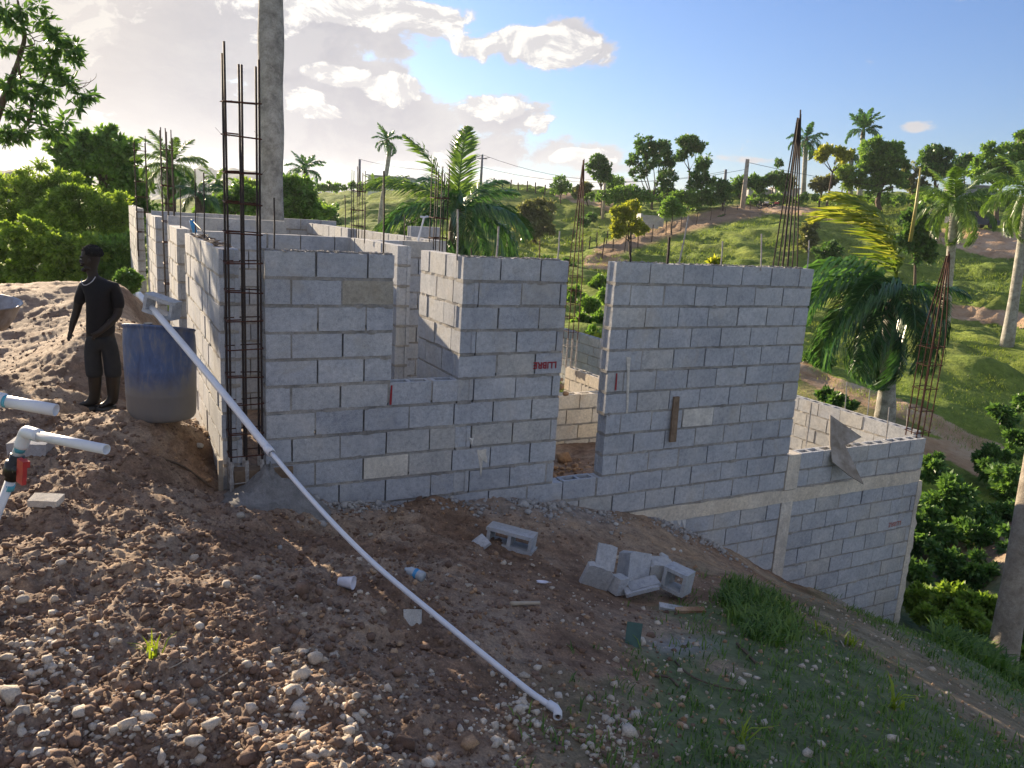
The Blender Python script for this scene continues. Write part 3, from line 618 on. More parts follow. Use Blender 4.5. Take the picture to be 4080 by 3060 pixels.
def wall(label, axis, u0, v0, courses, iv, n_bottom, name='block_wall', matk='g', hollow_rows=(), phase=0.0, n_top=0, seed=0, dark=0.55, zoff=0.0, group=None):
    """courses: iterable of course indices (0 = top); iv(n) -> list of (a, b) along the wall; local x along the wall"""
    rnd = random.Random(seed*13+5)
    rz = math.atan2(EU[1], EU[0]) if axis == 'u' else math.atan2(EV[1], EV[0])
    base = H(u0, v0, n_bottom); base[2] += zoff
    w = empty(name, base, label, 'wall', group, rz)
    yc = TH/2 if axis == 'u' else -TH/2
    mo = MB(); ZT = n_bottom*HC
    for n in courses:
        zt = ZT-n*HC; zb = zt-BH
        for (a, b) in iv(n):
            # joints of this course
            ph = phase+(PL/2 if n % 2 else 0.0); k0 = math.floor((a-ph)/PL)+1
            cuts = [a]
            j = ph+k0*PL
            while j < b-0.05:
                if j-cuts[-1] > 0.07: cuts.append(j+rnd.uniform(-.012, .012))
                j += PL
            cuts.append(b)
            for i in range(len(cuts)-1):
                s, e = cuts[i], cuts[i+1]; Lb = e-s-(0.015 if i < len(cuts)-2 else 0.0)
                hol = n in hollow_rows
                kind = 'full' if Lb > 0.29 else 'half'
                me = rnd.choice(BM[matk, hol, kind]); o = bpy.data.objects.new('block', me); COL.objects.link(o); o.parent = w
                o.location = (s+rnd.uniform(0, .003), yc+rnd.uniform(-.0045, .0045), zb+rnd.uniform(-.003, .003))
                o.scale = (Lb/(0.398 if kind == 'full' else 0.195), 1, 1)
                o.rotation_euler = (rnd.uniform(-.004, .004), rnd.uniform(-.006, .006), rnd.uniform(-.005, .005))
                if i < len(cuts)-2:
                    r = rnd.random()
                    if r > dark:   # filled head joint
                        h0 = zb if rnd.random() < .6 else zb+BH*rnd.uniform(.1, .4); d_ = TH/2-rnd.uniform(0.001, 0.006)
                        mo.box((e-0.004, yc, (h0+zt)/2), (0.024, 2*d_, zt-h0+.002))
                    else: mo.box((e-0.005, yc, zb+BH/2), (0.02, TH*0.5, BH))
            # bed under the course, lumpy strip
            m = max(2, int((b-a)/0.055)); hb = HC-BH
            xs = np.linspace(a+.002, b-.002, m+1); prev = None
            for x in xs:
                o1 = TH/2-.006+rnd.uniform(-.008, .007)+(0.014 if rnd.random() < .09 else 0); o2 = TH/2-.004+rnd.uniform(-.006, .006)
                tb = rnd.uniform(-.002, .007); bb = rnd.uniform(-.002, .009)
                sec = [(x, yc-o1, zb-hb-bb), (x, yc-o1, zb+tb), (x, yc+o2, zb+tb), (x, yc+o2, zb-hb-bb)]
                bi = len(mo.v); mo.v += sec
                if prev is not None:
                    for q in range(4): mo.f.append((prev+q, prev+(q+1) % 4, bi+(q+1) % 4, bi+q))
                else: mo.f.append((bi, bi+3, bi+2, bi+1))
                prev = bi
            mo.f.append((prev, prev+1, prev+2, prev+3))
            if not n in hollow_rows and not name == 'x':   # dark core so head joints never show daylight
                pass
    mo.build('mortar', MORTAR, w, local=True)
    return w

# --- front wall (u axis, v = 0)
def front_iv(n):
    out = []
    if n < 5:
        out = [(0, 1.04), ((1.67 if n % 2 == 0 else 1.832), 2.735), (3.275, 5.95)]
    elif n < 10:
        out = [(0, 1.665 if n % 2 else 2.74), (3.285 + (0.03 if n > 6 else 0), 5.95)]
        if n % 2: out.insert(1, (1.832, 2.735))
    elif n == 10: out = [(0.0, 5.95), (6.17, 8.49)]
    elif n == 11: out = [(0.25, 5.95), (6.17, 8.49)]
    elif n == 12: return []
    return out
def low_iv(n):
    return []
FW = wall('long grey block wall facing the camera with a window gap, a narrow door gap and a pipe lying before it', 'u', 0, 0, range(0, 12), front_iv, 12.0, seed=1, hollow_rows=(), dark=0.62)
# top course of the sunken right stretch shows its open cells; bottom stretch below the cast band
for o in list(FW.children):
    pass
def hollow_swap(w, cond, matk='g'):
    for o in w.children:
        if o.name.startswith('block') and cond(o):
            kind = 'full' if o.data.name.startswith('block_mesh') else 'half'
            o.data = BM[matk, True, kind][0]
FWZ = 12.0*HC
hollow_swap(FW, lambda o: (o.location.z > FWZ-11*HC and o.location.z < FWZ-10*HC and o.location.x > 6.1) or (FWZ-6*HC < o.location.z < FWZ-5*HC and 1.0 < o.location.x < 1.6) or (FWZ-11*HC < o.location.z < FWZ-10*HC and 2.6 < o.location.x < 3.3))
LOWA = wall('lower block wall under the pale cast band, between the earth slope and the right corner', 'u', 0, 0, range(0, 10), lambda n: [(4.0+0.35*n, 5.94), (6.13, 8.49)] if n < 8 else [(6.13, 8.49)], 22.6, seed=2, zoff=0, dark=0.7) if False else None
def low_wall():
    w = wall('lower block wall below the pale concrete band, running into the earth slope', 'u', 0, -0.0, range(0, 11), lambda n: [(3.6+0.45*n if n > 1 else 3.4, 5.93), (6.13, 8.47)] if n < 6 else [(6.13, 8.47)], 11.0, seed=2, dark=0.7)
    w.location = tuple(H(0, 0, 12.72+11.0)); return w
LW_ = low_wall()
bm_ = MB(); rn = random.Random(4)
def strip_beam(mb, u0, u1, z0, z1, y0, y1, step=0.12):
    xs = np.arange(u0, u1+1e-6, step); prev = None
    for x in xs:
        j = lambda s=.004: rn.uniform(-s, s)
        bi = len(mb.v); mb.v += [(x, y0+j(), z0+j(.006)), (x, y0+j(.003), z1+j(.008)), (x, y1, z1+j()), (x, y1, z0+j())]
        if prev is not None:
            for q in range(4): mb.f.append((prev+q, prev+(q+1) % 4, bi+(q+1) % 4, bi+q))
        else: mb.f.append((bi, bi+3, bi+2, bi+1))
        prev = bi
    mb.f.append((prev, prev+1, prev+2, prev+3))
strip_beam(bm_, 2.6, 8.50, -0.165, -0.002, -0.010, TH+.01)
b_ = bm_.build('ring_beam', BEAMM, FW, local=True); b_['label'] = 'pale cast concrete band'
cm_ = MB(); cm_.box((6.06, TH/2-.004, HC*1.0), (0.20, TH+.018, HC*2.0)); c_ = cm_.build('concrete_column', BEAMM, FW, local=True); c_['label'] = 'short pale cast column'
cm_ = MB(); strip = [(5.94, 6.13)]
cm_.box((6.035, TH/2-.004, 11.0*HC-1.05), (0.18, TH+.02, 2.1)); c_ = cm_.build('concrete_column', BEAMM, LW_, local=True); c_['label'] = 'pale cast column'
cm_ = MB(); pv = None
zs = np.linspace(0.0, 11.0*HC, 28)
for z in zs:                    # ragged cast corner column at the right end
    e = 8.47+0.09+rn.uniform(-.02, .02)+(0.03 if z < 1.8 else 0); bi = len(cm_.v)
    cm_.v += [(8.473, -0.008, z), (e, -0.006+rn.uniform(-.004, .004), z), (e, TH+.01, z), (8.473, TH+.01, z)]
    if pv is not None:
        for q in range(4): cm_.f.append((pv+q, pv+(q+1) % 4, bi+(q+1) % 4, bi+q))
    pv = bi
cm_.f.append((pv, pv+1, pv+2, pv+3))
c_ = cm_.build('concrete_column', BEAMM, LW_, local=True); c_['label'] = 'ragged cast corner column'

# --- corner return wall (left face at u = 1.67), its end blocks show in the odd courses of the front wall
RET = wall('short return wall with a sunlit side, going back from the window gap', 'v', 1.67, 0, range(0, 12), lambda n: [((0.156 if n % 2 == 0 else -0.004), 1.03)], 12.0, seed=3, dark=0.85)
IW = wall('shaded grey wall at the back of the first room, seen over the window wall', 'u', -0.16, 3.53, range(0, 10), lambda n: [(0, 1.83)], 10.0, seed=4, dark=0.8)
VW = wall('inner side wall behind the window gap ending in a grooved block edge', 'v', 1.67, 1.72, range(0, 10), lambda n: [(0, 1.80)], 10.0, seed=5, dark=0.8)
BW = wall('shaded cross wall behind the doorway, left of the dark palm', 'u', 1.835, 3.15, range(0, 10), lambda n: [(0.0, 0.78)], 10.0, seed=6, zoff=0.0)
# --- left side walls
LS1 = wall('sunlit left side wall beside the blue drum', 'v', -0.322, 0.10, range(0, 10), lambda n: [(0, 2.72)], 10.0, seed=7, dark=0.75)
LS2 = wall('second sunlit wall stub beyond the drum, with a blue pipe on it', 'v', -0.31, 4.0, range(0, 10), lambda n: [(0, 1.35)], 10.0, seed=8, dark=0.7)
LS3 = wall('farthest left side wall next to the green bushes', 'v', -0.285, 8.6, range(0, 10), lambda n: [(0, 3.0)], 10.0, seed=9, dark=0.7, zoff=0.02)
LS4 = wall('tall outer end of the left side wall, rising above its neighbour', 'v', -0.46, 11.9, range(0, 11), lambda n: [(0, 4.4)], 11.0, seed=10, dark=0.7, zoff=0.10)
# --- rear walls
def back_wall(label, v, ua, ub, rows, seed, px_top, dark=0.8, thn=None):
    n = on_v(px_top[0], px_top[1], v)[1]
    return wall(label, 'u', ua, v, range(0, rows), lambda k: [(0, ub-ua)], float(rows), seed=seed, dark=dark, zoff=0.0 - n*HC)
MW = back_wall('shaded middle cross wall with one square end, left of the palm trunk', 6.2, -0.25, 2.42-1.0, 8, 11, (550, 475))
BKW = back_wall('rearmost shaded wall along the left back of the shell', 10.2, -0.25, 1.9, 8, 12, (400, 459))
DW = back_wall('shaded rear wall between the palm trunk and the slim bar cage', 9.6, 1.98, 3.1, 8, 13, (640, 473))
def v_wall(label, u, va, vb, rows, seed, px_near):
    r = ray(*px_near); o = OW-np.array([0, 0, EYE]); t = (o@EU+u)/(r@EU); n = -(r*t-o)[2]/HC
    return wall(label, 'v', u, va, range(0, rows), lambda k: [(0, vb-va)], float(rows), seed=seed, dark=0.6, zoff=-n*HC)
EW = v_wall('low sunlit wall stub in front of the rear wall, sloping down to the bar cage', 2.50, 6.6, 9.5, 7, 14, (690, 485))
FAR = v_wall('long sunlit wall running back across the far side of the shell', 2.98, 3.9, 10.2, 8, 15, (900, 514))
SMW = back_wall('small grey block pier left of the big palm, behind a white pipe', 7.6, 3.95, 4.55, 5, 16, (920, 490))
# --- lower right room
RW = wall('sunlit right side wall of the sunken room with open block cells on top', 'v', 8.66, 0.30, range(0, 12), lambda n: [(0, 10.2)], 12.0, seed=17, hollow_rows=(0,), dark=0.5); RW.location = tuple(H(8.66, 0.30, 22.0))
PW = wall('pale partition wall seen through the door gap, open cells on top', 'v', 6.16, 3.0, range(0, 7), lambda n: [(0, 2.4)], 7.0, seed=18, hollow_rows=(0,), dark=0.7, matk='c'); PW.location = tuple(H(6.16, 3.0, 17.0))
CW = wall('cream coloured cross wall seen low through the door gap', 'u', 4.2, 2.55, range(0, 6), lambda n: [(0, 1.9)], 6.0, seed=19, hollow_rows=(0,), dark=0.9, matk='c'); CW.location = tuple(H(3.85, 2.55, 15.0))

# --- writing and marks on the blocks
def text_mesh(body, size, mat, parent, loc, rot):
    cu = bpy.data.curves.new('lettering', 'FONT'); cu.body = body; cu.size = size; cu.offset = size*0.03; cu.align_x = 'CENTER'; cu.align_y = 'CENTER'
    t = bpy.data.objects.new('tmp', cu); COL.objects.link(t); dg = bpy.context.evaluated_depsgraph_get(); dg.update()
    me = bpy.data.meshes.new_from_object(t.evaluated_get(dg)); bpy.data.objects.remove(t); me.name = 'lettering'; me.materials.clear(); me.materials.append(mat)
    o = bpy.data.objects.new('painted_lettering', me); COL.objects.link(o); o.parent = parent; o.location = loc; o.rotation_euler = rot; return o
u_, n_ = on_v(1177, 788)
o = text_mesh('LLIBRE', 0.088, REDPAINT, FW, (u_, -0.0065, FWZ-n_*HC), (R(90), R(180), 0)); o['label'] = 'red stencilled LLIBRE upside down'
u_, n_ = on_v(1932, 1131)
o = text_mesh('LLIBRE', 0.088, REDFAINT, LW_, (u_, -0.0065, (23.72-n_)*HC), (R(90), R(180), 0)); o['label'] = 'faded red LLIBRE upside down'
for (xa, ya, xb, yb) in ((846, 832, 843, 874), (1332, 806, 1329, 843)):
    a = on_v(xa, ya); b = on_v(xb, yb); m = MB()
    m.hexa([(a[0]-.008, -.0075, FWZ-a[1]*HC), (a[0]-.008, -.0045, FWZ-a[1]*HC), (a[0]+.006, -.0075, FWZ-a[1]*HC), (a[0]+.006, -.0045, FWZ-a[1]*HC),
            (b[0]-.010, -.0075, FWZ-b[1]*HC), (b[0]-.010, -.0045, FWZ-b[1]*HC), (b[0]+.010, -.0075, FWZ-b[1]*HC), (b[0]+.010, -.0045, FWZ-b[1]*HC)])
    m.build('red_mark', REDPAINT, FW, local=True)
# white mortar runs
def splash(w, wz, pts, seed):
    rnd = random.Random(seed); m = MB(); b = 0
    P = [(on_v(x, y)) for x, y in pts]; P = [(p[0], wz-p[1]*HC) for p in P]
    c = (sum(p[0] for p in P)/len(P), sum(p[1] for p in P)/len(P)); m.v.append((c[0], -0.014, c[1]))
    ring = []
    for i in range(len(P)):
        a, d = P[i], P[(i+1) % len(P)]
        for t in (0, .33, .66):
            q = (a[0]+(d[0]-a[0])*t+rnd.uniform(-.004, .004), a[1]+(d[1]-a[1])*t+rnd.uniform(-.004, .004)); m.v.append((q[0], -0.004, q[1])); ring.append(len(m.v)-1)
    for i in range(len(ring)): m.f.append((0, ring[i], ring[(i+1) % len(ring)]))
    m.build('mortar_splash', SPLASH, w, local=True)
splash(FW, FWZ, [(1030, 972), (1050, 970), (1052, 1000), (1042, 985), (1039, 1030), (1035, 1000)], 1)
splash(FW, FWZ, [(1352, 770), (1362, 772), (1360, 800), (1356, 892), (1352, 893), (1354, 820)], 2)
splash(FW, FWZ, [(1012, 945), (1024, 946), (1018, 962)], 3)
for i, x in enumerate((1408, 1420, 1431, 1446, 1462, 1472)): splash(LW_, 23.72*HC, [(x, 1128-i*1.2), (x+9, 1126-i*1.2), (x+6, 1145+(i % 3)*8), (x+3, 1138)], 10+i)

# --- white (lime washed) block: a brighter face of one block
for o in FW.children:
    if o.name.startswith('block'):
        uc = o.location.x+0.2; nc = (FWZ-o.location.z)/HC
        x_, y_ = to_px(H(uc, 0, nc-0.45))
        if abs(x_-833) < 30 and abs(y_-1013) < 14 or abs(x_-1487) < 22 and abs(y_-902) < 12:
            o.data = o.data.copy(); o.data.materials[0] = SPLASH; o['label'] = 'whitish block'
        elif (abs(x_-800) < 28 and abs(y_-636) < 16) or (abs(x_-1575) < 22 and abs(y_-641) < 14) or (abs(x_-1475) < 22 and abs(y_-686) < 14):
            o.data = o.data.copy(); o.data.materials[0] = TAN; o['label'] = 'tan block'

# ================================================================ REINFORCING STEEL
def bar(mb, p, q, r=0.0065, bend=0.0):
    p = Vector(tuple(p)); q = Vector(tuple(q)); m = (p+q)/2+Vector((bend, 0, 0)); mb.tube([p, m, q], r, 6)
def cage(label, u, v, nb, height, w, d, nx, stirrups, top=None, conv=0.0, mat=DARKBAR, smat=RUST, r=0.0065, cement=0.0, seed=0, lean=(0, 0), topheights=None):
    """vertical bars round a w x d column, tied by stirrups; conv pulls the bar tops together from a given height"""
    rnd = random.Random(seed); b = H(u, v, nb); e = empty('rebar_cage', b, label, 'rebar cage', 'reinforcing cages standing in the walls')
    pos = []
    for i in range(nx):
        for j in (0, 1): pos.append((-w/2+w*i/(nx-1), -d/2+d*j))
    for k, (a, c) in enumerate(pos):
        P0 = b+a*EU+c*EV; h = height*(1+rnd.uniform(-.03, .03)) if topheights is None else topheights[k % len(topheights)]
        pts = []
        for t in (0, .33, .66, 1.0):
            z = h*t; cv = 1.0
            if conv > 0 and z > conv: cv = 1-0.88*(z-conv)/(h-conv)
            pts.append(b+a*cv*EU+c*cv*EV+lean[0]*z*EU+lean[1]*z*EV+np.array([rnd.uniform(-.004, .004), 0, z]))
        if conv > 0: pts.insert(1, b+a*EU+c*EV+lean[0]*conv*EU+lean[1]*conv*EV+np.array([0, 0, conv])); pts = sorted(pts, key=lambda q: q[2])
        m = MB(); m.tube(pts, r, 6); m.build('bar', mat, e)
        if cement > 0:
            m = MB(); n_ = 7; m.tube([P0+np.array([0, 0, cement*i/n_]) for i in range(n_+1)], [r*(1.5+rnd.random()*0.9) for i in range(n_+1)], 6); o = m.build('cement_crust', CEMBAR, e)
    for s in stirrups:
        m = MB(); w2, d2 = w/2+r*1.5, d/2+r*1.5; tl = rnd.uniform(-.025, .025)*w
        c0 = lean[0]*s*EU+lean[1]*s*EV
        cs = [b+c0-w2*EU-d2*EV+[0, 0, s+tl], b+c0+w2*EU-d2*EV+[0, 0, s-tl], b+c0+w2*EU+d2*EV+[0, 0, s-tl+.012], b+c0-w2*EU+d2*EV+[0, 0, s+tl+.012]]
        for i in range(4): m.tube([cs[i], cs[(i+1) % 4]], 0.0055, 5)
        if rnd.random() < .7: m.tube([cs[0]+np.array([0, 0, .012]), cs[0]*0.62+cs[1]*0.38+np.array([0, 0, .014])], 0.0055, 5)
        for i in range(4):     # tie wire tails
            if rnd.random() < .8: m.tube([cs[i], cs[i]+np.array([rnd.uniform(-.05, .05), rnd.uniform(-.05, .05), rnd.uniform(-.01, .06)])], 0.0012, 3)
        m.build('stirrup', CEMBAR if s < cement else smat, e)
    return e
def n_at(x, y, u, v):        # course level of a picture point at a known plan position
    P = H(u, v, 0); r = ray(x, y); t = P[1]/r[1]; return -(r[2]*t+EYE-OW[2])/HC
c = (-0.155, 0.035)
cage('tall rusty bar cage at the front left corner of the shell, against the sky', c[0], c[1], 9.0, 9.0*HC+1.55, 0.235, 0.13, 3, [0.12, 0.34, 0.52, 0.76, 0.98, 1.2, 1.42, 1.64, 1.86, 2.08, 2.30, 2.52, 2.78, 3.02, 3.24, 3.40][:14], mat=DARKBAR, cement=0.30, seed=1, r=0.009, topheights=[3.42, 3.36, 3.28, 3.30, 3.33, 3.30])
cage('bar cage between the second and third left wall stubs', -0.23, 6.3, 5, 5*HC+1.25, 0.15, 0.15, 3, [0.2, 0.5, 0.8, 1.1, 1.35, 1.6, 1.85, 2.1], seed=2, r=0.008)
cage('far left bar cage rising in front of the dark tree', -0.35, 11.6, 4, 4*HC+1.45, 0.2, 0.3, 2, [0.5, 0.9, 1.2, 1.5, 1.8, 2.1], seed=3, r=0.008)
cage('slim bar cage behind the front room, left of the sunny hill', 2.62, 6.45, 4, 4*HC+0.98, 0.18, 0.12, 3, [0.7, 0.95, 1.2, 1.5], seed=4)
cage('bar cage in front of the big palm fronds', 2.72, 3.2, 3, 3*HC+0.90, 0.18, 0.14, 3, [0.45, 0.7, 0.95, 1.2], seed=5, r=0.007)
cage('very tall bar cage in the door gap, its bars gathered at the tip', 6.18, 5.35, 10.0, 3.5, 0.2, 0.16, 3, [0.12, 0.38, 0.64, 0.88, 1.12, 1.36, 1.6], conv=1.6, mat=RUST, cement=0.5, seed=6, r=0.008, lean=(0.0, 0.0))
cage('sheaf of bars gathered at the tip behind the right end of the front wall', 5.98, 0.42, 3, 3*HC+1.66, 0.24, 0.14, 4, [0.3], conv=0.66, mat=DARKBAR, seed=7, r=0.0085, lean=(-.05, 0))
cage('bar cage at the far right corner, its bars leaning together before the palm', 8.58, 0.2, 10.1, 2.45, 0.26, 0.16, 3, [0.06, 0.36, 0.66, 0.98, 1.22], conv=1.3, mat=RUST, seed=8, r=0.009)

def rod(label, x0, y0, x1, y1, Y, r=0.006, mat=DARKBAR, cat='rebar', name='rebar', group='single bars standing in the block cells', Y1=None):
    a = at(x0, y0, Y if Y1 is None else Y1); b = at(x1, y1+6, Y); m = MB(); bar(m, b-b, a-b, r, 0.004)
    o = m.build(name, mat); o.location = tuple(b); return tag(o, label, cat, group)
def yof(u, v): return float(H(u, v)[1])
rod('dark bar rising from the left half of the window wall, before the palm trunk', 592, 427, 592, 539, yof(.25, .08), 0.0065)
rod('tall dark bar at the right end of the window wall', 829, 369, 828, 556, yof(.95, .08), 0.0075)
rod('short bar left of the sunny hill, on the inner wall', 745, 421, 746, 486, yof(1.7, 3.2), 0.006)
rod('thin short bar just right of its twin on the inner wall', 758, 450, 759, 490, yof(1.7, 3.4), 0.0055)
rod('short bar on the sunlit inner wall, before the hill slope', 789, 441, 787, 520, yof(1.72, 2.6), 0.006)
rod('thin bar left of the white pipe by the palm', 874, 465, 873, 520, yof(2.5, 3.2), 0.006)
rod('pale straight bar at the corner of the middle wall, left of the palm heart', 989, 452, 987, 556, yof(1.75, .1), 0.0085, CEMBAR)
rod('short dark bar on top of the middle wall', 1018, 536, 1017, 562, yof(1.95, .08), 0.005)
rod('leaning pale bar on top of the middle wall, before the palm fronds', 1077, 489, 1071, 563, yof(2.1, .08), 0.0085, CEMBAR)
rod('pale bar near the right end of the middle wall', 1209, 499, 1203, 569, yof(2.6, .08), 0.007, CEMBAR)
rod('thin rusty bar close to the palm base above the middle wall', 1166, 520, 1164, 566, yof(2.4, .1), 0.005, RUST)
rod('dark bar at the left end of the long right wall', 1363, 500, 1361, 572, yof(3.45, .08), 0.0065)
rod('thick dark stake on the long right wall', 1446, 512, 1440, 574, yof(3.85, .09), 0.014)
rod('leaning grey stake on the long right wall', 1487, 467, 1464, 576, yof(4.0, .09), 0.0085, CEMBAR)
rod('short bar above the middle of the long right wall', 1561, 521, 1556, 577, yof(4.5, .08), 0.0075, CEMBAR)
rod('slender bar on the right third of the long right wall', 1645, 505, 1643, 579, yof(5.0, .08), 0.008, CEMBAR)
rod('short bar right of the gathered sheaf on the long right wall', 1748, 519, 1743, 582, yof(5.8, .1), 0.008, CEMBAR)
rod('first bar in the open cells of the sunken room wall', 1829, 826, 1825, 880, yof(8.74, 2.6), 0.009, CEMBAR)
rod('second bar in the open cells of the sunken room wall', 1879, 842, 1873, 896, yof(8.74, 1.75), 0.009, CEMBAR)
rod('third bar in the open cells of the sunken room wall, near the corner', 1961, 883, 1955, 945, yof(8.74, .6), 0.008, CEMBAR)
rod('long grey bar standing inside the sunken room by the front wall', 1753, 870, 1739, 968, yof(6.6, .15), 0.010, CEMBAR)
rod('grey bar in the front wall of the sunken room, right of the leaning board', 1921, 880, 1913, 946, yof(7.9, .08), 0.009, CEMBAR)
rod('short bar at the top of the left side wall, right of the blue pipe', 421, 365, 422, 500, yof(-.2, 2.3), 0.006)
rod('taller dark bar beside the corner cage on the left side wall', 440, 373, 441, 520, yof(-.2, 1.5), 0.0065)
rod('thin bar over the second left wall stub', 389, 405, 390, 503, yof(-.2, 4.2), 0.007)
rod('slanting thin bar lying against the left side wall top', 413, 474, 458, 516, yof(-.22, 1.2), 0.0055, Y1=yof(-.2, 2.6))
# white pipe with tee beside the big palm
a = at(903, 520, yof(2.4, 3.3)); m = MB(); t_ = at(916, 470, yof(2.4, 3.3)); m.tube([a-a, t_-a], 0.012, 8); d_ = at(908, 468, yof(2.4, 3.3)); d2_ = at(924, 468, yof(2.4, 3.5)); m.tube([d_-a, (t_-a)*1.01, d2_-a], 0.014, 8)
o = m.build('vent_pipe', PVC); o.location = tuple(a); tag(o, 'thin white pipe with a tee, leaning left of the dark palm', 'pipe')
# blue pipe stub on the left wall
a = at(421, 502, yof(-.25, 2.5)); t_ = at(414, 477, yof(-.25, 2.5)); m = MB(); m.tube([a-a, (t_-a)*1.05], 0.024, 12); o = m.build('pipe_stub', BLUEPIPE, None, True); o.location = tuple(a); tag(o, 'bright blue pipe stub poking out of the left side wall top', 'pipe')
# brown rubbish strewn on the left wall top
def flat_bits(name, label, cat, centre_fn, n, size, mat, seed, thick=0.004, stuff=True):
    rnd = random.Random(seed); m = MB()
    for i in range(n):
        c = centre_fn(rnd); e = Euler((rnd.uniform(-.3, .3), rnd.uniform(-.3, .3), rnd.uniform(0, 6.3))).to_matrix(); m.box(c, (rnd.uniform(.4, 1)*size, rnd.uniform(.2, .5)*size, thick), e)
    o = m.build(name, mat); tag(o, label, cat)
    if stuff: o['kind'] = 'stuff'
    return o
flat_bits('dry_leaves', 'dry brown leaves and scraps on the left side wall top', 'leaves', lambda r: H(-0.322+r.uniform(.02, .14), r.uniform(.3, 2.4), -0.03), 60, 0.09, WOOD, 3)
flat_bits('mortar_crumbs', 'pale mortar crumbs along the wall tops', 'mortar crumbs', lambda r: H(r.choice([r.uniform(0, 1.04), r.uniform(1.7, 2.7), r.uniform(3.3, 5.9)]), r.uniform(.01, .14), -0.025), 320, 0.05, MORTAR, 5, 0.012)

# ================================================================ VEGETATION
def leaves_mesh(name, C, Nrm, size, mat, rs, aspect=0.45, droop=0.25, compound=1):
    """one rhombic leaf per centre; Nrm = preferred growth direction"""
    n = len(C); d = Nrm+rs.normal(0, 0.55, (n, 3)); d[:, 2] -= droop; d /= np.linalg.norm(d, axis=1)[:, None]+1e-9
    r = rs.normal(0, 1, (n, 3)); s = np.cross(d, r); s /= np.linalg.norm(s, axis=1)[:, None]+1e-9; up = np.cross(s, d)
    L_ = size*rs.uniform(0.6, 1.3, n)[:, None]; W_ = L_*aspect*0.5
    p0 = C; p1 = C+d*L_*0.45+s*W_+up*L_*0.05; p2 = C+d*L_-up*L_*0.08; p3 = C+d*L_*0.45-s*W_+up*L_*0.05
    V = np.stack([p0, p1, p2, p3], 1).reshape(-1, 3); F = np.arange(4*n).reshape(-1, 4)
    return mesh_np(name, V, F, mat)
def crown_points(blobs, n, rs, clump=0.26, shell=0.55, holes=0.0):
    """blobs: (centre, (rx, ry, rz)); points gathered into clumps near the surface of every blob"""
    vol = np.array([b[1][0]*b[1][2] for b in blobs]); w = vol/vol.sum(); C = []; Nn = []
    for (c, r), ww in zip(blobs, w):
        c = np.array(c); r = np.array(r); k = max(7, int(9+60*min(1, (ww*2))))
        dirs = rs.normal(0, 1, (k, 3)); dirs /= np.linalg.norm(dirs, axis=1)[:, None]; rad = shell+(1-shell)*rs.uniform(0, 1, k)**0.6
        lob = 1+.30*np.sin(dirs[:, 0]*5.1+c[0]*3)*np.sin(dirs[:, 2]*4.3+c[2]*2)+.16*np.sin(dirs[:, 1]*9+c[1])
        cc = c+dirs*r*(rad*lob)[:, None]; m = int(n*ww/k)+1
        for q, dd in zip(cc, dirs):
            e = rs.normal(0, 1, (m, 3)); e /= np.linalg.norm(e, axis=1)[:, None]; e *= (rs.uniform(0, 1, m)**0.5)[:, None]
            cl = clump*rs.choice([.45, .8, 1.0, 1.5])*r.mean()
            pts = q+e*cl*np.array([1.1, 1.1, 0.75]); C.append(pts); nn = e+dd*0.5; Nn.append(nn)
    return np.concatenate(C), np.concatenate(Nn)
def blob_px(x, y, rpx, Y, squash=1.0, dy=0.0, ratio=0.8):
    c = at(x, y, Y+dy); s = (Y+dy)/1755.0*rpx      # metres of a picture radius at that distance
    return (c, (s, s*ratio, s*squash))
def tree(name, label, base, blobs, n, leaf, mat, bark=BARK, tr=0.12, seed=0, group='trees', cat='tree', limbs=True, fk=None, aspect=0.45, clump=0.26, lean=0.0, droop=0.25, shell=0.55, trunks=1, sides=7):
    rs = np.random.RandomState(seed+100); rnd = random.Random(seed); base = np.array(base, float)
    e = empty(name, base, label, cat, group)
    cen = np.mean([b[0] for b in blobs], axis=0); low = min(b[0][2]-b[1][2]*0.3 for b in blobs)
    m = MB(); fork = base*0.45+np.array([cen[0], cen[1], 0])*0.55; fork[2] = base[2]+(low-base[2])*0.75
    if fk is not None: fork = np.array(fk)
    for t in range(trunks):
        o_ = np.array([rnd.uniform(-1, 1), rnd.uniform(-1, 1), 0])*tr*(3 if trunks > 1 else 0)
        mid = (base+fork)/2+np.array([rnd.uniform(-1, 1), rnd.uniform(-1, 1), 0])*tr*1.2
        m.tube([base-[0, 0, .15]+o_*.3, base+(mid-base)*.3+o_*.5, mid+o_, fork+o_], [tr*1.35, tr*1.05, tr*0.95, tr*0.75], sides)
    if limbs:
        for (c, r) in blobs:
            q = (fork+np.array(c))/2+np.array([rnd.uniform(-.4, .4), rnd.uniform(-.4, .4), rnd.uniform(-.2, .1)])*r[0]
            m.tube([fork, q, np.array(c)], [tr*0.55, tr*0.36, tr*0.16], 5)
            for k in range(3):
                d = np.array([rnd.uniform(-1, 1), rnd.uniform(-1, 1), rnd.uniform(-.3, 1)]); d /= np.linalg.norm(d); m.tube([np.array(c)*.6+q*.4, np.array(c)+d*np.array(r)*0.8], [tr*0.18, tr*0.05], 4)
    m.build('trunk', bark, e, True)
    C, Nn = crown_points(blobs, n, rs, clump, shell); me = leaves_mesh('crown', C, Nn, leaf, mat, rs, aspect, droop); link_mesh('crown', me, e)
    return e

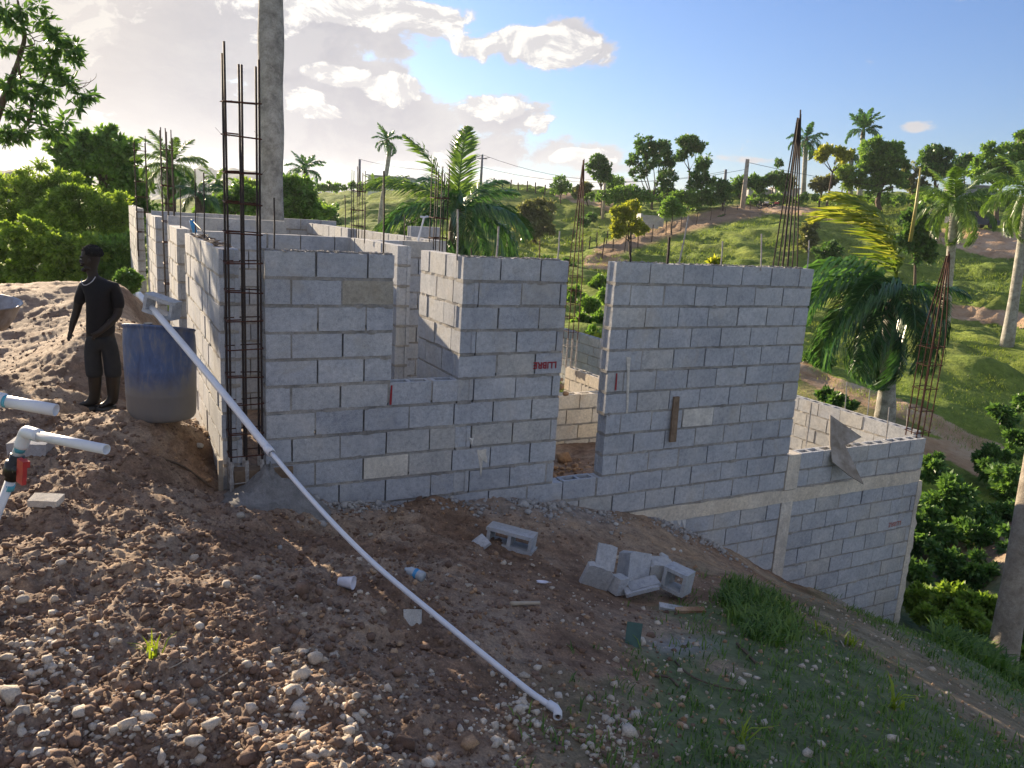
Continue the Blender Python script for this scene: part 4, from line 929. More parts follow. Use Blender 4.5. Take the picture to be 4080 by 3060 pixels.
def frond_mesh(name, mat, L_=1.0, n=44, arc=1.3, leaf=0.34, hang=0.75, width=0.022, rseed=0, stem=0.012, sweep=0.0):
    """pinnate leaf along +x, bending down by arc (rad); leaflets hang"""
    rs = random.Random(rseed); V = []; F = []; p = np.array([0., 0., 0.]); a0 = 0.0; N_ = 18; pts = []; dirs = []
    for i in range(N_+1):
        t = i/N_; a = -arc*t**1.5; d = np.array([math.cos(a), math.sin(sweep*t), math.sin(a)]); d /= np.linalg.norm(d); pts.append(p.copy()); dirs.append(d); p = p+d*L_/N_
    for i in range(N_):          # rachis
        r0 = stem*L_*(1-i/N_*.85); r1 = stem*L_*(1-(i+1)/N_*.85)
        for (sa, sb) in (((0, 1), (0.9, -0.5)), ((0.9, -0.5), (-0.9, -0.5)), ((-0.9, -0.5), (0, 1))):
            b = len(V)
            for (q, r, dd) in ((pts[i], r0, dirs[i]), (pts[i+1], r1, dirs[i+1])):
                side = np.array([0, 1, 0]); up = np.cross(dd, side)*-1
                for s_ in (sa, sb): V.append(q+side*s_[0]*r+up*s_[1]*r)
            F.append((b, b+1, b+3, b+2))
    for k in range(n):
        t = 0.14+0.86*(k+.5)/n; i = min(int(t*N_), N_-1); q = pts[i]+(pts[i+1]-pts[i])*(t*N_-i); dd = dirs[i]
        ln = leaf*L_*(math.sin(math.pi*min(1, 0.16+t*0.84))**0.6)*rs.uniform(.85, 1.1)
        for sgn in (-1, 1):
            side = np.array([0, sgn, 0.]); up = np.array([-dd[2], 0, dd[0]])
            out = dd*rs.uniform(.45, .8)+side*0.85+up*rs.uniform(-.35, .5); out /= np.linalg.norm(out)
            h = hang*rs.uniform(.7, 1.2); mid = q+out*ln*0.5+np.array([0, 0, -h*ln*0.10]); tip = q+out*ln*(0.95-.25*h)+np.array([0, 0, -h*ln*0.55])
            w = np.cross(out, np.array([0, 0, 1.])); w /= np.linalg.norm(w)+1e-9; w = (w+up*rs.uniform(-.5, .5)); w *= width*L_*0.5
            b = len(V); V += [q-w*.5, q+w*.5, mid+w, mid-w, tip]; F += [(b, b+1, b+2, b+3)]; F += [(b+3, b+2, b+4, b+4)]
    F4 = [f for f in F if f[2] != f[3]]; F3 = [(f[0], f[1], f[2]) for f in F if f[2] == f[3]]
    me = bpy.data.meshes.new(name); me.from_pydata([tuple(v) for v in V], [], F4+F3); me.materials.append(mat); me.update(); return me
FR = {}
def fronds(mat, dense=True):
    key = (mat.name, dense)
    if key not in FR:
        n = 84 if dense else 22; w = 0.0165 if dense else 0.055
        FR[key] = [frond_mesh('frond_mesh', mat, 1, n, a, 0.27, h, w, s, 0.010, sw) for s, (a, h, sw) in enumerate([(0.7, .5, 0.1), (1.3, .9, -.15), (1.9, 1.0, .2), (2.3, 1.15, -.1), (1.0, 0.8, .25)])]
    return FR[key]
def palm(label, base, heart, tr, fl, spec, mat, bark=PALMBARK, seed=0, dense=True, group='royal palms', shaft=True, mats=None, bulge=0.0, skirt=0):
    """spec: list of (azimuth deg in the picture plane sense: 0 = right, 90 = away, 180 = left, 270 = towards; elevation deg; length factor; arc kind)"""
    base = np.array(base, float); heart = np.array(heart, float); rnd = random.Random(seed)
    e = empty('palm_tree', base, label, 'palm tree', group); m = MB()
    n = 9; P = [base*(1-t)+heart*t+np.array([math.sin(t*2.5+seed)*tr*bulge*3, 0, 0]) for t in np.linspace(0, 1, n)]; P[0][2] -= .3
    m.tube(P, [tr*(1.35-.4*min(1, t*3)) for t in np.linspace(0, 1, n)], 14); m.build('trunk', bark, e, True)
    if shaft:
        m = MB(); m.tube([heart, heart+[0, 0, fl*.12], heart+[0, 0, fl*.30]], [tr*.95, tr*.85, tr*.3], 10); m.build('crownshaft', LEAF_MID if mat != PALM_DARK else BARK, e, True)
    top = heart+np.array([0, 0, fl*0.18])
    for i, (a, el, lf, kd) in enumerate(spec):
        mt = mat if mats is None or i not in mats else mats[i]
        me = fronds(mt, dense)[kd]; o = bpy.data.objects.new('frond', me); COL.objects.link(o)
        o.location = tuple(top+np.array([0, 0, rnd.uniform(-.05, .05)*fl])); o.rotation_euler = Euler((rnd.uniform(-.3, .3), -R(el), R(a)), 'XYZ'); s = fl*lf; o.scale = (s, s, s)
        o.parent = e; o.matrix_parent_inverse = parent_mw(e).inverted()
        if mt is PALM_YEL: o['label'] = 'yellow-green young frond'
    for i in range(skirt):
        a = rnd.uniform(0, 360); me = fronds(mat, dense)[3]; o = bpy.data.objects.new('frond', me); COL.objects.link(o); o.location = tuple(heart-np.array([0, 0, .02]))
        o.rotation_euler = Euler((0, R(rnd.uniform(35, 60)), R(a)), 'XYZ'); s = fl*.75; o.scale = (s, s, s); o.parent = e; o.matrix_parent_inverse = parent_mw(e).inverted()
    return e
def ring_spec(n, seed, el=(-15, 60), lf=(0.85, 1.05), wind=0):
    rnd = random.Random(seed); out = []
    for i in range(n):
        a = 360*i/n+rnd.uniform(-14, 14)
        if wind: a += wind*math.sin(math.radians(a))*-1 if False else 0
        e_ = el[0]+(el[1]-el[0])*((i*0.618) % 1.0); out.append((a, e_, rnd.uniform(*lf), 3 if e_ < 0 else (2 if e_ < 22 else (1 if e_ < 45 else 0))))
    return out
def gpt(x, y, Y):            # plan position under a picture point, dropped on the terrain
    p = at(x, y, Y); return np.array([p[0], p[1], float(base_z(np.array([p[0]]), np.array([p[1]]))[0])])

# great palm trunk rising out of the picture behind the shell
b = gpt(586, 470, 14.5); t_ = at(585, -60, 14.5+1.2)
e = empty('palm_tree', b, 'huge lichen-mottled grey palm trunk running out of the top of the picture', 'palm tree', 'royal palms'); m = MB()
n_ = 24; m.tube([b*(1-t)+t_*t for t in np.linspace(0, 1, n_)], [0.205+0.012*math.sin(i*1.1)+0.03*i/n_ for i in range(n_)], 24); m.build('trunk', PALMBARK, e, True)
top_ = t_+np.array([0, 0, 3.5]); m = MB(); m.tube([t_, top_], [.235, .2], 16); m.build('crownshaft', LEAF_MID, e, True)
for i, (a, el, lf, kd) in enumerate(ring_spec(9, 5, (15, 60))):
    o = bpy.data.objects.new('frond', fronds(PALM_MID, False)[kd]); COL.objects.link(o); o.location = tuple(top_); o.rotation_euler = Euler((0, -R(el), R(a)), 'XYZ'); o.scale = (3, 3, 3); o.parent = e; o.matrix_parent_inverse = parent_mw(e).inverted()

# near right trunk on the ravine edge
b = at(2162, 1440, 9.2); t_ = at(2262, 860, 9.2+.8); b2 = gpt(2162, 1440, 9.2); m = MB()
e = empty('tree', b, 'leaning pale tree trunk at the right edge, at the foot of the earth slope', 'tree', 'trees')
m.tube([b-[0, 0, .6], b, b*.66+t_*.34, b*.33+t_*.67, t_, t_*1.0+(t_-b)*.8], [.30, .19, .155, .15, .14, .12], 18); m.build('trunk', GREYBARK, e, True)
top_ = t_+(t_-b)*.8; C, Nn = crown_points([(top_+np.array([2.6, .3, 2.4]), (1.6, 1.6, 1.2))], 2500, np.random.RandomState(2)); link_mesh('crown', leaves_mesh('crown', C, Nn, .2, LEAF_MID, np.random.RandomState(3)), e)

# palm between the shell and the hills (dark, feathery)
Yc = 25.0; hb = at(985, 500, Yc); bb = gpt(990, 640, Yc)
spec = [(75, 84, 1.0, 0), (200, 66, .95, 0), (185, 38, 1.05, 1), (172, 16, 1.05, 2), (215, 24, .95, 2), (188, -4, .95, 2), (240, 10, .85, 3), (290, 20, .9, 3), (330, 22, .95, 2), (2, 28, .9, 3), (12, 2, .95, 3), (345, -6, .95, 3), (40, 45, .8, 1), (265, 38, .75, 2), (130, 50, .8, 1), (300, -10, .85, 3), (355, -22, .8, 3), (20, 60, .7, 1)]
palm('large dark green palm with arching fronds in the middle, behind the window wall', bb, hb, .26, 3.1, spec, PALM_DARK, BARK, 3, mats={0: PALM_MID, 1: PALM_MID, 2: PALM_MID, 3: PALM_MID, 5: PALM_MID}, skirt=4)
# palm on the right, glossy dark, with one yellow frond
Yd = 20.0; hd = at(1925, 690, Yd); bd = gpt(1912, 905, Yd)
spec = [(178, 84, 1.25, 3), (190, 30, 1.15, 3), (170, 18, 1.15, 3), (205, 8, 1.1, 3), (180, -8, 1.05, 3), (222, 20, 1.05, 3), (240, -5, 1.0, 3), (262, 15, .95, 3), (285, 0, .9, 3), (300, -14, .85, 3), (320, 4, .72, 3), (348, 28, .62, 1), (335, -18, .72, 3), (0, 5, .55, 3), (150, 40, 1, 3), (200, -25, 1, 3), (60, 30, .8, 2), (100, 25, .8, 3), (270, 42, .8, 3), (188, 45, 1.2, 3), (165, 88, 1.2, 2), (235, 40, 1, 3)]
palm('glossy dark palm right of the long wall, its fronds blown left, one young frond yellow', bd, hd, .21, 2.95, spec, PALM_DARK, PALMBARK, 5, mats={0: PALM_YEL, 20: PALM_YEL}, skirt=6)
# two palms farther right
palm('pale green palm with split trunk shaft, right of the glossy palm', gpt(2048, 660, 40), at(2062, 460, 40), .22, 2.6, ring_spec(17, 8, (-20, 70)), PALM_MID, PALMBARK, 8, skirt=3)
palm('royal palm cut by the right edge, fronds hanging before the sky', gpt(2196, 640, 34), at(2222, 440, 34), .22, 2.6, ring_spec(16, 9, (-25, 65)), PALM_MID, PALMBARK, 9, skirt=3)
palm('tall thin palm standing alone against the clouds', gpt(829, 500, 58), at(836, 313, 58), .16, 1.35, ring_spec(15, 11, (-25, 75)), PALM_DARK, PALMBARK, 11, dense=False, bulge=.6)
palm('palm above the sunlit bush right of the huge trunk', gpt(660, 470, 62), at(660, 374, 62), .17, 1.75, ring_spec(15, 12, (-10, 70)), PALM_DARK, PALMBARK, 12, dense=False)
palm('windblown palm behind the gathered bars on the ridge', gpt(1735, 430, 104), at(1741, 312, 104), .3, 3.0, ring_spec(16, 13, (-30, 75)), PALM_DARK, PALMBARK, 13, dense=False)
palm('highest palm on the ridge, its crown bent to the left', gpt(1858, 420, 108), at(1864, 292, 108), .3, 3.2, [(180+a_*.45, e_, l, k) for a_, e_, l, k in ring_spec(15, 14, (0, 80))]+[(350, 10, .8, 3)], PALM_DARK, PALMBARK, 14, dense=False)
palm('drooping palm on the ridge, left of the big round tree', gpt(1840, 430, 100), at(1838, 345, 100), .25, 2.4, ring_spec(12, 15, (-25, 40)), PALM_DARK, PALMBARK, 15, dense=False)
palm('small backlit palm behind the left bar cages', gpt(365, 480, 26), at(368, 372, 26), .18, 1.35, ring_spec(18, 16, (-30, 75)), PALM_MID, BARK, 16, skirt=3)
palm('young palm low behind the left walls', gpt(430, 480, 24), at(432, 438, 24), .14, 1.1, ring_spec(12, 17, (-5, 55)), PALM_DARK, BARK, 17)
palm('distant palm left of the huge trunk', gpt(470, 480, 48), at(469, 402, 48), .22, 1.3, ring_spec(13, 18, (-15, 70)), PALM_MID, PALMBARK, 18, dense=False)
palm('little fan of palm leaves beside the white house', gpt(902, 440, 100), at(805, 398, 118), .2, 1.9, ring_spec(10, 19, (0, 70)), PALM_MID, PALMBARK, 19, dense=False)

# ---- left woodland
def TB(Y, *bl): return [blob_px(x, y, r, Y, q) for (x, y, r, q) in bl]
tree('tree', 'leafy tree reaching over the top left corner, its twigs against the bright sky', gpt(-150, 560, 12), TB(12, (12, 25, 20, .8), (35, 55, 16, .8), (52, 20, 14, .7), (100, 50, 16, .9), (84, 12, 12, .7), (120, 78, 15, 1.1), (135, 108, 17, .9), (110, 118, 15, .8), (80, 112, 14, .9), (165, 100, 13, 1.1), (160, 128, 11, .8), (72, 140, 14, 1.0), (105, 150, 16, .7), (128, 160, 15, .7), (150, 182, 17, .7), (175, 205, 16, .6), (200, 205, 8, .6), (110, 190, 16, .6), (82, 180, 15, .6), (45, 170, 14, .7), (20, 190, 22, .8), (60, 205, 18, .6), (90, 215, 14, .7), (165, 232, 12, .6), (85, 245, 13, .7), (110, 285, 26, .6), (140, 262, 14, .6), (30, 240, 22, .7), (10, 290, 22, .8), (55, 285, 18, .7), (12, 100, 16, .8)), 2100, .15, LEAF_DARK, GREYBARK, .085, 21, fk=at(-70, 420, 12), limbs=False, aspect=.30, clump=.55, shell=.0, droop=.5)
m = MB()  # bare limbs of the same tree
rnd = random.Random(77); tl = [o for o in bpy.data.objects if o.get('label', '').startswith('leafy tree reaching')][0]
def limb(pts, r): m.tube(smooth([at(x, y, 12+d) for x, y, d in pts], 4), [r*(1-.75*i/(4*(len(pts)-1))) for i in range(4*(len(pts)-1)+1)], 6)
limb([(-60, 420, 0), (0, 235, 0), (18, 190, 0), (52, 90, .1), (45, 40, .1), (38, 0, .1)], .06); limb([(30, 300, .2), (60, 265, .2), (72, 225, .1), (95, 175, 0), (118, 120, 0)], .035); limb([(60, 262, 0), (110, 275, .1), (150, 300, .1)], .02); limb([(45, 170, -.1), (40, 110, -.1), (75, 95, -.1), (62, 70, -.1)], .018)
for q in range(26):
    x, y = rnd.uniform(0, 110), rnd.uniform(70, 250); a = rnd.uniform(-1, 2.4); l = rnd.uniform(15, 45); limb([(x, y, 0), (x+l*.5*math.cos(a), y-l*.5*math.sin(a)+rnd.uniform(-4, 4), .1), (x+l*math.cos(a*.8), y-l*math.sin(a*.8), .2)], .008)
for (x, y) in ((160, 190), (172, 180), (150, 195)): limb([(x, y, 0), (x+20, y-2, 0), (x+34, y-12, 0), (x+36, y-22, 0)], .006)
m.build('branches', BARK, tl, True)
tree('tree', 'dense tree in front of the left skyline, its crown above the shell corner', gpt(230, 520, 34), TB(34, (190, 330, 48, .8), (240, 318, 42, .8), (160, 350, 40, .7), (268, 345, 30, .8), (225, 380, 60, .7), (280, 395, 32, .9), (130, 312, 30, .6), (205, 300, 22, .8)), 17000, .23, LEAF_MID, BARK, .16, 22, aspect=.5)
tree('tree', 'dark slender tree behind the far left bar cages', gpt(300, 500, 36), TB(36, (292, 400, 26, 1.3), (300, 450, 30, 1.2), (275, 440, 30, 1)), 6000, .22, LEAF_DARK, BARK, .12, 23)
tree('tree', 'feathery light green tree at the far left', gpt(60, 560, 27), TB(27, (30, 400, 45, .6), (90, 385, 45, .55), (20, 450, 60, .7), (95, 430, 60, .6), (150, 400, 40, .5), (60, 480, 60, .6)), 20000, .15, LEAF_LIGHT, BARK, .12, 24, aspect=.35)
tree('tree', 'broad yellow-green tree left of the shell, lit from behind', gpt(180, 560, 25), TB(25, (170, 440, 60, .55), (230, 450, 55, .55), (130, 470, 50, .6), (265, 480, 45, .7), (200, 490, 60, .6), (240, 520, 45, .6)), 22000, .15, LEAF_LIGHT, BARK, .12, 25, aspect=.38)
tree('shrub', 'thick bush behind the man and his path, catching the sun', gpt(120, 610, 21), TB(21, (40, 520, 60, .7), (110, 530, 60, .6), (170, 545, 55, .7), (70, 580, 65, .6), (140, 590, 60, .5), (10, 590, 50, .7)), 24000, .125, LEAF_LIGHT, BARK, .06, 26, cat='bush', aspect=.5)
tree('shrub', 'bush between the man and the left wall', gpt(255, 610, 21.5), TB(21.5, (240, 550, 45, .8), (270, 590, 40, .9), (215, 590, 45, .8), (280, 530, 30, .9)), 14000, .125, LEAF_MID, BARK, .05, 27, cat='bush', aspect=.5)
tree('shrub', 'low dark bush at the foot of the left wall end', gpt(278, 625, 14.4), TB(14.4, (275, 605, 20, .9), (262, 618, 16, .8)), 2600, .11, LEAF_DARK, BARK, .03, 28, cat='bush', aspect=.6)
tree('tree', 'round bush tree right of the huge trunk, lit at its crown', gpt(640, 470, 40), TB(40, (615, 400, 28, .8), (650, 410, 34, .8), (600, 430, 30, .9), (655, 450, 40, .7), (625, 460, 34, .8), (690, 455, 26, .8)), 9000, .24, LEAF_MID, BARK, .14, 30)
tree('tree', 'low leafy tree behind the left walls, between the young palms', gpt(500, 480, 38), TB(38, (520, 425, 30, .8), (545, 440, 32, .8), (490, 445, 28, .8), (455, 450, 26, .7)), 7000, .22, LEAF_MID, BARK, .1, 31)
tree('tree', 'green tree close to the huge trunk on its left', gpt(545, 480, 45), TB(45, (540, 410, 22, .9), (550, 450, 30, .9)), 3500, .25, LEAF_LIGHT, BARK, .1, 32)
# ---- hill and ridge trees (x, y, radius, squash)
R_ = [
 ('wide rounded tree on the dark slope left of the ravine', 70, (1155, 560), [(1140, 460, 26, .9), (1170, 455, 28, .9), (1155, 485, 34, .8), (1130, 490, 20, .8), (1180, 490, 20, .8)], 7000, .30, LEAF_GREY, .25),
 ('small twiggy tree alone on the hill crest before bright cloud', 95, (1212, 428), [(1212, 395, 14, .9), (1203, 408, 12, .8), (1222, 404, 12, .8)], 900, .35, LEAF_MID, .1),
 ('yellow-green young tree over the straw slope', 52, (1364, 570), [(1340, 460, 17, .8), (1365, 450, 18, .8), (1355, 480, 26, .7), (1335, 500, 18, .8), (1378, 492, 18, .7)], 4200, .22, LEAF_YEL, .09),
 ('small round tree at the end of the grey block enclosure', 66, (1452, 500), [(1452, 440, 16, .8), (1440, 455, 14, .8), (1466, 455, 14, .8)], 2000, .25, LEAF_MID, .09),
 ('tree with a leaning bare stem behind the gathered bars of the gap', 88, (1300, 450), [(1293, 346, 15, .8), (1305, 358, 14, .8), (1281, 365, 14, .8), (1310, 380, 13, .8), (1295, 380, 13, .8)], 2200, .35, LEAF_DARK, .16),
 ('tall open tree with dark clumps, the largest on the middle ridge', 88, (1412, 450), [(1395, 315, 22, .8), (1425, 320, 22, .8), (1410, 345, 24, .7), (1370, 345, 15, .8), (1380, 372, 18, .6), (1445, 345, 18, .9), (1440, 385, 22, .8), (1440, 420, 20, .9)], 6500, .36, LEAF_DARK, .2),
 ('slim high tree with a topknot crown on the middle ridge', 90, (1488, 450), [(1488, 308, 20, .8), (1505, 318, 15, .8), (1472, 335, 12, .8)], 2800, .36, LEAF_DARK, .15),
 ('leafy tree right of the slim high tree', 86, (1515, 450), [(1520, 350, 16, .9), (1512, 375, 18, .9), (1530, 395, 16, .8), (1500, 400, 14, .8)], 3000, .33, LEAF_DARK, .15),
 ('large bush under the tall open tree', 82, (1380, 445), [(1350, 420, 26, .6), (1380, 425, 28, .6), (1320, 425, 22, .6)], 4500, .3, LEAF_MID, .12),
 ('light bush in the middle ridge row', 82, (1480, 450), [(1470, 425, 22, .7), (1500, 430, 22, .7), (1530, 425, 22, .8)], 4500, .3, LEAF_MID, .12),
 ('dark ball-shaped tree beside the ridge pole', 80, (1562, 450), [(1562, 418, 17, .9), (1560, 400, 12, .9)], 2600, .3, LEAF_DARK, .12),
 ('thin tree left of the ridge pole', 92, (1275, 440), [(1265, 405, 14, .7), (1250, 412, 10, .7)], 900, .35, LEAF_GREY, .1),
 ('spindly tree right of the bare stem', 92, (1335, 440), [(1335, 395, 14, .9), (1345, 410, 14, .8), (1322, 405, 12, .8)], 1400, .33, LEAF_MID, .1),
 ('loose small tree on the right ridge, left of the pole', 98, (1600, 425), [(1600, 395, 14, .9), (1590, 405, 12, .8)], 1200, .4, LEAF_MID, .12),
 ('bushy small tree just right of the ridge pole', 98, (1632, 425), [(1628, 392, 14, .9), (1640, 402, 14, .9)], 1500, .4, LEAF_MID, .12),
 ('bent tree with a lone top twig', 98, (1668, 430), [(1668, 385, 14, .7), (1684, 378, 12, .6), (1655, 392, 10, .7), (1681, 352, 5, 1.1)], 1400, .4, LEAF_DARK, .14),
 ('small even tree left of the windblown palm', 98, (1700, 430), [(1700, 392, 17, .7), (1690, 400, 12, .8)], 1600, .4, LEAF_MID, .14),
 ('airy tree right of the windblown palm', 96, (1772, 430), [(1772, 398, 16, .9), (1790, 392, 14, .8)], 1700, .4, LEAF_GREY, .14),
 ('crooked yellow-topped tree between two ridge palms', 90, (1785, 450), [(1785, 325, 13, .9), (1775, 335, 12, .9), (1810, 330, 14, .7), (1822, 340, 12, .7), (1835, 332, 9, .7)], 2300, .36, LEAF_YEL, .16),
 ('pale open tree before the highest palm', 96, (1830, 435), [(1825, 372, 18, .9), (1840, 390, 20, .8)], 2300, .4, LEAF_LIGHT, .16),
 ('big round leafy tree, the broadest on the ridge', 94, (1905, 425), [(1895, 320, 30, .8), (1925, 330, 28, .8), (1900, 350, 40, .7), (1935, 365, 30, .8), (1885, 385, 34, .7), (1920, 395, 36, .6), (1870, 345, 20, .8)], 14000, .38, LEAF_MID, .4),
 ('dark compact tree right of the big round tree', 98, (2020, 425), [(2015, 330, 20, .8), (2035, 340, 22, .8), (2010, 355, 24, .8), (2030, 370, 22, .8)], 6500, .38, LEAF_DARK, .3),
 ('thin-leaved tree between the two dark ridge trees', 100, (1970, 425), [(1965, 370, 18, .8), (1975, 395, 22, .8), (1985, 405, 18, .8)], 2200, .4, LEAF_GREY, .16),
 ('small grey tree behind the pale palm', 104, (2085, 425), [(2080, 350, 14, .9), (2092, 345, 10, 1), (2070, 365, 12, .8)], 1300, .42, LEAF_DARK, .14),
 ('broad olive tree at the right edge of the ridge', 80, (2160, 440), [(2140, 350, 34, .7), (2185, 335, 36, .8), (2170, 370, 38, .7), (2120, 375, 24, .7), (2205, 300, 22, .9), (2140, 320, 16, .7), (2225, 350, 36, .9)], 12000, .34, LEAF_MID, .3),
 ('dark shrubby tree behind the yellow frond', 46, (1985, 560), [(1975, 470, 22, 1), (1990, 500, 28, 1), (1965, 520, 24, 1), (2000, 540, 24, .9)], 6500, .26, LEAF_DARK, .12),
 ('pale dry shrub beside the gathered bars', 58, (1745, 540), [(1748, 495, 16, 1.2), (1745, 520, 16, 1)], 1600, .25, LEAF_GREY, .08),
]
for i, (lab, Y, bp, bl, n, lf, mt, tr_) in enumerate(R_):
    tree('tree', lab, gpt(bp[0], bp[1], Y), TB(Y, *bl), n, lf, mt, BARK, tr_*0.75, 40+i, 'trees on the hills', aspect=.55)
# rows of ridge brush read as one mass
def brush(name, label, pts, n, leaf, mat, seed, cat='undergrowth'):
    rs = np.random.RandomState(seed); bl = [blob_px(x, y, r, Y, q) for (x, y, r, q, Y) in pts]; C, Nn = crown_points(bl, n, rs, .3, .4)
    o = link_mesh(name, leaves_mesh(name, C, Nn, leaf, mat, rs, .5)); tag(o, label, cat, kind='stuff'); return o
brush('ridge_scrub', 'low scrub along the hill crests', [(x+random.uniform(-6, 6), 424+0.012*(x-1300)+random.uniform(-4, 4), random.uniform(7, 14), .8, 96+random.uniform(-4, 4)) for x in range(1250, 2212, 16)]+[(x, 402+random.uniform(-4, 4)+abs(x-860)*.02, random.uniform(6, 13), .7, 104) for x in range(690, 1010, 13)]+[(x, 412+random.uniform(-2, 2), random.uniform(3, 6), .7, 100) for x in range(1040, 1250, 22)], 26000, .36, LEAF_MID, 71)
brush('hillside_bushes', 'dark bushes in the hollows of the hillside', [(705, 455, 22, .8, 74), (720, 480, 20, .8, 66), (690, 500, 26, .8, 60), (670, 520, 30, .9, 55), (1190, 590, 30, .7, 50), (1225, 585, 25, .8, 50), (1160, 575, 26, .7, 52), (1260, 480, 14, .8, 76), (1280, 470, 12, .8, 78), (1560, 470, 10, .6, 78), (1950, 480, 12, .6, 76), (1980, 478, 12, .6, 78), (1825, 480, 12, .6, 84), (1850, 470, 14, .7, 80), (1790, 545, 26, .8, 54), (1300, 760, 0.1, 1, 20)], 16000, .26, LEAF_DARK, 72)
brush('gap_shrubs', 'sunny shrubs on the bank seen through the door gap', [(1290, 610, 16, .8, 40), (1310, 640, 20, .8, 34), (1275, 660, 20, .8, 32), (1300, 690, 18, .8, 27), (1255, 690, 16, .8, 27), (1240, 640, 20, .8, 34), (1280, 720, 14, .7, 23), (1320, 600, 14, .7, 42), (1500, 600, 20, .6, 42)], 9000, .17, LEAF_MID, 73)
brush('ravine_thicket', 'dense dark thicket in the ravine right of the lower wall', [(2010, 1010, 40, .8, 16.5), (2050, 1080, 60, .9, 15.5), (2000, 1150, 50, 1, 14.5), (2100, 1170, 60, .9, 14.5), (2190, 1060, 50, 1, 17), (2160, 1130, 50, 1, 15.5), (2200, 960, 36, 1, 19), (2130, 1000, 40, .9, 18), (2040, 1210, 50, .8, 13.5), (2120, 1240, 50, .8, 13), (1985, 1230, 30, 1, 12.8), (2215, 1200, 50, 1, 13.5), (2170, 900, 30, .8, 21), (2212, 870, 24, .9, 23)], 42000, .13, LEAF_DARK, 74)
brush('ravine_shrubs', 'sunlit broad-leaved shrubs at the bottom right, below the thicket', [(2010, 1300, 36, .7, 11.8), (2060, 1290, 36, .7, 11.6), (2110, 1310, 36, .7, 11.2), (2080, 1340, 34, .7, 10.8), (2040, 1350, 26, .6, 10.6), (1975, 1290, 24, .9, 11.8), (2130, 1370, 26, .6, 10.4), (2000, 1330, 22, .6, 11), (2212, 1420, 30, .8, 10), (2200, 1320, 30, .9, 11)], 16000, .12, LEAF_LIGHT, 75)
brush('bench_bushes', 'bushes on the bench behind the right side wall', [(1780, 850, 16, .5, 19.5), (1810, 862, 18, .5, 19), (1840, 875, 12, .5, 18.6), (1760, 770, 20, .6, 26), (1785, 780, 16, .6, 25)], 3500, .14, LEAF_DARK, 76)
brush('agave_leaves', 'spiky bright leaves over the long right wall and in the door gap', [(1545, 569, 6, .7, 24), (1285, 735, 8, .6, 20), (1320, 742, 6, .5, 19)], 200, .26, LEAF_YEL, 77, 'plants')
# grass tufts on the near slopes
def tufts(name, label, X, Y, Z, h, mat, seed, per=7, spread=.05, lean=.6):
    rs = np.random.RandomState(seed); n = len(X); P = np.stack([X, Y, Z], 1).repeat(per, 0); m = len(P)
    P = P+np.concatenate([rs.normal(0, spread, (m, 2)), np.zeros((m, 1))], 1); a = rs.uniform(0, 6.28, m); ln = rs.uniform(.4, 1.1, m)*np.asarray(h).repeat(per) if hasattr(h, '__len__') else rs.uniform(.4, 1.1, m)*h
    d = np.stack([np.cos(a)*lean, np.sin(a)*lean, np.ones(m)], 1); d[:, :2] *= rs.uniform(.2, 1.2, m)[:, None]; s = np.stack([-np.sin(a), np.cos(a), np.zeros(m)], 1); w = (ln*.055)[:, None]
    mid = P+d*(ln*.55)[:, None]; tip = mid+d*np.array([1.6, 1.6, .35])*(ln*.45)[:, None]
    V = np.stack([P-s*w, P+s*w, mid+s*w*.8, mid-s*w*.8, tip-s*w*.15, tip+s*w*.15], 1).reshape(-1, 3); b = (np.arange(m)*6)[:, None]
    F = np.concatenate([b+np.array([[0, 1, 2, 3]]), b+np.array([[3, 2, 5, 4]])], 0); o = link_mesh(name, mesh_np(name, V, F, mat)); tag(o, label, 'grass', kind='stuff'); return o
rs = np.random.RandomState(91)
def scatter_px(n, cond, seed, ymin=1.6, ymax=11, xs=(-.75, .75)):
    rs = np.random.RandomState(seed); q = np.exp(rs.uniform(math.log(ymin+.5), math.log(ymax+.5), n))-.5; s = rs.uniform(xs[0], xs[1], n); X = s*(q+.4); Y = q; Z = gz(X, Y)
    px_, py_ = to_px(np.stack([X, Y, Z], 1)); k = cond(px_, py_, X, Y, rs); return X[k], Y[k], Z[k], px_[k], py_[k]
infront = lambda X, Y: (((X-OW[0])*EV[0]+(Y-OW[1])*EV[1]) < -0.03) | (((X-OW[0])*EU[0]+(Y-OW[1])*EU[1]) < -0.36)
X, Y, Z, a_, b_ = scatter_px(9000, lambda x, y, X, Y, r: infront(X, Y) & (((x-1480)/500+(y-1250)/700+r.normal(0, .25, len(x))) > .22) & (y > 1240) & (np.abs((y-1180)-(x-1560)*.62) > 26), 5)
tufts('slope_grass', 'short grass creeping over the lower right slope', X, Y, Z-.01, .085, GRASSM, 6, 6, .035)
X, Y, Z, a_, b_ = scatter_px(16000, lambda x, y, X, Y, r: infront(X, Y) & (np.hypot((x-1640-(y-1330)*.6)/70, (y-1330)/70) < 1), 7, 3.5, 7)
tufts('grass_clump', 'dense green clump of grass at the shoulder of the earth slope', X, Y, Z-.01, .13, GRASSM, 8, 7, .03)
for i, (x, y, h, lab) in enumerate(((315, 1412, .10, 'small bright weed sprouting in the stones, lower left'), (1775, 1370, .16, 'lone bright leaf plant on the slope shoulder'), (1840, 1395, .14, 'sprawling yellow-green weed beside a thin stick'), (1930, 1530, .2, 'thin grass tuft low on the right slope'), (1600, 1600, .13, 'faint grass tuft near the bottom edge'))):
    g = on_ground(x, y); rs2 = np.random.RandomState(i); n = 5; o = tufts('weed', lab, np.full(n, g[0])+rs2.normal(0, .02, n), np.full(n, g[1])+rs2.normal(0, .02, n), np.full(n, g[2]), h, GRASSY, 20+i, 3, .012, .7); del o['kind']; o['category'] = 'weed'
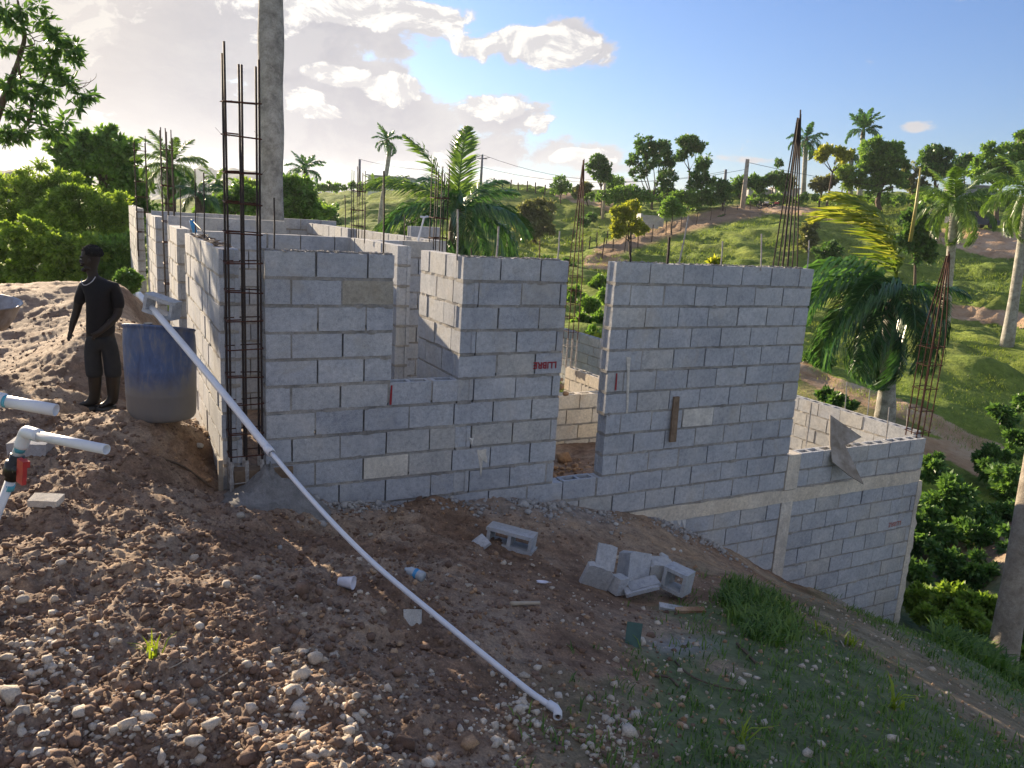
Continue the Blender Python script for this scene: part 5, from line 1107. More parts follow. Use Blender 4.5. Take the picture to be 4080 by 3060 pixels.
X = rs.uniform(4, 9, 5000); Y = rs.uniform(7, 13, 5000); Z = base_z(X, Y); a_, b_ = to_px(np.stack([X, Y, Z], 1)); k = (a_ > 2030) & (b_ > 1330)
tufts('ravine_grass', 'tall sunlit grass round the leaning trunk', X[k], Y[k], Z[k], .3, GRASSM, 33, 5, .06)
# hill pasture grass clumps give the slopes their broken edge
rs = np.random.RandomState(44); n = 34000; Y = np.exp(rs.uniform(math.log(17), math.log(112), n)); X = rs.uniform(-.1, .72, n)*Y; Z = base_z(X, Y); a_, b_ = to_px(np.stack([X, Y, Z], 1))
bad = ((a_ > 2040) & (b_ > 500) & (b_ < 560)) | ((np.abs((b_-452)-(a_-1640)*.03) < 8) & (a_ > 1630) & (a_ < 1850)) | ((a_ > 2050) & (b_ > 655) & (b_ < 702)) | ((a_ > 1720) & (b_ > 800+(a_-1740)*.5) & (b_ < 850+(a_-1740)*.55) & (Y < 30)) | ((Y > 48) & (np.abs(b_-(545-(a_-1300)*.27)) < 16) & (a_ > 1300) & (a_ < 1640))
k = ~bad; X, Y, Z = X[k], Y[k], Z[k]
hh = np.clip(Y*0.0055, .14, .5); PASTURE = mat_leaf('pasture_blade', (0.10, 0.17, 0.03), (0.17, 0.24, 0.045), (0.26, 0.32, 0.07), 0.45); tufts('pasture_grass', 'tussocky grass over the hillside', X, Y, Z+.1*0, hh*.8, PASTURE, 45, 4, .16, .9)

# ================================================================ THINGS ON THE SITE
# rocks ---------------------------------------------------------------
def rock_mesh(name, mat, seed, sub=2, flat=.8, ang=.28):
    bm = bmesh.new(); bmesh.ops.create_icosphere(bm, subdivisions=sub, radius=1.0); rnd = np.random.RandomState(seed)
    cuts = rnd.normal(0, 1, (9, 3)); cuts /= np.linalg.norm(cuts, axis=1)[:, None]; dc = rnd.uniform(.72, .97, 9); k = rnd.normal(0, 1, (5, 3))*1.6; ph = rnd.uniform(0, 6, 5)
    for v in bm.verts:
        p = np.array(v.co); 
        for c, d in zip(cuts, dc):
            t = p @ c
            if t > d: p = p-c*(t-d)*.75
        p = p*(1+ang*.35*sum(math.sin(p @ kk+a) for kk, a in zip(k, ph))/2.2+rnd.normal(0, .02)); p[2] *= flat; v.co = p
    me = bpy.data.meshes.new(name); bm.to_mesh(me); bm.free(); me.materials.append(mat); me.polygons.foreach_set('use_smooth', [True]*len(me.polygons)); return me
RM = {m.name: [rock_mesh('rock_mesh', m, s+i*7, 3, f) for s, f in enumerate((.8, .7, .9, .65, .75, .85))] for i, m in enumerate((ROCK, OROCK, GREYROCK, SPLASH))}
def c5(L): return [(x/3.709, 1211.7+y/3.709, s/3.709, k) for x, y, s, k in L]
def c6(L): return [(542.2+x/3.709, 1211.7+y/3.709, s/3.709, k) for x, y, s, k in L]
def c7(L): return [(1084.3+x/3.709, 1211.7+y/3.709, s/3.709, k) for x, y, s, k in L]
W, O, G, S_ = ROCK, OROCK, GREYROCK, SPLASH
rocksA = c5([(185, 305, 110, W), (130, 120, 45, O), (700, 140, 60, O), (785, 165, 45, O), (1100, 75, 60, O), (275, 600, 80, W), (435, 670, 65, W), (560, 690, 50, W), (265, 715, 40, W), (955, 650, 75, W), (1240, 350, 50, O), (1150, 270, 60, O), (1545, 425, 60, O), (1700, 510, 95, O), (1385, 485, 50, O), (1825, 395, 60, O), (1745, 630, 70, O), (1510, 195, 40, W), (1190, 680, 40, O), (375, 785, 80, O), (1105, 1080, 75, W), (1230, 1185, 50, W), (1275, 1335, 45, W), (1290, 990, 40, W), (1360, 940, 50, W), (1620, 950, 90, W), (1530, 1130, 105, W), (1640, 1090, 90, W), (2090, 740, 60, W), (1940, 790, 55, W), (2110, 880, 40, W), (2160, 1000, 40, W), (2030, 825, 40, O), (440, 1155, 45, W), (390, 975, 30, W), (80, 915, 45, W), (160, 1210, 90, W), (300, 1090, 32, W), (500, 1270, 42, W), (20, 1060, 45, W), (1080, 1400, 60, W), (1145, 1385, 35, W), (1365, 1430, 40, W), (1535, 1585, 60, W), (1725, 1545, 45, W), (2010, 1340, 50, O), (890, 1455, 40, W), (830, 1470, 40, W), (1000, 1540, 50, W), (590, 960, 25, W), (640, 1080, 25, W), (360, 865, 35, W), (1290, 1245, 35, W), (1330, 1510, 30, W), (1610, 1560, 40, W), (2005, 1540, 35, W), (60, 1570, 50, W), (30, 870, 40, W), (110, 1000, 38, W), (200, 930, 45, W), (60, 1120, 40, W), (420, 1060, 38, W), (360, 1200, 36, W), (590, 1150, 34, W), (1980, 435, 22, S_), (1680, 365, 22, S_), (1040, 350, 32, W), (1350, 350, 30, W), (690, 225, 40, O), (250, 1320, 42, W), (430, 1400, 38, W), (120, 1480, 45, W), (240, 1560, 40, W), (700, 1560, 36, W), (1790, 640, 30, O), (2140, 1190, 30, W), (1900, 1330, 30, W), (1770, 885, 36, W)])
rocksB = c6([(470, 770, 65, W), (360, 825, 60, W), (280, 870, 35, W), (430, 880, 45, W), (570, 940, 28, W), (475, 1090, 32, W), (440, 1165, 40, O), (470, 1260, 45, W), (640, 1350, 28, W), (1220, 835, 45, O), (1320, 995, 50, W), (1445, 1005, 52, O), (1535, 1015, 42, W), (1680, 925, 60, G), (1200, 1100, 38, S_), (1130, 1260, 50, W), (985, 1345, 28, W), (940, 1305, 30, W), (1560, 1295, 35, W), (1525, 1335, 32, S_), (1495, 1370, 42, W), (1405, 1390, 26, W), (1550, 1465, 48, O), (1220, 1460, 40, O), (1140, 1460, 52, O), (1060, 1520, 45, O), (1300, 1360, 28, O), (1970, 1260, 38, W), (2000, 1320, 30, W), (2070, 1140, 38, W), (1985, 1150, 35, S_), (2170, 1145, 38, S_), (1910, 1370, 30, W), (1980, 1385, 28, W), (1810, 1290, 22, S_), (1870, 1305, 28, W), (2080, 1250, 30, W), (2110, 1420, 32, O), (2100, 1070, 20, S_), (570, 430, 60, O), (775, 505, 32, O), (1520, 650, 48, O), (1590, 570, 50, O), (855, 635, 35, O), (450, 215, 24, W), (1770, 245, 45, O), (1640, 220, 35, O), (1860, 95, 40, O), (1710, 330, 38, O), (1360, 130, 30, O), (1260, 20, 42, O), (1445, 200, 32, G), (1310, 365, 28, S_), (1120, 850, 26, O), (820, 1165, 45, O), (700, 1450, 45, O), (530, 1560, 40, W), (240, 355, 26, O), (250, 315, 20, W), (1790, 930, 34, O), (1960, 900, 45, O), (660, 770, 30, O), (590, 775, 32, O), (1360, 660, 34, O), (1180, 560, 26, O), (330, 1620, 34, W), (500, 1620, 36, W), (625, 1610, 32, W), (880, 1560, 26, W), (930, 1140, 16, W), (1240, 1150, 22, W), (1160, 680, 30, O), (830, 585, 26, O), (930, 590, 24, O), (1540, 370, 30, O), (740, 1640, 30, O)])
rocksC = c7([(415, 115, 36, O), (290, 265, 30, O), (740, 655, 42, O), (810, 615, 35, O), (795, 695, 38, W), (865, 705, 32, O), (925, 620, 52, O), (945, 670, 36, O), (1225, 655, 42, G), (1205, 825, 42, O), (1640, 1050, 42, W), (845, 1140, 35, W), (845, 1190, 30, W), (965, 1235, 28, S_), (1020, 1248, 18, S_), (1090, 1300, 40, W), (1140, 1315, 36, W), (1205, 1285, 30, W), (780, 1290, 32, W), (710, 1330, 40, O), (670, 1295, 22, W), (825, 1365, 38, W), (775, 1400, 28, W), (820, 1435, 38, W), (850, 1500, 42, W), (895, 1475, 36, W), (920, 1525, 32, W), (980, 1530, 25, W), (805, 1540, 18, W), (1000, 1580, 22, W), (395, 1270, 24, W), (515, 1280, 22, W), (375, 1445, 38, W), (455, 1530, 28, W), (290, 1485, 30, W), (1410, 1395, 32, W), (1230, 1425, 28, W), (1340, 1395, 22, W), (1510, 1490, 48, W), (1480, 1540, 45, W), (1790, 1555, 42, W), (1585, 1635, 30, W), (1080, 1635, 45, W), (1160, 1610, 22, W), (1010, 1640, 25, W), (1975, 1645, 36, W), (1800, 950, 46, O), (2010, 990, 22, O), (2095, 1070, 28, O), (1780, 1380, 36, O), (1655, 1525, 16, W), (2045, 810, 22, O), (1850, 515, 26, O), (1745, 520, 22, O), (1985, 505, 36, S_), (2090, 570, 18, O), (755, 1000, 20, S_), (810, 1025, 20, S_), (160, 1150, 34, W), (70, 1150, 34, W), (30, 1260, 36, W), (60, 1250, 30, W), (40, 1330, 30, W), (105, 1410, 26, O), (1330, 1590, 26, W), (1250, 460, 0.1, O)])
rocksD = [(1479, 1285, 17, O), (113, 1178, 14, O), (135, 1185, 14, O), (430, 960, 20, G), (450, 1038, 12, O), (482, 1036, 14, O), (420, 1125, 14, W), (520, 1112, 22, W), (560, 1118, 12, O), (350, 985, 11, W), (380, 990, 8, O), (340, 980, 8, O), (605, 1180, 14, G), (680, 1160, 12, O), (690, 1130, 10, O), (735, 1100, 9, O), (800, 1155, 11, G), (1072, 1195, 15, O), (470, 980, 8, O), (445, 935, 18, O), (1020, 1105, 12, O), (845, 1115, 14, O), (870, 1130, 9, O), (1000, 1165, 9, O), (1455, 1185, 11, S_), (1470, 1190, 9, S_), (1320, 1150, 12, G), (1345, 1158, 8, O), (1325, 1180, 9, O), (1445, 1218, 9, O), (1500, 1225, 10, O), (1330, 1130, 12, S_), (1180, 1010, .1, O)]
cnt = 0
def put_rock(x, y, rpx, mat, label, group, i):
    if rpx < 1: return
    g = on_ground(x, y+rpx*.35); s = rpx*.8*g[1]/1755*1.0; o = bpy.data.objects.new('rock', RM[mat.name][i % 6]); COL.objects.link(o)
    o.location = (g[0], g[1], g[2]+s*.25); o.rotation_euler = (random.uniform(-.4, .4), random.uniform(-.4, .4), random.uniform(0, 6.3)); o.scale = (s*random.uniform(.95, 1.25), s*random.uniform(.8, 1.05), s*random.uniform(.8, 1.05)); tag(o, label, 'rock', group)
def where(x, y):
    if y < 1215: return 'at the foot of the walls' if x > 560 else 'on the bank below the drum'
    if x < 300: return 'in the stone heap at the lower left'
    if x < 560: return 'among earth clods at the lower left'
    if x < 1000: return 'on the churned earth left of the fallen pipe' if y < 1460 else 'near the bottom edge, left of the pipe end'
    if x < 1300: return 'around the pipe end near the bottom'
    if x < 1500: return 'on the trodden patch below the broken blocks' if y < 1480 else 'at the bottom, right of the pipe end'
    return 'on the grassy slope at the lower right'
CN = {'pale_limestone': 'pale', 'ochre_limestone': 'ochre', 'broken_block_rubble': 'grey', 'white_mortar_splash': 'white'}
for i, (x, y, s, mt) in enumerate(rocksA+rocksB+rocksC+rocksD):
    sz = 'large' if s > 19 else ('fist-sized' if s > 10 else 'small'); lab = '%s %s limestone lump %s' % (sz, CN[mt.name], where(x, y))
    put_rock(x, y, s*0.62, mt, lab, lab.replace('lump', 'lumps'), i)
def pebbles(name, label, P, s, mat, seed, cat='gravel'):
    rs = np.random.RandomState(seed); t = (1+5**.5)/2
    iv = np.array([(-1, t, 0), (1, t, 0), (-1, -t, 0), (1, -t, 0), (0, -1, t), (0, 1, t), (0, -1, -t), (0, 1, -t), (t, 0, -1), (t, 0, 1), (-t, 0, -1), (-t, 0, 1)])/1.9
    fi = np.array([(0, 11, 5), (0, 5, 1), (0, 1, 7), (0, 7, 10), (0, 10, 11), (1, 5, 9), (5, 11, 4), (11, 10, 2), (10, 7, 6), (7, 1, 8), (3, 9, 4), (3, 4, 2), (3, 2, 6), (3, 6, 8), (3, 8, 9), (4, 9, 5), (2, 4, 11), (6, 2, 10), (8, 6, 7), (9, 8, 1)])
    n = len(P); V = iv[None]*rs.uniform(.55, 1.35, (n, 12, 1)); sc3 = rs.uniform(.65, 1.25, (n, 1, 3)); V = V*sc3; a = rs.uniform(0, 6.28, n); ca, sa = np.cos(a)[:, None], np.sin(a)[:, None]
    x, y = V[..., 0]*ca-V[..., 1]*sa, V[..., 0]*sa+V[..., 1]*ca; V = np.stack([x, y, V[..., 2]*.8], -1)*s[:, None, None]+P[:, None, :]
    F = (fi[None]+(np.arange(n)*12)[:, None, None]).reshape(-1, 3); o = link_mesh(name, mesh_np(name, V.reshape(-1, 3), F, mat)); tag(o, label, cat, kind='stuff'); return o
def dens_pale(x, y, X, Y, r):
    d = .6*np.exp(-((x-60)/150)**2-((y-1470)/90)**2)+.4*np.exp(-((x-330)/120)**2-((y-1600)/70)**2)+.5*np.exp(-((x-680)/140)**2-((y-1560)/90)**2)+.5*np.exp(-((x-1120)/80)**2-((y-1560)/60)**2)+.6*np.exp(-((x-1330)/60)**2-((y-1600)/60)**2)+.25*np.exp(-((x-580)/60)**2-((y-1470)/60)**2)+.04*(y > 1200)
    return infront(X, Y) & (r.uniform(0, 1, len(x)) < d)
X, Y, Z, a_, b_ = scatter_px(60000, dens_pale, 51, 1.5, 6.5); rs = np.random.RandomState(1); s = rs.gamma(1.8, .0042, len(X))+.003
pebbles('gravel', 'pale limestone gravel strewn over the lower left earth', np.stack([X, Y, Z+s*.3], 1), s, ROCK, 52)
X, Y, Z, a_, b_ = scatter_px(52000, lambda x, y, X, Y, r: infront(X, Y) & (x < 1500) & (r.uniform(0, 1, len(x)) < np.clip(1-(x-500)/900, .12, 1)*np.where(Y > 7, .4, 1)), 53, 1.4, 12.4); s = rs.gamma(1.7, .0042, len(X))+.003
pebbles('earth_clods', 'dark reddish clods of dug earth', np.stack([X, Y, Z+s*.2], 1), s, CLOD, 54, 'earth')
X, Y, Z, a_, b_ = scatter_px(30000, lambda x, y, X, Y, r: infront(X, Y) & (x > 380) & (r.uniform(0, 1, len(x)) < .20), 55, 1.6, 9); s = rs.gamma(1.3, .0036, len(X))+.0025
pebbles('ochre_gravel', 'small ochre and brown stones scattered over the site', np.stack([X, Y, Z+s*.3], 1), s, OROCK, 56)
uu = rs.uniform(-.3, 5.0, 2600); uu = uu[(np.sin(uu*3.1)+np.sin(uu*7.7+1)+rs.normal(0, .8, 2600)) > .1]; vv = -np.abs(rs.gamma(1.4, .10, len(uu)))-.03; P = OW[None]+uu[:, None]*EU+vv[:, None]*EV; Z = gz(P[:, 0], P[:, 1]); s = rs.gamma(1.4, .007, len(uu))+.003; P[:, 2] = Z+s*.4
pebbles('mortar_rubble', 'grey mortar crumbs and block chips along the foot of the wall', P, s, GREYROCK, 57, 'rubble')
# mortar slump at the corner cage
m = MB(); g = np.array(H(-.02, -.10, 8.9)); rnd = random.Random(5); NS = 22
for i in range(9):
    r_ = 0.02+.44*(i/8)**1.3; z_ = .30*(1-i/8)**1.2-.05
    for k in range(NS):
        a = 6.283*k/NS; rr = r_*(1+.18*math.sin(a*3+1)+rnd.uniform(-.06, .06)); X_, Y_ = g[0]+.05+rr*math.cos(a)*1.0, g[1]-.12+rr*math.sin(a)*.8
        m.v.append((X_, Y_, float(gz(np.array([X_]), np.array([Y_]))[0])+max(.26*(1-i/8)**1.3*(1+.1*math.sin(a*2)), 0)+rnd.uniform(-.03, .03)-(.05 if i == 8 else 0)))
for i in range(8):
    for k in range(NS): k2 = (k+1) % NS; m.f.append((i*NS+k, i*NS+k2, (i+1)*NS+k2, (i+1)*NS+k))
m.f.append(tuple(range(NS))); o = m.build('mortar_heap', WETM, None, True); tag(o, 'slumped grey heap of mortar under the corner bar cage', 'mortar heap')
# footing and old plank end beneath the cage
m = MB(); P0 = H(-.30, -.02, 8.05); q = Matrix.Rotation(math.atan2(EU[1], EU[0]), 3, 'Z'); c = H(-.02, .05, 8.55); m.box(c, (.46, .16, .22), q); o = m.build('footing_stub', WOOD); tag(o, 'reddish mud-stained formwork board under the corner bars', 'board')
m = MB(); m.box(H(-.345, .06, 8.6), (.035, .05, .42), q); o = m.build('stake', PALEWOOD); tag(o, 'short pale stake at the foot of the left wall corner', 'stake')

# drum -----------------------------------------------------------------
gd = at(339, 906, 6.15); drum = empty('plastic_drum', gd, 'dirty blue plastic drum standing beside the man and the left wall', 'drum'); m = MB(); NS = 48
prof = [(0, 0), (.225, 0), (.250, .006), (.262, .03), (.268, .08), (.272, .20), (.2735, .21), (.2735, .225), (.272, .235), (.275, .40), (.2765, .41), (.2765, .43), (.275, .44), (.276, .64), (.273, .73), (.268, .768), (.270, .785), (.277, .792), (.278, .806), (.270, .812), (.255, .810), (.250, .797), (0, .797)]
for (r_, z_) in prof:
    for k in range(NS):
        a = 6.283*k/NS; x_, y_ = r_*math.cos(a), r_*math.sin(a)*.96; dz = 0
        if z_ > .5: dz = -(y_+.27)*math.tan(R(9.5))*(z_-.5)/.25
        m.v.append((gd[0]+x_, gd[1]+.1+y_, gd[2]+z_+dz))
for i in range(len(prof)-1):
    for k in range(NS): k2 = (k+1) % NS; m.f.append((i*NS+k, i*NS+k2, (i+1)*NS+k2, (i+1)*NS+k))
o = m.build('shell', DRUM, drum, True)
m = MB(); m.lathe((gd[0]-.1, gd[1]+.12, gd[2]+.755), [(0, .0), (.035, 0), (.035, .02), (0, .02)], 16); m.build('bung', BLACKP, drum)
# chipped block on the drum
def frag(label, c, rot, size, seed, mat=BLOCK, hollow=True, cat='block', group='broken blocks', name='concrete_block', brk=.25):
    """a block or a piece of one: hollow block mesh cut and roughened at one end"""
    rnd = random.Random(seed); L_, W_, H_ = size; m = MB(); t = .028
    def J(s): return rnd.uniform(-s, s)
    bx = [(-L_/2, L_/2, -W_/2, -W_/2+t, 'f'), (-L_/2, L_/2, W_/2-t, W_/2, 'f')]
    webs = [-L_/2+t/2+.006, L_/2-t/2-.006]+([0.0] if L_ > .3 else [])
    if not hollow: bx = [(-L_/2, L_/2, -W_/2, W_/2, 'f')]; webs = []
    for (xa, xb, ya, yb, _) in bx:
        n = 6; pv = None
        for i in range(n+1):
            x_ = xa+(xb-xa)*i/n; br = (rnd.uniform(0, brk)*H_ if i in (0, n) else rnd.uniform(0, brk*.25)*H_); bi = len(m.v)
            xo = J(.01)*(i in (0, n)); m.v += [(x_+xo, ya+J(.001), -H_/2), (x_+xo, yb+J(.001), -H_/2), (x_+J(.004)+xo, yb, H_/2-br), (x_+J(.004)+xo, ya, H_/2-br*.9)]
            if pv is not None:
                for q in range(4): m.f.append((pv+q, pv+(q+1) % 4, bi+(q+1) % 4, bi+q))
            else: m.f.append((bi, bi+3, bi+2, bi+1))
            pv = bi
        m.f.append((pv, pv+1, pv+2, pv+3))
    for wx in webs:
        m.hexa([(wx-t/2, -W_/2+t-.001, -H_/2+.002), (wx-t/2, -W_/2+t-.001, H_/2-.004-rnd.uniform(0, brk*.3)*H_), (wx-t/2, W_/2-t+.001, -H_/2+.002), (wx-t/2, W_/2-t+.001, H_/2-.004),
                (wx+t/2, -W_/2+t-.001, -H_/2+.002), (wx+t/2, -W_/2+t-.001, H_/2-.004), (wx+t/2, W_/2-t+.001, -H_/2+.002), (wx+t/2, W_/2-t+.001, H_/2-.004-rnd.uniform(0, brk*.3)*H_)])
    if hollow and L_ < .3:   # grooved end ridges
        m.box((L_/2, 0, 0), (.02, W_*.3, H_*.97)) if False else None
    o = m.build(name, mat); o.location = tuple(float(v) for v in c); o.rotation_euler = Euler(rot, 'XYZ'); return tag(o, label, cat, group)
frag('broken grey block lying on the drum lid, holding down the pipe', at(350, 662, 6.18), (R(92), R(12), R(-14)), (.28, .15, .12), 3, brk=.3)
# rocks at the drum foot etc. are in the rock list

# long pipe --------------------------------------------------------------
pts = [(300, 636, 6.42), (345, 685, 6.10), (460, 822, 5.45), (585, 977, 4.86)]
P1 = [at(*p) for p in pts]; endp = on_ground(1206, 1546)
low = [(585, 977, 4.86), (690, 1098, 4.5), (802, 1212, 4.15), (960, 1345, 3.72), (1138, 1489, 3.3)]
J_ = P1[-1]; E_ = at(1196, 1528, endp[1]); dv = E_-J_; P2 = [J_]
for (x, y, Y_) in low[1:]:
    r_ = ray(x, y); c_ = np.array([0, 0, EYE]); A_ = np.array([[r_ @ r_, -(r_ @ dv)], [r_ @ dv, -(dv @ dv)]]); t_, q_ = np.linalg.solve(A_, np.array([r_ @ (J_-c_), dv @ (J_-c_)])); P2.append(c_+r_*t_)
P2.append(E_)
pipe = empty('pvc_pipe', endp, 'long white plastic pipe sloping from the drum down to the ground in the middle foreground', 'pipe')
def hollow_tube(mb, P, ro, ri, sides=16):
    mb.tube(P, ro, sides, caps=False); n0 = len(mb.v); mb.tube(P, ri, sides, caps=False)
    n = len(P)
    for k in range(sides):
        k2 = (k+1) % sides; mb.f.append((n0-n*sides+k, n0-n*sides+k2, n0+k2, n0+k)); e1 = n0-sides; e2 = n0+(n-1)*sides; mb.f.append((e1+k, e1+k2, e2+k2, e2+k))
m = MB(); hollow_tube(m, smooth(P1), .0255, .0225); o = m.build('thick_pipe', PVC, pipe, True)
m = MB(); hollow_tube(m, [P1[-1]+(P1[-2]-P1[-1])*.06, P1[-1]+(P1[-1]-P1[-2])*.012], .0285, .020); m.build('socket', PVC, pipe, True)
m = MB(); hollow_tube(m, smooth(P2), .0150, .0130, 14); m.build('thin_pipe', PVC, pipe, True)
m = MB(); ed = P2[-1]; dd = (P2[-1]-P2[-2]); dd /= np.linalg.norm(dd); hollow_tube(m, [ed-dd*.03, ed+dd*.012, ed+dd*.028+np.array([-.004, -.006, -.004]), ed+dd*.034+np.array([-.01, -.03, -.010])], .021, .016, 16); m.build('elbow', PVC, pipe, True)

# standpipe with valve, lower left edge --------------------------------------
def near(x, y, Y): return at(x, y, Y)
YS = 2.45; sb = near(-22, 1150, YS-.02); gb = sb.copy(); gb[2] = float(gz(np.array([sb[0]-.12]), np.array([sb[1]]))[0]); gb[0] -= .13
sp_e = empty('standpipe', gb, 'white water standpipe with a black valve and red handle at the left edge', 'pipe')
m = MB(); m.tube([gb-[0, 0, .1], sb, near(24, 1035, YS)], .0165, 14); m.build('riser', PVC, sp_e, True)
m = MB(); m.tube([near(36, 985, YS), near(47, 955, YS)], .0165, 14); m.build('riser', PVC, sp_e, True)
m = MB(); a_, b_ = near(24, 1036, YS), near(38, 983, YS); m.tube([a_, a_*.8+b_*.2, a_*.79+b_*.21, a_*.3+b_*.7, a_*.29+b_*.71, b_], [.021, .021, .030, .030, .022, .022], 14); m.tube([(a_+b_)/2, (a_+b_)/2+np.array([.035, -.03, 0])], .017, 10); v_ = m.build('valve', BLACKP, sp_e, True)
m = MB(); hc = (a_+b_)/2+np.array([.05, -.04, .002]); m.box(hc, (.035, .014, .085), Euler((0, R(12), R(-30))).to_matrix()); m.box(hc+np.array([.012, 0, .028]), (.026, .02, .022), Euler((0, R(12), R(-30))).to_matrix()); m.build('valve_handle', REDP, v_)
for q0, q1 in ((near(21, 1046, YS), near(18, 1058, YS)), (near(41, 975, YS), near(46, 958, YS)), (near(73, 941, YS-.03), near(81, 943, YS-.04))): m = MB(); m.tube([q0, q1], .0173, 14); m.build('blue_glue', GLUE, sp_e, True)
m = MB(); m.tube(smooth([near(45, 966, YS), near(54, 940, YS), near(60, 934, YS-.01), near(84, 941, YS-.04)], 5), [.0215]*16, 16); m.build('elbow', PVC, sp_e, True)
m = MB(); hollow_tube(m, [near(76, 940, YS-.03), near(230, 971, YS-.12)], .0165, .0135, 16); m.build('spout', PVC, sp_e, True)
YU = 2.85; c0 = near(-110, 838, YU); g0 = c0.copy(); g0[2] = float(gz(np.array([c0[0]]), np.array([c0[1]]))[0])
up_e = empty('standpipe', g0, 'thicker white pipe with a blue glued joint sticking in from the left edge', 'pipe')
m = MB(); m.tube([g0-[0, 0, .1], c0+[0, 0, .0]], .024, 14); m.build('riser', PVC, up_e, True)
m = MB(); hollow_tube(m, [near(8, 866, YU), near(121, 886, YU)], .0235, .020, 18); m.build('spout', PVC, up_e, True)
m = MB(); m.tube([c0+np.array([-.02, 0, 0]), near(10, 866, YU)], .029, 18); m.build('coupling', PVC, up_e, True); m = MB(); m.tube([near(9, 866, YU), near(17, 867.5, YU)], .0243, 18); m.build('blue_glue', GLUE, up_e, True)

# tub of a wheelbarrow at the left edge --------------------------------------
wc = at(-40, 690, 8.0); gw = wc.copy(); gw[2] = float(gz(np.array([wc[0]]), np.array([wc[1]]))[0])
wb = empty('wheelbarrow', gw, 'grey wheelbarrow tray cut by the left edge behind the pipes', 'wheelbarrow'); m = MB(); NS = 28; rz_ = at(10, 655, 8.0)[2]
rings = [(.0, -.30, 0), (.20, -.30, 0), (.27, -.20, 0), (.335, 0, 0), (.352, .006, 0), (.352, .018, 0), (.33, .012, 0), (.26, -.185, 0), (.19, -.28, 0), (0, -.28, 0)]
for (r_, z_, _) in rings:
    for k in range(NS): a = 6.283*k/NS; m.v.append((wc[0]+r_*math.cos(a)*.95, wc[1]+r_*math.sin(a)*1.35, rz_+z_-.10*math.cos(a)*0+.06*math.cos(a)*(-1)*(r_ > .3)))
for i in range(len(rings)-1):
    for k in range(NS): k2 = (k+1) % NS; m.f.append((i*NS+k, i*NS+k2, (i+1)*NS+k2, (i+1)*NS+k))
m.build('tray', TUBM, wb, True)
m = MB(); 
for s_ in (-1, 1):
    m.tube([wc+np.array([-.15, s_*.25, rz_-wc[2]-.29]), wc+np.array([-.12, s_*.25, gw[2]-wc[2]])], .014, 6); m.tube([wc+np.array([0.1, s_*.3, rz_-wc[2]-.30]), wc+np.array([-1.0, s_*.32, rz_-wc[2]-.12])], .016, 6)
m.build('legs_and_handles', DARKBAR, wb)
m = MB(); m.lathe(tuple(wc+np.array([-.75, .35, gw[2]-wc[2]+.19])), [(.0, -.02), (.10, -.03), (.18, -.045), (.195, 0), (.18, .045), (.10, .03), (0, .02)], 18, Vector((1, 0, 0))); m.build('wheel', BLACKP, wb, True)

# broken block heap -------------------------------------------------------------
lb = on_ground(1104, 1186); frag('whole hollow block lying on its face alone before the wall', lb+np.array([0, .07, .075]), (R(80), R(2), R(-20)), (.40, .19 if False else .15, .19), 11, brk=.05).rotation_euler = Euler((R(84), R(5), R(-16)))
frag('thin block shard leaning behind the lone block', on_ground(1040, 1178)+np.array([0, .03, .03]), (R(20), R(-30), R(30)), (.12, .12, .03), 12, hollow=False)
hp = on_ground(1290, 1276)
def hpt(x, y, Y): return at(x, y, Y)
Yh = hp[1]+.10
frag('large broken block leaning at the left of the rubble heap, face to the camera', hpt(1288, 1248, Yh-.02), (R(14), R(16), R(8)), (.22, .06, .25), 13, hollow=False, brk=.3)
frag('grooved block end resting on top of the leaning piece', hpt(1308, 1203, Yh+.02), (R(-24), R(6), R(-6)), (.15, .10, .20), 14, hollow=False, brk=.12)
frag('big upright block half in the middle of the rubble heap', hpt(1370, 1226, Yh+.16), (R(-20), R(17), R(24)), (.20, .16, .26), 15, hollow=False, brk=.12)
frag('flat block slab under the upright half, pointing right', hpt(1390, 1262, Yh-.02), (R(10), R(-14), R(12)), (0.243, 0.110, 0.039), 16, hollow=False)
frag('second flat slab below the first', hpt(1383, 1272, Yh-.06), (R(8), R(-14), R(10)), (0.264, 0.088, 0.033), 17, hollow=False)
frag('small wedge of block between the two big pieces', hpt(1336, 1262, Yh-.02), (R(5), R(10), R(40)), (0.110, 0.099, 0.143), 18, hollow=False)
frag('pale chunk of block behind the heap on the right', hpt(1424, 1228, Yh+.22), (R(5), R(4), R(10)), (0.220, 0.154, 0.143), 19, hollow=False)
frag('half block with an open cell at the right end of the heap', hpt(1464, 1252, Yh+.10), (R(0), R(0), R(-30)), (0.209, 0.187, 0.165), 20, brk=.08).rotation_euler = Euler((R(86), R(6), R(-38)))
frag('block splinter lying below the heap', hpt(1450, 1314, on_ground(1450, 1318)[1]), (R(10), R(4), R(-8)), (.19, .06, .035), 21, hollow=False)
frag('second splinter nearer the grass', hpt(1492, 1318, on_ground(1492, 1322)[1]), (R(10), R(4), R(14)), (.22, .05, .03), 22, hollow=False, mat=OROCK)
frag('grey block chip above the heap, standing on edge', hpt(1435, 1180+22, on_ground(1435, 1210)[1]), (R(35), R(30), R(30)), (.12, .04, .03), 23, hollow=False)
frag('flat grey paving piece lying tilted at the left, near the standpipe', on_ground(93, 1094)+np.array([0, .02, .03]), (R(6), R(2), R(8)), (.155, .10, .04), 24, mat=BEAMM, hollow=False, brk=.05, group='loose slabs')
frag('grey block lump behind the valve at the left edge', on_ground(62, 980)+np.array([.02, 0, .04]), (R(6), R(2), R(8)), (.28, .15, .15), 25, hollow=False, brk=.2, group='loose slabs')
frag('thin triangular grey chip beside the pipe', on_ground(893, 1345)+np.array([0, 0, .02]), (R(50), R(8), R(20)), (.09, .10, .02), 26, hollow=False, group='loose slabs', brk=.6)
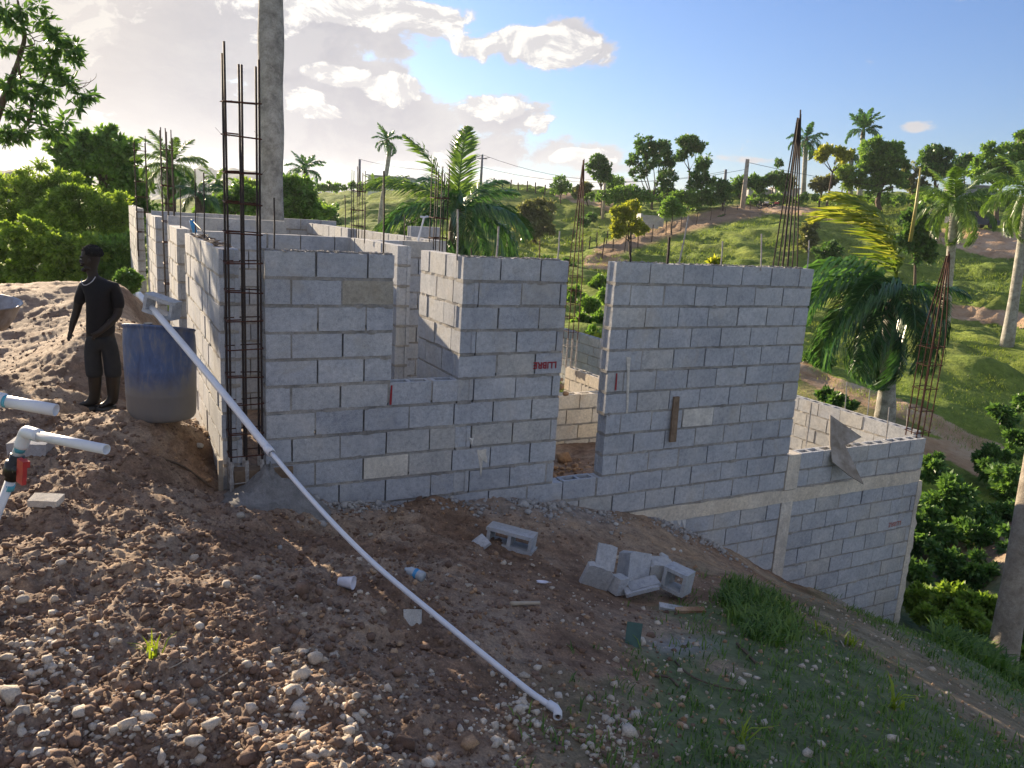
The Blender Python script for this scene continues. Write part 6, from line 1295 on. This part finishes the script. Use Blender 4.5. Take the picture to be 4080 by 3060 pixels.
GREEN_ = mat_simple('mossy_green_slab', (0.06, .12, .10), .8, 0, (.045, .085, .075), 14, .003)
frag('dull green slab propped on stones in the trodden patch', on_ground(1368, 1392)+np.array([0, .02, .05]), (R(48), R(-6), R(-22)), (.10, .15, .03), 27, mat=GREEN_, hollow=False, brk=.08, group='loose slabs')
# litter ------------------------------------------------------------------
g = on_ground(748, 1270); m = MB(); axd = Vector((.97, -.18, .06)).normalized(); m.lathe((0, 0, 0), [(0, 0), (.024, 0), (.034, .078), (.037, .080), (.037, .084), (.033, .084), (.0225, .004), (0, .004)], 24, axd)
o = m.build('foam_cup', CUPM, None, True); o.location = (g[0]-.04, g[1], g[2]+.034); tag(o, 'white foam cup lying on its side on the dark earth', 'cup')
g = on_ground(893, 1243); e = empty('plastic_bottle', g+np.array([-.05, 0, .03]), 'crushed clear bottle with a blue band beside the sloping pipe', 'bottle'); axd = Vector((.85, -.4, -.15)).normalized()
def bl(name, prof, mat): m = MB(); m.lathe(tuple(g+np.array([-.05, 0, .03])), prof, 20, axd); m.build(name, mat, e, True)
bl('body', [(0, 0), (.012, 0), (.013, .012), (.028, .035), (.030, .07)], DIM); bl('label', [(.030, .068), (.0312, .07), (.0312, .088), (.030, .09)], BLUEPIPE); bl('base', [(.030, .09), (.033, .115), (.030, .13), (0, .127)], DIM)
g = on_ground(1170, 1262); m = MB(); m.lathe((0, 0, 0), [(0, .004), (.03, .004), (.042, .012), (.043, .014), (.03, .009), (0, .008)], 14); m.box((.05, 0, .012), (.02, .006, .003)); m.box((-.05, 0, .012), (.02, .006, .003)); o = m.build('plastic_scrap', CUPM); o.location = tuple(g+np.array([0, 0, .006])); o.scale = (1.1, .5, 1); tag(o, 'flat white plastic scrap with pointed ends on the trodden earth', 'litter')
def stick(name, label, pts, r, mat, cat='stick'):
    P = [on_ground(x, y)+np.array([0, 0, r+dz]) for x, y, dz in pts]; b = P[0]; m = MB(); m.tube([p-b for p in smooth(P, 4)], [r*(1-.3*i/(4*len(P))) for i in range(4*(len(P)-1)+1)], 7); o = m.build(name, mat, None, True); o.location = tuple(b); tag(o, label, cat, 'sticks and twigs'); return o
stick('stick', 'pale frayed stick lying in the middle of the trodden earth', [(1104, 1312, .01), (1135, 1310, .012), (1166, 1311, .01)], .014, PALEWOOD)
stick('twig', 'long curved dark twig on the grass edge', [(1458, 1430, 0), (1490, 1465, .01), (1540, 1485, .01), (1600, 1495, 0)], .006, BARK)
stick('twig', 'forked thin twig pointing at the bottom edge', [(1492, 1478, 0), (1478, 1505, .01), (1470, 1530, 0)], .005, BARK)
stick('twig', 'short charred stick on the green slope', [(1592, 1394, 0), (1612, 1415, .005), (1632, 1436, 0)], .011, BARK)
stick('twig', 'thin stick standing out of the slope beside the yellow weed', [(1815, 1385, 0), (1822, 1345+60, .02)], .006, PALEWOOD)
stick('twig', 'half buried dark stick under the rubble heap', [(1415, 1462, 0), (1445, 1470, .01), (1465, 1485, 0)], .008, BARK)
stick('twig', 'buried rope-like root below the drum', [(345, 985, .0), (400, 1015, .01), (460, 1055, .0)], .010, BARK)
stick('twig', 'fine root crossing the left bank', [(100, 985, 0), (180, 1015, .01), (245, 1040, .0)], .007, BARK)
for i, (x, y) in enumerate(((380, 1440), (470, 1472), (200, 1452))): stick('twig', 'dry stalk among the lower left stones', [(x-16, y+5, .0), (x, y, .01), (x+22, y-6, .015)], .003, PALEWOOD)
g = on_ground(1330, 1266); m = MB(); m.tube([(0, 0, 0), (.03, 0, -.015), (.06, .01, -.02)], [.006, .004, .007], 6); o = m.build('bone', CUPM, None, True); o.location = tuple(g+np.array([0, 0, .02])); tag(o, 'thin white bone-like scrap under the leaning block', 'litter')
m = MB(); g = on_ground(1270, 1345); m = None
# leaning sheet and plank on the walls ------------------------------------------
def sheet(name, label, outl, mat, thick, cat):
    P = [at(*p) for p in outl]; m = MB(); c = sum(P)/len(P); nrm = np.cross(P[1]-P[0], P[-1]-P[0]); nrm /= np.linalg.norm(nrm); n = len(P)
    for p in P: m.v.append(tuple(p-c))
    for p in P: m.v.append(tuple(p-c+nrm*thick))
    m.f.append(tuple(range(n))); m.f.append(tuple(reversed(range(n, 2*n))))
    for i in range(n): k = (i+1) % n; m.f.append((i, k, n+k, n+i))
    o = m.build(name, mat); o.location = tuple(c); return tag(o, label, cat)
Yb = float(H(7.0, 0)[1])
sheet('plywood_sheet', 'warped cement-stained board leaning over the top of the sunken room wall', [(1793.5, 896, Yb+.10), (1862, 944, Yb+.16), (1826, 962, Yb-.02), (1866, 1046, Yb-.26), (1836, 1028, Yb-.26), (1799, 998, Yb-.24), (1793, 960, Yb-.10)], PLY, .012, 'board')
m = MB(); a_ = on_v(1459, 856); b_ = on_v(1447, 952); m.hexa([(a_[0]-.035, -.03, -a_[1]*HC), (a_[0]-.035, -.008, -a_[1]*HC), (a_[0]+.035, -.03, -a_[1]*HC), (a_[0]+.035, -.008, -a_[1]*HC), (b_[0]-.04, -.055, -b_[1]*HC), (b_[0]-.04, -.03, -b_[1]*HC), (b_[0]+.04, -.055, -b_[1]*HC), (b_[0]+.04, -.03, -b_[1]*HC)])
o = m.build('plank', WOOD); o.location = tuple(H(0, 0, 0)); o.rotation_euler = (0, 0, math.atan2(EU[1], EU[0])); tag(o, 'short weathered plank fixed upright on the long right wall', 'plank')
m = MB(); P = [at(1655*1, 0, 1)]; 
o = MB(); a_ = at(1989, 362, 22); b_ = at(1966, 522, 22); o.tube([b_-b_, (a_-b_)*.5+np.array([.02, 0, 0]), a_-b_], [.05, .04, .02], 8); o = o.build('bamboo_pole', BAMBOO, None, True); o.location = tuple(b_); tag(o, 'tall yellow bamboo pole sticking out above the glossy palm', 'pole')
# soil and stones inside the gap --------------------------------------------------
m = MB(); rs = np.random.RandomState(8); n = 500; U = rs.uniform(2.3, 4.2, n); V_ = rs.uniform(.2, 2.3, n); P = OW[None]+U[:, None]*EU+V_[:, None]*EV; P[:, 2] = base_z(P[:, 0], P[:, 1])+rs.uniform(-.02, .03, n); s = rs.gamma(1.6, .014, n)+.006
pebbles('gap_soil', 'orange lumpy soil and stones heaped inside the door gap', P, s, OROCK, 9, 'soil')
for i, (x, y, s_) in enumerate(((1212, 835, 9), (1221, 850, 8), (1203, 858, 5), (1211, 820, 7))):
    o = bpy.data.objects.new('rock', RM['ochre_limestone'][i]); COL.objects.link(o); c = at(x, y, 9.5); o.location = tuple(c); k = s_*9.5/1755; o.scale = (k, k, k*.9); tag(o, ['stone on top', 'middle stone', 'small stone', 'upper dark stone'][i]+' of the stacked stones seen left in the door gap', 'rock')
# ================================================================ FAR THINGS
def pole(label, x0, y0, x1, y1, Y, r, mat=POLEM, arm=False):
    a = at(x0, y0, Y); b = at(x1, y1, Y); b[2] -= 1.0; e = empty('utility_pole', b, label, 'utility pole', 'utility poles on the hills'); m = MB(); m.tube([b, a], [r*1.2, r*.8], 8); m.build('shaft', mat, e, True)
    if arm: m = MB(); m.box(a-[0, 0, .5], (1.3, .12, .12)); m.tube([a-[0, 0, .5], a+np.array([1.0, 0, -.3])], .04, 5); m.build('crossarm', mat, e)
    return a
p1 = pole('slim utility pole standing left of the white house', 777, 344, 776, 415, 108, .20, arm=False)
p2 = pole('utility pole with a crossarm right of the dark palm', 1042, 334, 1038, 405, 106, .18, arm=True)
p3 = pole('short utility pole on the middle ridge', 1568, 366, 1564, 425, 92, .18)
p4 = pole('pale thick utility pole leaning right, the closest on the ridge', 1615, 344, 1603, 458, 84, .24, mat=GREYBARK)
p5 = pole('pale tree-like post behind the gathered bars of the gap', 1307, 395, 1303, 460, 82, .16, mat=GREYBARK)
p0 = at(-200, 300, 120); p6 = at(2400, 400, 110)
def wire(label, a, b, sag):
    m = MB(); m.tube([a*(1-t)+b*t-np.array([0, 0, sag*4*t*(1-t)]) for t in np.linspace(0, 1, 14)], .022, 4); o = m.build('power_line', DARKBAR); tag(o, label, 'power line', 'power lines between the poles')
wire('thin wire from the pole by the white house to the palm pole', p1, p2-[0, 0, 1.6], .8); wire('long wire across the clouds between palm pole and ridge pole', p2-[0, 0, 1.6], p3-[0, 0, .2], 1.6); wire('upper wire right of the palm pole', p2, p4-[0, 0, 1], 2.2); wire('wire running right from the leaning pole', p4-[0, 0, .3], p6, 2.0)
# white house
hb = at(794, 407, 122); he = empty('house', hb, 'small white box house with a zinc roof edge on the left hill', 'house'); m = MB(); c = at(842, 396, 122); wdt = 96/1755*122
m.box((c[0], c[1]+3, c[2]-.6), (wdt, 6, 3.0)); m.build('wall', WHITEWALL, he); m = MB(); m.box((c[0], c[1]+3, c[2]+1.0), (wdt+.5, 6.6, .16), Euler((0, R(1.0), 0)).to_matrix()); m.build('roof', ROOFM, he)
m = MB(); wc_ = at(814, 393, 122); m.box((wc_[0], wc_[1]-.02, wc_[2]), (1.05, .12, .85)); m.build('window', GLASSDARK, he); m = MB(); wc_ = at(868, 394, 122); m.box((wc_[0], wc_[1]-.02, wc_[2]), (1.0, .12, .8)); m.build('window', GLASSDARK, he)
m = MB(); c = at(1405, 474, 68); m.box((c[0]+.0, c[1], c[2]-.2), (1.45*1.0, .2, 1.1)); m.box((c[0]-.75, c[1]+1.2, c[2]-.1), (.2, 2.4, 1.1)); m.box((c[0]+.95, c[1]+.6, c[2]-.1), (.6, .2, .9)); o = m.build('enclosure_wall', BLOCK); tag(o, 'low grey block enclosure on the straw slope', 'wall')
for nm, lab, (x, y, Y, w_, h_) in (('house', 'low grey hut far back on the right ridge', (1700, 416, 118, 3.6, 1.2)), ('house', 'grey-blue roofed hut under the olive tree at the right', (2085+25, 413, 100, 5.0, 1.3)), ('house', 'long grey farm wall behind the small ridge trees', (1660, 418, 120, 6.0, 1.0))):
    c = at(x, y, Y); e = empty(nm, c-np.array([0, 0, h_]), lab, 'house'); m = MB(); m.box((c[0], c[1]+1.5, c[2]-.5), (w_, 3, h_+1)); m.build('wall', GREYROCK, e); m = MB(); m.box((c[0], c[1]+1.5, c[2]+h_/2+.05), (w_+.4, 3.4, .12)); m.build('roof', ROOFM, e)
def fence(label, pts, Y0, Y1, n, h, group, seed, mat=BARK):
    rnd = random.Random(seed); xs = np.linspace(0, 1, n); px_ = np.interp(xs, np.linspace(0, 1, len(pts)), [p[0] for p in pts]); py_ = np.interp(xs, np.linspace(0, 1, len(pts)), [p[1] for p in pts])
    for i, (x, y, t) in enumerate(zip(px_, py_, xs)):
        b = at(x, y, Y0+(Y1-Y0)*t); m = MB(); hh = h*rnd.uniform(.8, 1.2); m.tube([(0, 0, -.5), (rnd.uniform(-.1, .1)*hh, 0, hh)], .055*Y0/70, 5); o = m.build('fence_post', mat); o.location = tuple(b); tag(o, (label+(', towards its left end' if t < .34 else (', near its middle' if t < .67 else ', towards its right end'))), 'fence post', group)
fence('thin fence post in the row on the left hill crest', [(1050, 405), (1120, 411), (1195, 421), (1250, 430)], 100, 98, 13, 1.1, 'fence posts on the left hill crest', 1)
fence('fence post in the row climbing the straw slope', [(1300, 552), (1355, 530), (1420, 510), (1490, 488), (1560, 470), (1620, 455)], 53, 82, 12, 1.0, 'fence posts on the straw slope', 2)
fence('fence post in the lower row left of the straw slope', [(1255, 545), (1290, 530), (1330, 510), (1370, 492)], 58, 72, 7, 1.0, 'fence posts left of the straw slope', 3)
fence('fence post on the green ridge right of the middle', [(1650, 425), (1800, 422), (2000, 418), (2120, 420)], 104, 104, 12, 1.1, 'fence posts on the right ridge', 4)
# two motorbikes and a car on the hill road
def bike(label, x, y, Y, mat, seed):
    b = at(x, y, Y); e = empty('motorcycle', b, label, 'motorcycle', 'motorcycles parked on the hill road')
    for s_ in (-.55, .55): m = MB(); m.lathe((b[0]+s_, b[1], b[2]+.3), [(.16, -.05), (.28, -.06), (.31, 0), (.28, .06), (.16, .05), (.16, -.05)], 14, Vector((0, 1, 0))); m.build('wheel', BLACKP, e)
    m = MB(); m.box((b[0], b[1], b[2]+.5), (.55, .22, .3)); m.tube([b+[.55, 0, .3], b+[.38, 0, .95]], .03, 6); m.tube([b+[-.55, 0, .3], b+[0, 0, .45], b+[.4, 0, .8]], .04, 6); m.build('frame', DARKBAR, e)
    m = MB(); m.box((b[0]+.15, b[1], b[2]+.75), (.4, .25, .2)); m.build('fuel_tank', mat, e); m = MB(); m.box((b[0]-.35, b[1], b[2]+.76), (.6, .24, .1)); m.build('seat', BLACKP, e); m = MB(); m.tube([b+[.36, -.3, 1.0], b+[.38, .3, 1.0]], .025, 5); m.build('handlebar', DARKBAR, e)
bike('left motorcycle with pale fairing on the hill road by the leaning pole', 1651, 452, 89, WHITEWALL, 1); bike('right motorcycle, darker, on the hill road by the leaning pole', 1673, 453, 89, REDP, 2)
b = at(2098, 492, 70); e = empty('parked_car', b, 'dark car half hidden behind the pale palm on the hill track', 'car'); CARP = mat_simple('dark_car_paint', (.02, .03, .05), .25)
m = MB(); m.hexa([(b[0]-2, b[1]-.8, b[2]+.3), (b[0]-2, b[1]-.8, b[2]+.85), (b[0]-2, b[1]+.8, b[2]+.3), (b[0]-2, b[1]+.8, b[2]+.85), (b[0]+2, b[1]-.8, b[2]+.3), (b[0]+2, b[1]-.8, b[2]+.75), (b[0]+2, b[1]+.8, b[2]+.3), (b[0]+2, b[1]+.8, b[2]+.75)]); m.build('body', CARP, e)
m = MB(); m.hexa([(b[0]-1.5, b[1]-.75, b[2]+.82), (b[0]-1.1, b[1]-.6, b[2]+1.4), (b[0]-1.5, b[1]+.75, b[2]+.82), (b[0]-1.1, b[1]+.6, b[2]+1.4), (b[0]+1.1, b[1]-.75, b[2]+.80), (b[0]+.5, b[1]-.6, b[2]+1.4), (b[0]+1.1, b[1]+.75, b[2]+.80), (b[0]+.5, b[1]+.6, b[2]+1.4)]); m.build('cabin', GLASSDARK, e)
for sx in (-1.25, 1.25):
    for sy in (-.8, .8): m = MB(); m.lathe((b[0]+sx, b[1]+sy, b[2]+.32), [(0, -.1), (.3, -.1), (.32, 0), (.3, .1), (0, .1)], 14, Vector((0, 1, 0))); m.build('wheel', BLACKP, e)

# ================================================================ THE MAN
def skin_mesh(name, verts, edges, radii, mat, parent, sub=2, root=0, smooth=True):
    me = bpy.data.meshes.new(name); me.from_pydata([tuple(float(c) for c in v) for v in verts], edges, []); o = bpy.data.objects.new(name, me); COL.objects.link(o)
    mod = o.modifiers.new('skin', 'SKIN'); mod.use_smooth_shade = True; mod.branch_smoothing = .3
    for i, r in enumerate(radii):
        sv = me.skin_vertices[0].data[i]; sv.radius = r if hasattr(r, '__len__') else (r, r); sv.use_root = (i == root)
    ss = o.modifiers.new('sub', 'SUBSURF'); ss.levels = sub; ss.render_levels = sub
    dg = bpy.context.evaluated_depsgraph_get(); dg.update(); me2 = bpy.data.meshes.new_from_object(o.evaluated_get(dg)); me2.name = name
    bpy.data.objects.remove(o); me2.materials.clear(); me2.materials.append(mat); me2.polygons.foreach_set('use_smooth', [True]*len(me2.polygons))
    return link_mesh(name, me2, parent)
def build_man():
    Yp = float(on_ground(217, 882)[1]); ft = at(217, 884, Yp); u = 4080/2212*Yp/FPX*1.012
    def P(x, y, d=0.0):         # picture offsets to metres round the feet; d = away from the camera
        return np.array([ft[0]+(x-217)*u+(884-y)*0.0002, ft[1]+d, ft[2]+(884-y)*u])
    e = empty('person', ft, 'man in black T-shirt, dark trousers and rubber boots looking left beside the blue drum', 'person')
    # body: pelvis root, spine, neck, head, arms with hands, legs
    V = []; E = []; Rr = []
    def add(p, r, par=None): V.append(p); Rr.append(r); (E.append((par, len(V)-1)) if par is not None else None); return len(V)-1
    pel = add(P(217, 712, 0), (.135, .10)); sp1 = add(P(216, 670, .0), (.125, .095), pel); ch = add(P(217, 632, 0), (.145, .105), sp1); st = add(P(214, 606, .0), (.12, .08), ch); nk = add(P(206, 592, -.005), .052, st); nk2 = add(P(201, 578, -.01), .052, nk)
    hd0 = add(P(199, 566, -.012), (.070, .080), nk2); hd1 = add(P(200, 551, -.01), (.086, .094), hd0); hd2 = add(P(201, 538, -.008), (.082, .088), hd1); add(P(201, 530, -.008), (.05, .05), hd2)
    # left in the picture: his right arm
    a1 = add(P(186, 611, -.02), .058, st); a2 = add(P(178, 636, -.03), .050, a1); a3 = add(P(171, 668, -.03), .040, a2); a4 = add(P(166, 690, -.05), .036, a3); a5 = add(P(162, 707, -.06), .026, a4); h1 = add(P(160, 716, -.065), (.034, .022), a5)
    for k, (dx, dy, dd, ln) in enumerate(((-3.5, 11, -.005, 1), (-1.2, 13, -.012, 1.05), (1.4, 13, -.012, 1), (3.8, 11, -.008, .85))):
        f1 = add(P(160+dx*.7, 716+dy*.55, -.067+dd), .0105, h1); f2 = add(P(160+dx, 716+dy*.85*ln, -.075+dd), .0095, f1); add(P(160+dx*1.0+1.5, 716+dy*1.15*ln, -.078+dd), .008, f2)
    t1 = add(P(164.5, 718, -.085), .011, a5); add(P(166.5, 725, -.095), .009, t1)
    b1 = add(P(247, 612, .02), .060, st); b2 = add(P(256, 640, .02), .052, b1); b3 = add(P(256, 672, .0), .042, b2); b4 = add(P(244, 692, -.09), .036, b3); b5 = add(P(232, 707, -.14), .026, b4); h2 = add(P(226, 713, -.155), (.034, .022), b5)
    for k, (dx, dy) in enumerate(((-9, 4), (-9, 7.5), (-7, 10), (-4, 11.5))):
        f1 = add(P(226+dx*.55, 713+dy*.55, -.16), .0105, h2); add(P(226+dx*.95, 713+dy*1.0, -.155), .009, f1)
    t1 = add(P(223, 709, -.17), .011, h2); add(P(218, 711, -.172), .009, t1)
    for (hx, kx, ax_, d0, kd) in ((205, 206, 206, -.02, -.03), (232, 238, 239, .03, .02)):
        l1 = add(P(hx, 726, d0), (.092, .09), pel); l2 = add(P(kx, 795, kd), (.062, .062), l1); l3 = add(P(ax_, 830, d0), .055, l2); add(P(ax_, 866, d0), .042, l3)
    skin_mesh('body', V, E, Rr, SKIN_, e, 2)
    # face: nose, brow, lips, chin, ears, eyes (head turned to the left)
    def blob(name, c, r, mat, rot=(0, 0, 0), seg=14):
        bm = bmesh.new(); bmesh.ops.create_uvsphere(bm, u_segments=seg, v_segments=10, radius=1); mt = Matrix.Translation(tuple(c)) @ Euler(rot).to_matrix().to_4x4() @ Matrix.Diagonal((*r, 1)); bmesh.ops.transform(bm, matrix=mt, verts=bm.verts)
        me = bpy.data.meshes.new(name); bm.to_mesh(me); bm.free(); me.materials.append(mat); me.polygons.foreach_set('use_smooth', [True]*len(me.polygons)); return link_mesh(name, me, e)
    blob('nose', P(183.5, 560, -.045), (.020, .015, .019), SKIN_, (0, .3, 0)); blob('brow', P(187, 551, -.04), (.022, .05, .012), SKIN_)
    blob('lips', P(185.5, 569, -.045), (.015, .024, .010), SKIN_); blob('chin', P(190, 578, -.035), (.030, .032, .020), SKIN_); blob('jaw', P(198, 573, -.035), (.045, .05, .028), SKIN_, (0, .35, 0))
    blob('eye', P(185.5, 555.5, -.062), (.008, .010, .007), EYEW); blob('ear', P(207, 558, -.098), (.017, .009, .028), SKIN_, (0, .2, 0))
    blob('cheek', P(190, 563, -.055), (.028, .03, .025), SKIN_)
    # hair: short cap with rough surface
    bm = bmesh.new(); bmesh.ops.create_icosphere(bm, subdivisions=5, radius=1); r_ = np.random.RandomState(3)
    kill = [v for v in bm.verts if v.co.z < -.25+(.42 if v.co.x < -.25 else 0)+(.15 if v.co.y < -.3 and v.co.x < .25 else 0) and True]; bmesh.ops.delete(bm, geom=kill, context='VERTS')
    c = P(203, 545, -.006)
    for v in bm.verts: f = 1+r_.uniform(-.03, .07)-(.10 if v.co.z < 0 else 0); v.co = Vector((c[0]+v.co.x*.097*f, c[1]+v.co.y*.099*f, c[2]+v.co.z*.092*f))
    me = bpy.data.meshes.new('hair'); bm.to_mesh(me); bm.free(); me.materials.append(HAIR); link_mesh('hair', me, e)
    # T-shirt
    V = []; E = []; Rr = []
    hm_ = add(P(219, 722, 0), (.170, .130)); pel = add(P(219, 706, 0), (.168, .128), hm_); s1 = add(P(219, 672, 0), (.170, .125), pel); c_ = add(P(219, 635, 0), (.176, .130), s1); s_ = add(P(215, 609, 0), (.135, .098), c_); add(P(208, 597, 0), (.070, .062), s_)
    a1 = add(P(189, 612, -.02), .062, s_); a2 = add(P(180, 634, -.03), .060, a1); add(P(175, 656, -.032), .057, a2)
    b1 = add(P(246, 612, .02), .066, s_); b2 = add(P(255, 638, .02), .064, b1); add(P(257, 664, .01), .060, b2)
    skin_mesh('t_shirt', V, E, Rr, SHIRT, e, 2)
    # trousers
    V = []; E = []; Rr = []
    pel = add(P(219, 706, 0), (.150, .115)); w1 = add(P(219, 718, 0), (.155, .118), pel)
    for (hx, kx, ax_, d0, kd) in ((205, 205, 207, -.02, -.03), (232, 240, 242, .03, .02)):
        l1 = add(P(hx, 738, d0), (.108, .105), w1); l2 = add(P(kx, 772, kd), (.088, .085), l1); l3 = add(P(ax_, 800, d0), (.090, .088), l2); add(P(ax_, 814, d0), (.080, .08), l3)
    skin_mesh('trousers', V, E, Rr, JEANS, e, 2)
    # rubber boots
    for (ax_, d0, tx, td) in ((208, -.02, 168, -.05), (243, .03, 215, -.06)):
        V = []; E = []; Rr = []
        t_ = add(P(ax_, 792, d0), .072); m1 = add(P(ax_+1, 826, d0), .062, t_); an = add(P(ax_-1, 862, d0), .052, m1); hl = add(P(ax_+2, 876, d0), (.046, .040), an); md = add(P((ax_+tx)/2-2, 874, (d0+td)/2), (.045, .036), an); add(P(tx+4, 877, td), (.036, .028), md)
        skin_mesh('rubber_boot', V, E, Rr, BOOTM, e, 2)
        m = MB(); q0 = P(ax_+6, 884, d0); q1 = P(tx, 884, td); m.tube([q0, (q0+q1)/2, q1], [.046, .046, .034], 10); o = m.build('sole', BLACKP, e, True); o.scale = (1, 1, 1)
    # necklace
    m = MB(); pts = [P(x, y, d) for x, y, d in ((219, 590, -.09), (216, 599, -.118), (208, 606, -.135), (200, 608, -.135), (194, 603, -.125), (191, 596, -.10))]; m.tube(smooth(pts, 5), .0042, 6); m.build('necklace', SILVER, e, True)
build_man()

# ================================================================ AIR
hz = MB(); hz.box((0, 700, 5), (5200, 3400, 210)); hzo = hz.build('haze', None); tag(hzo, kind='stuff'); tag(hzo, 'thin pale haze over the hills', 'haze')
hm = bpy.data.materials.new('thin_haze'); hm.use_nodes = True; hn = hm.node_tree; hn.nodes.remove(hn.nodes['Principled BSDF'])
pv = hn.nodes.new('ShaderNodeVolumePrincipled'); pv.inputs['Color'].default_value = (.82, .89, 1.0, 1); pv.inputs['Density'].default_value = .0002; pv.inputs['Anisotropy'].default_value = .3
hn.links.new(pv.outputs[0], hn.nodes['Material Output'].inputs['Volume']); hzo.data.materials.append(hm)
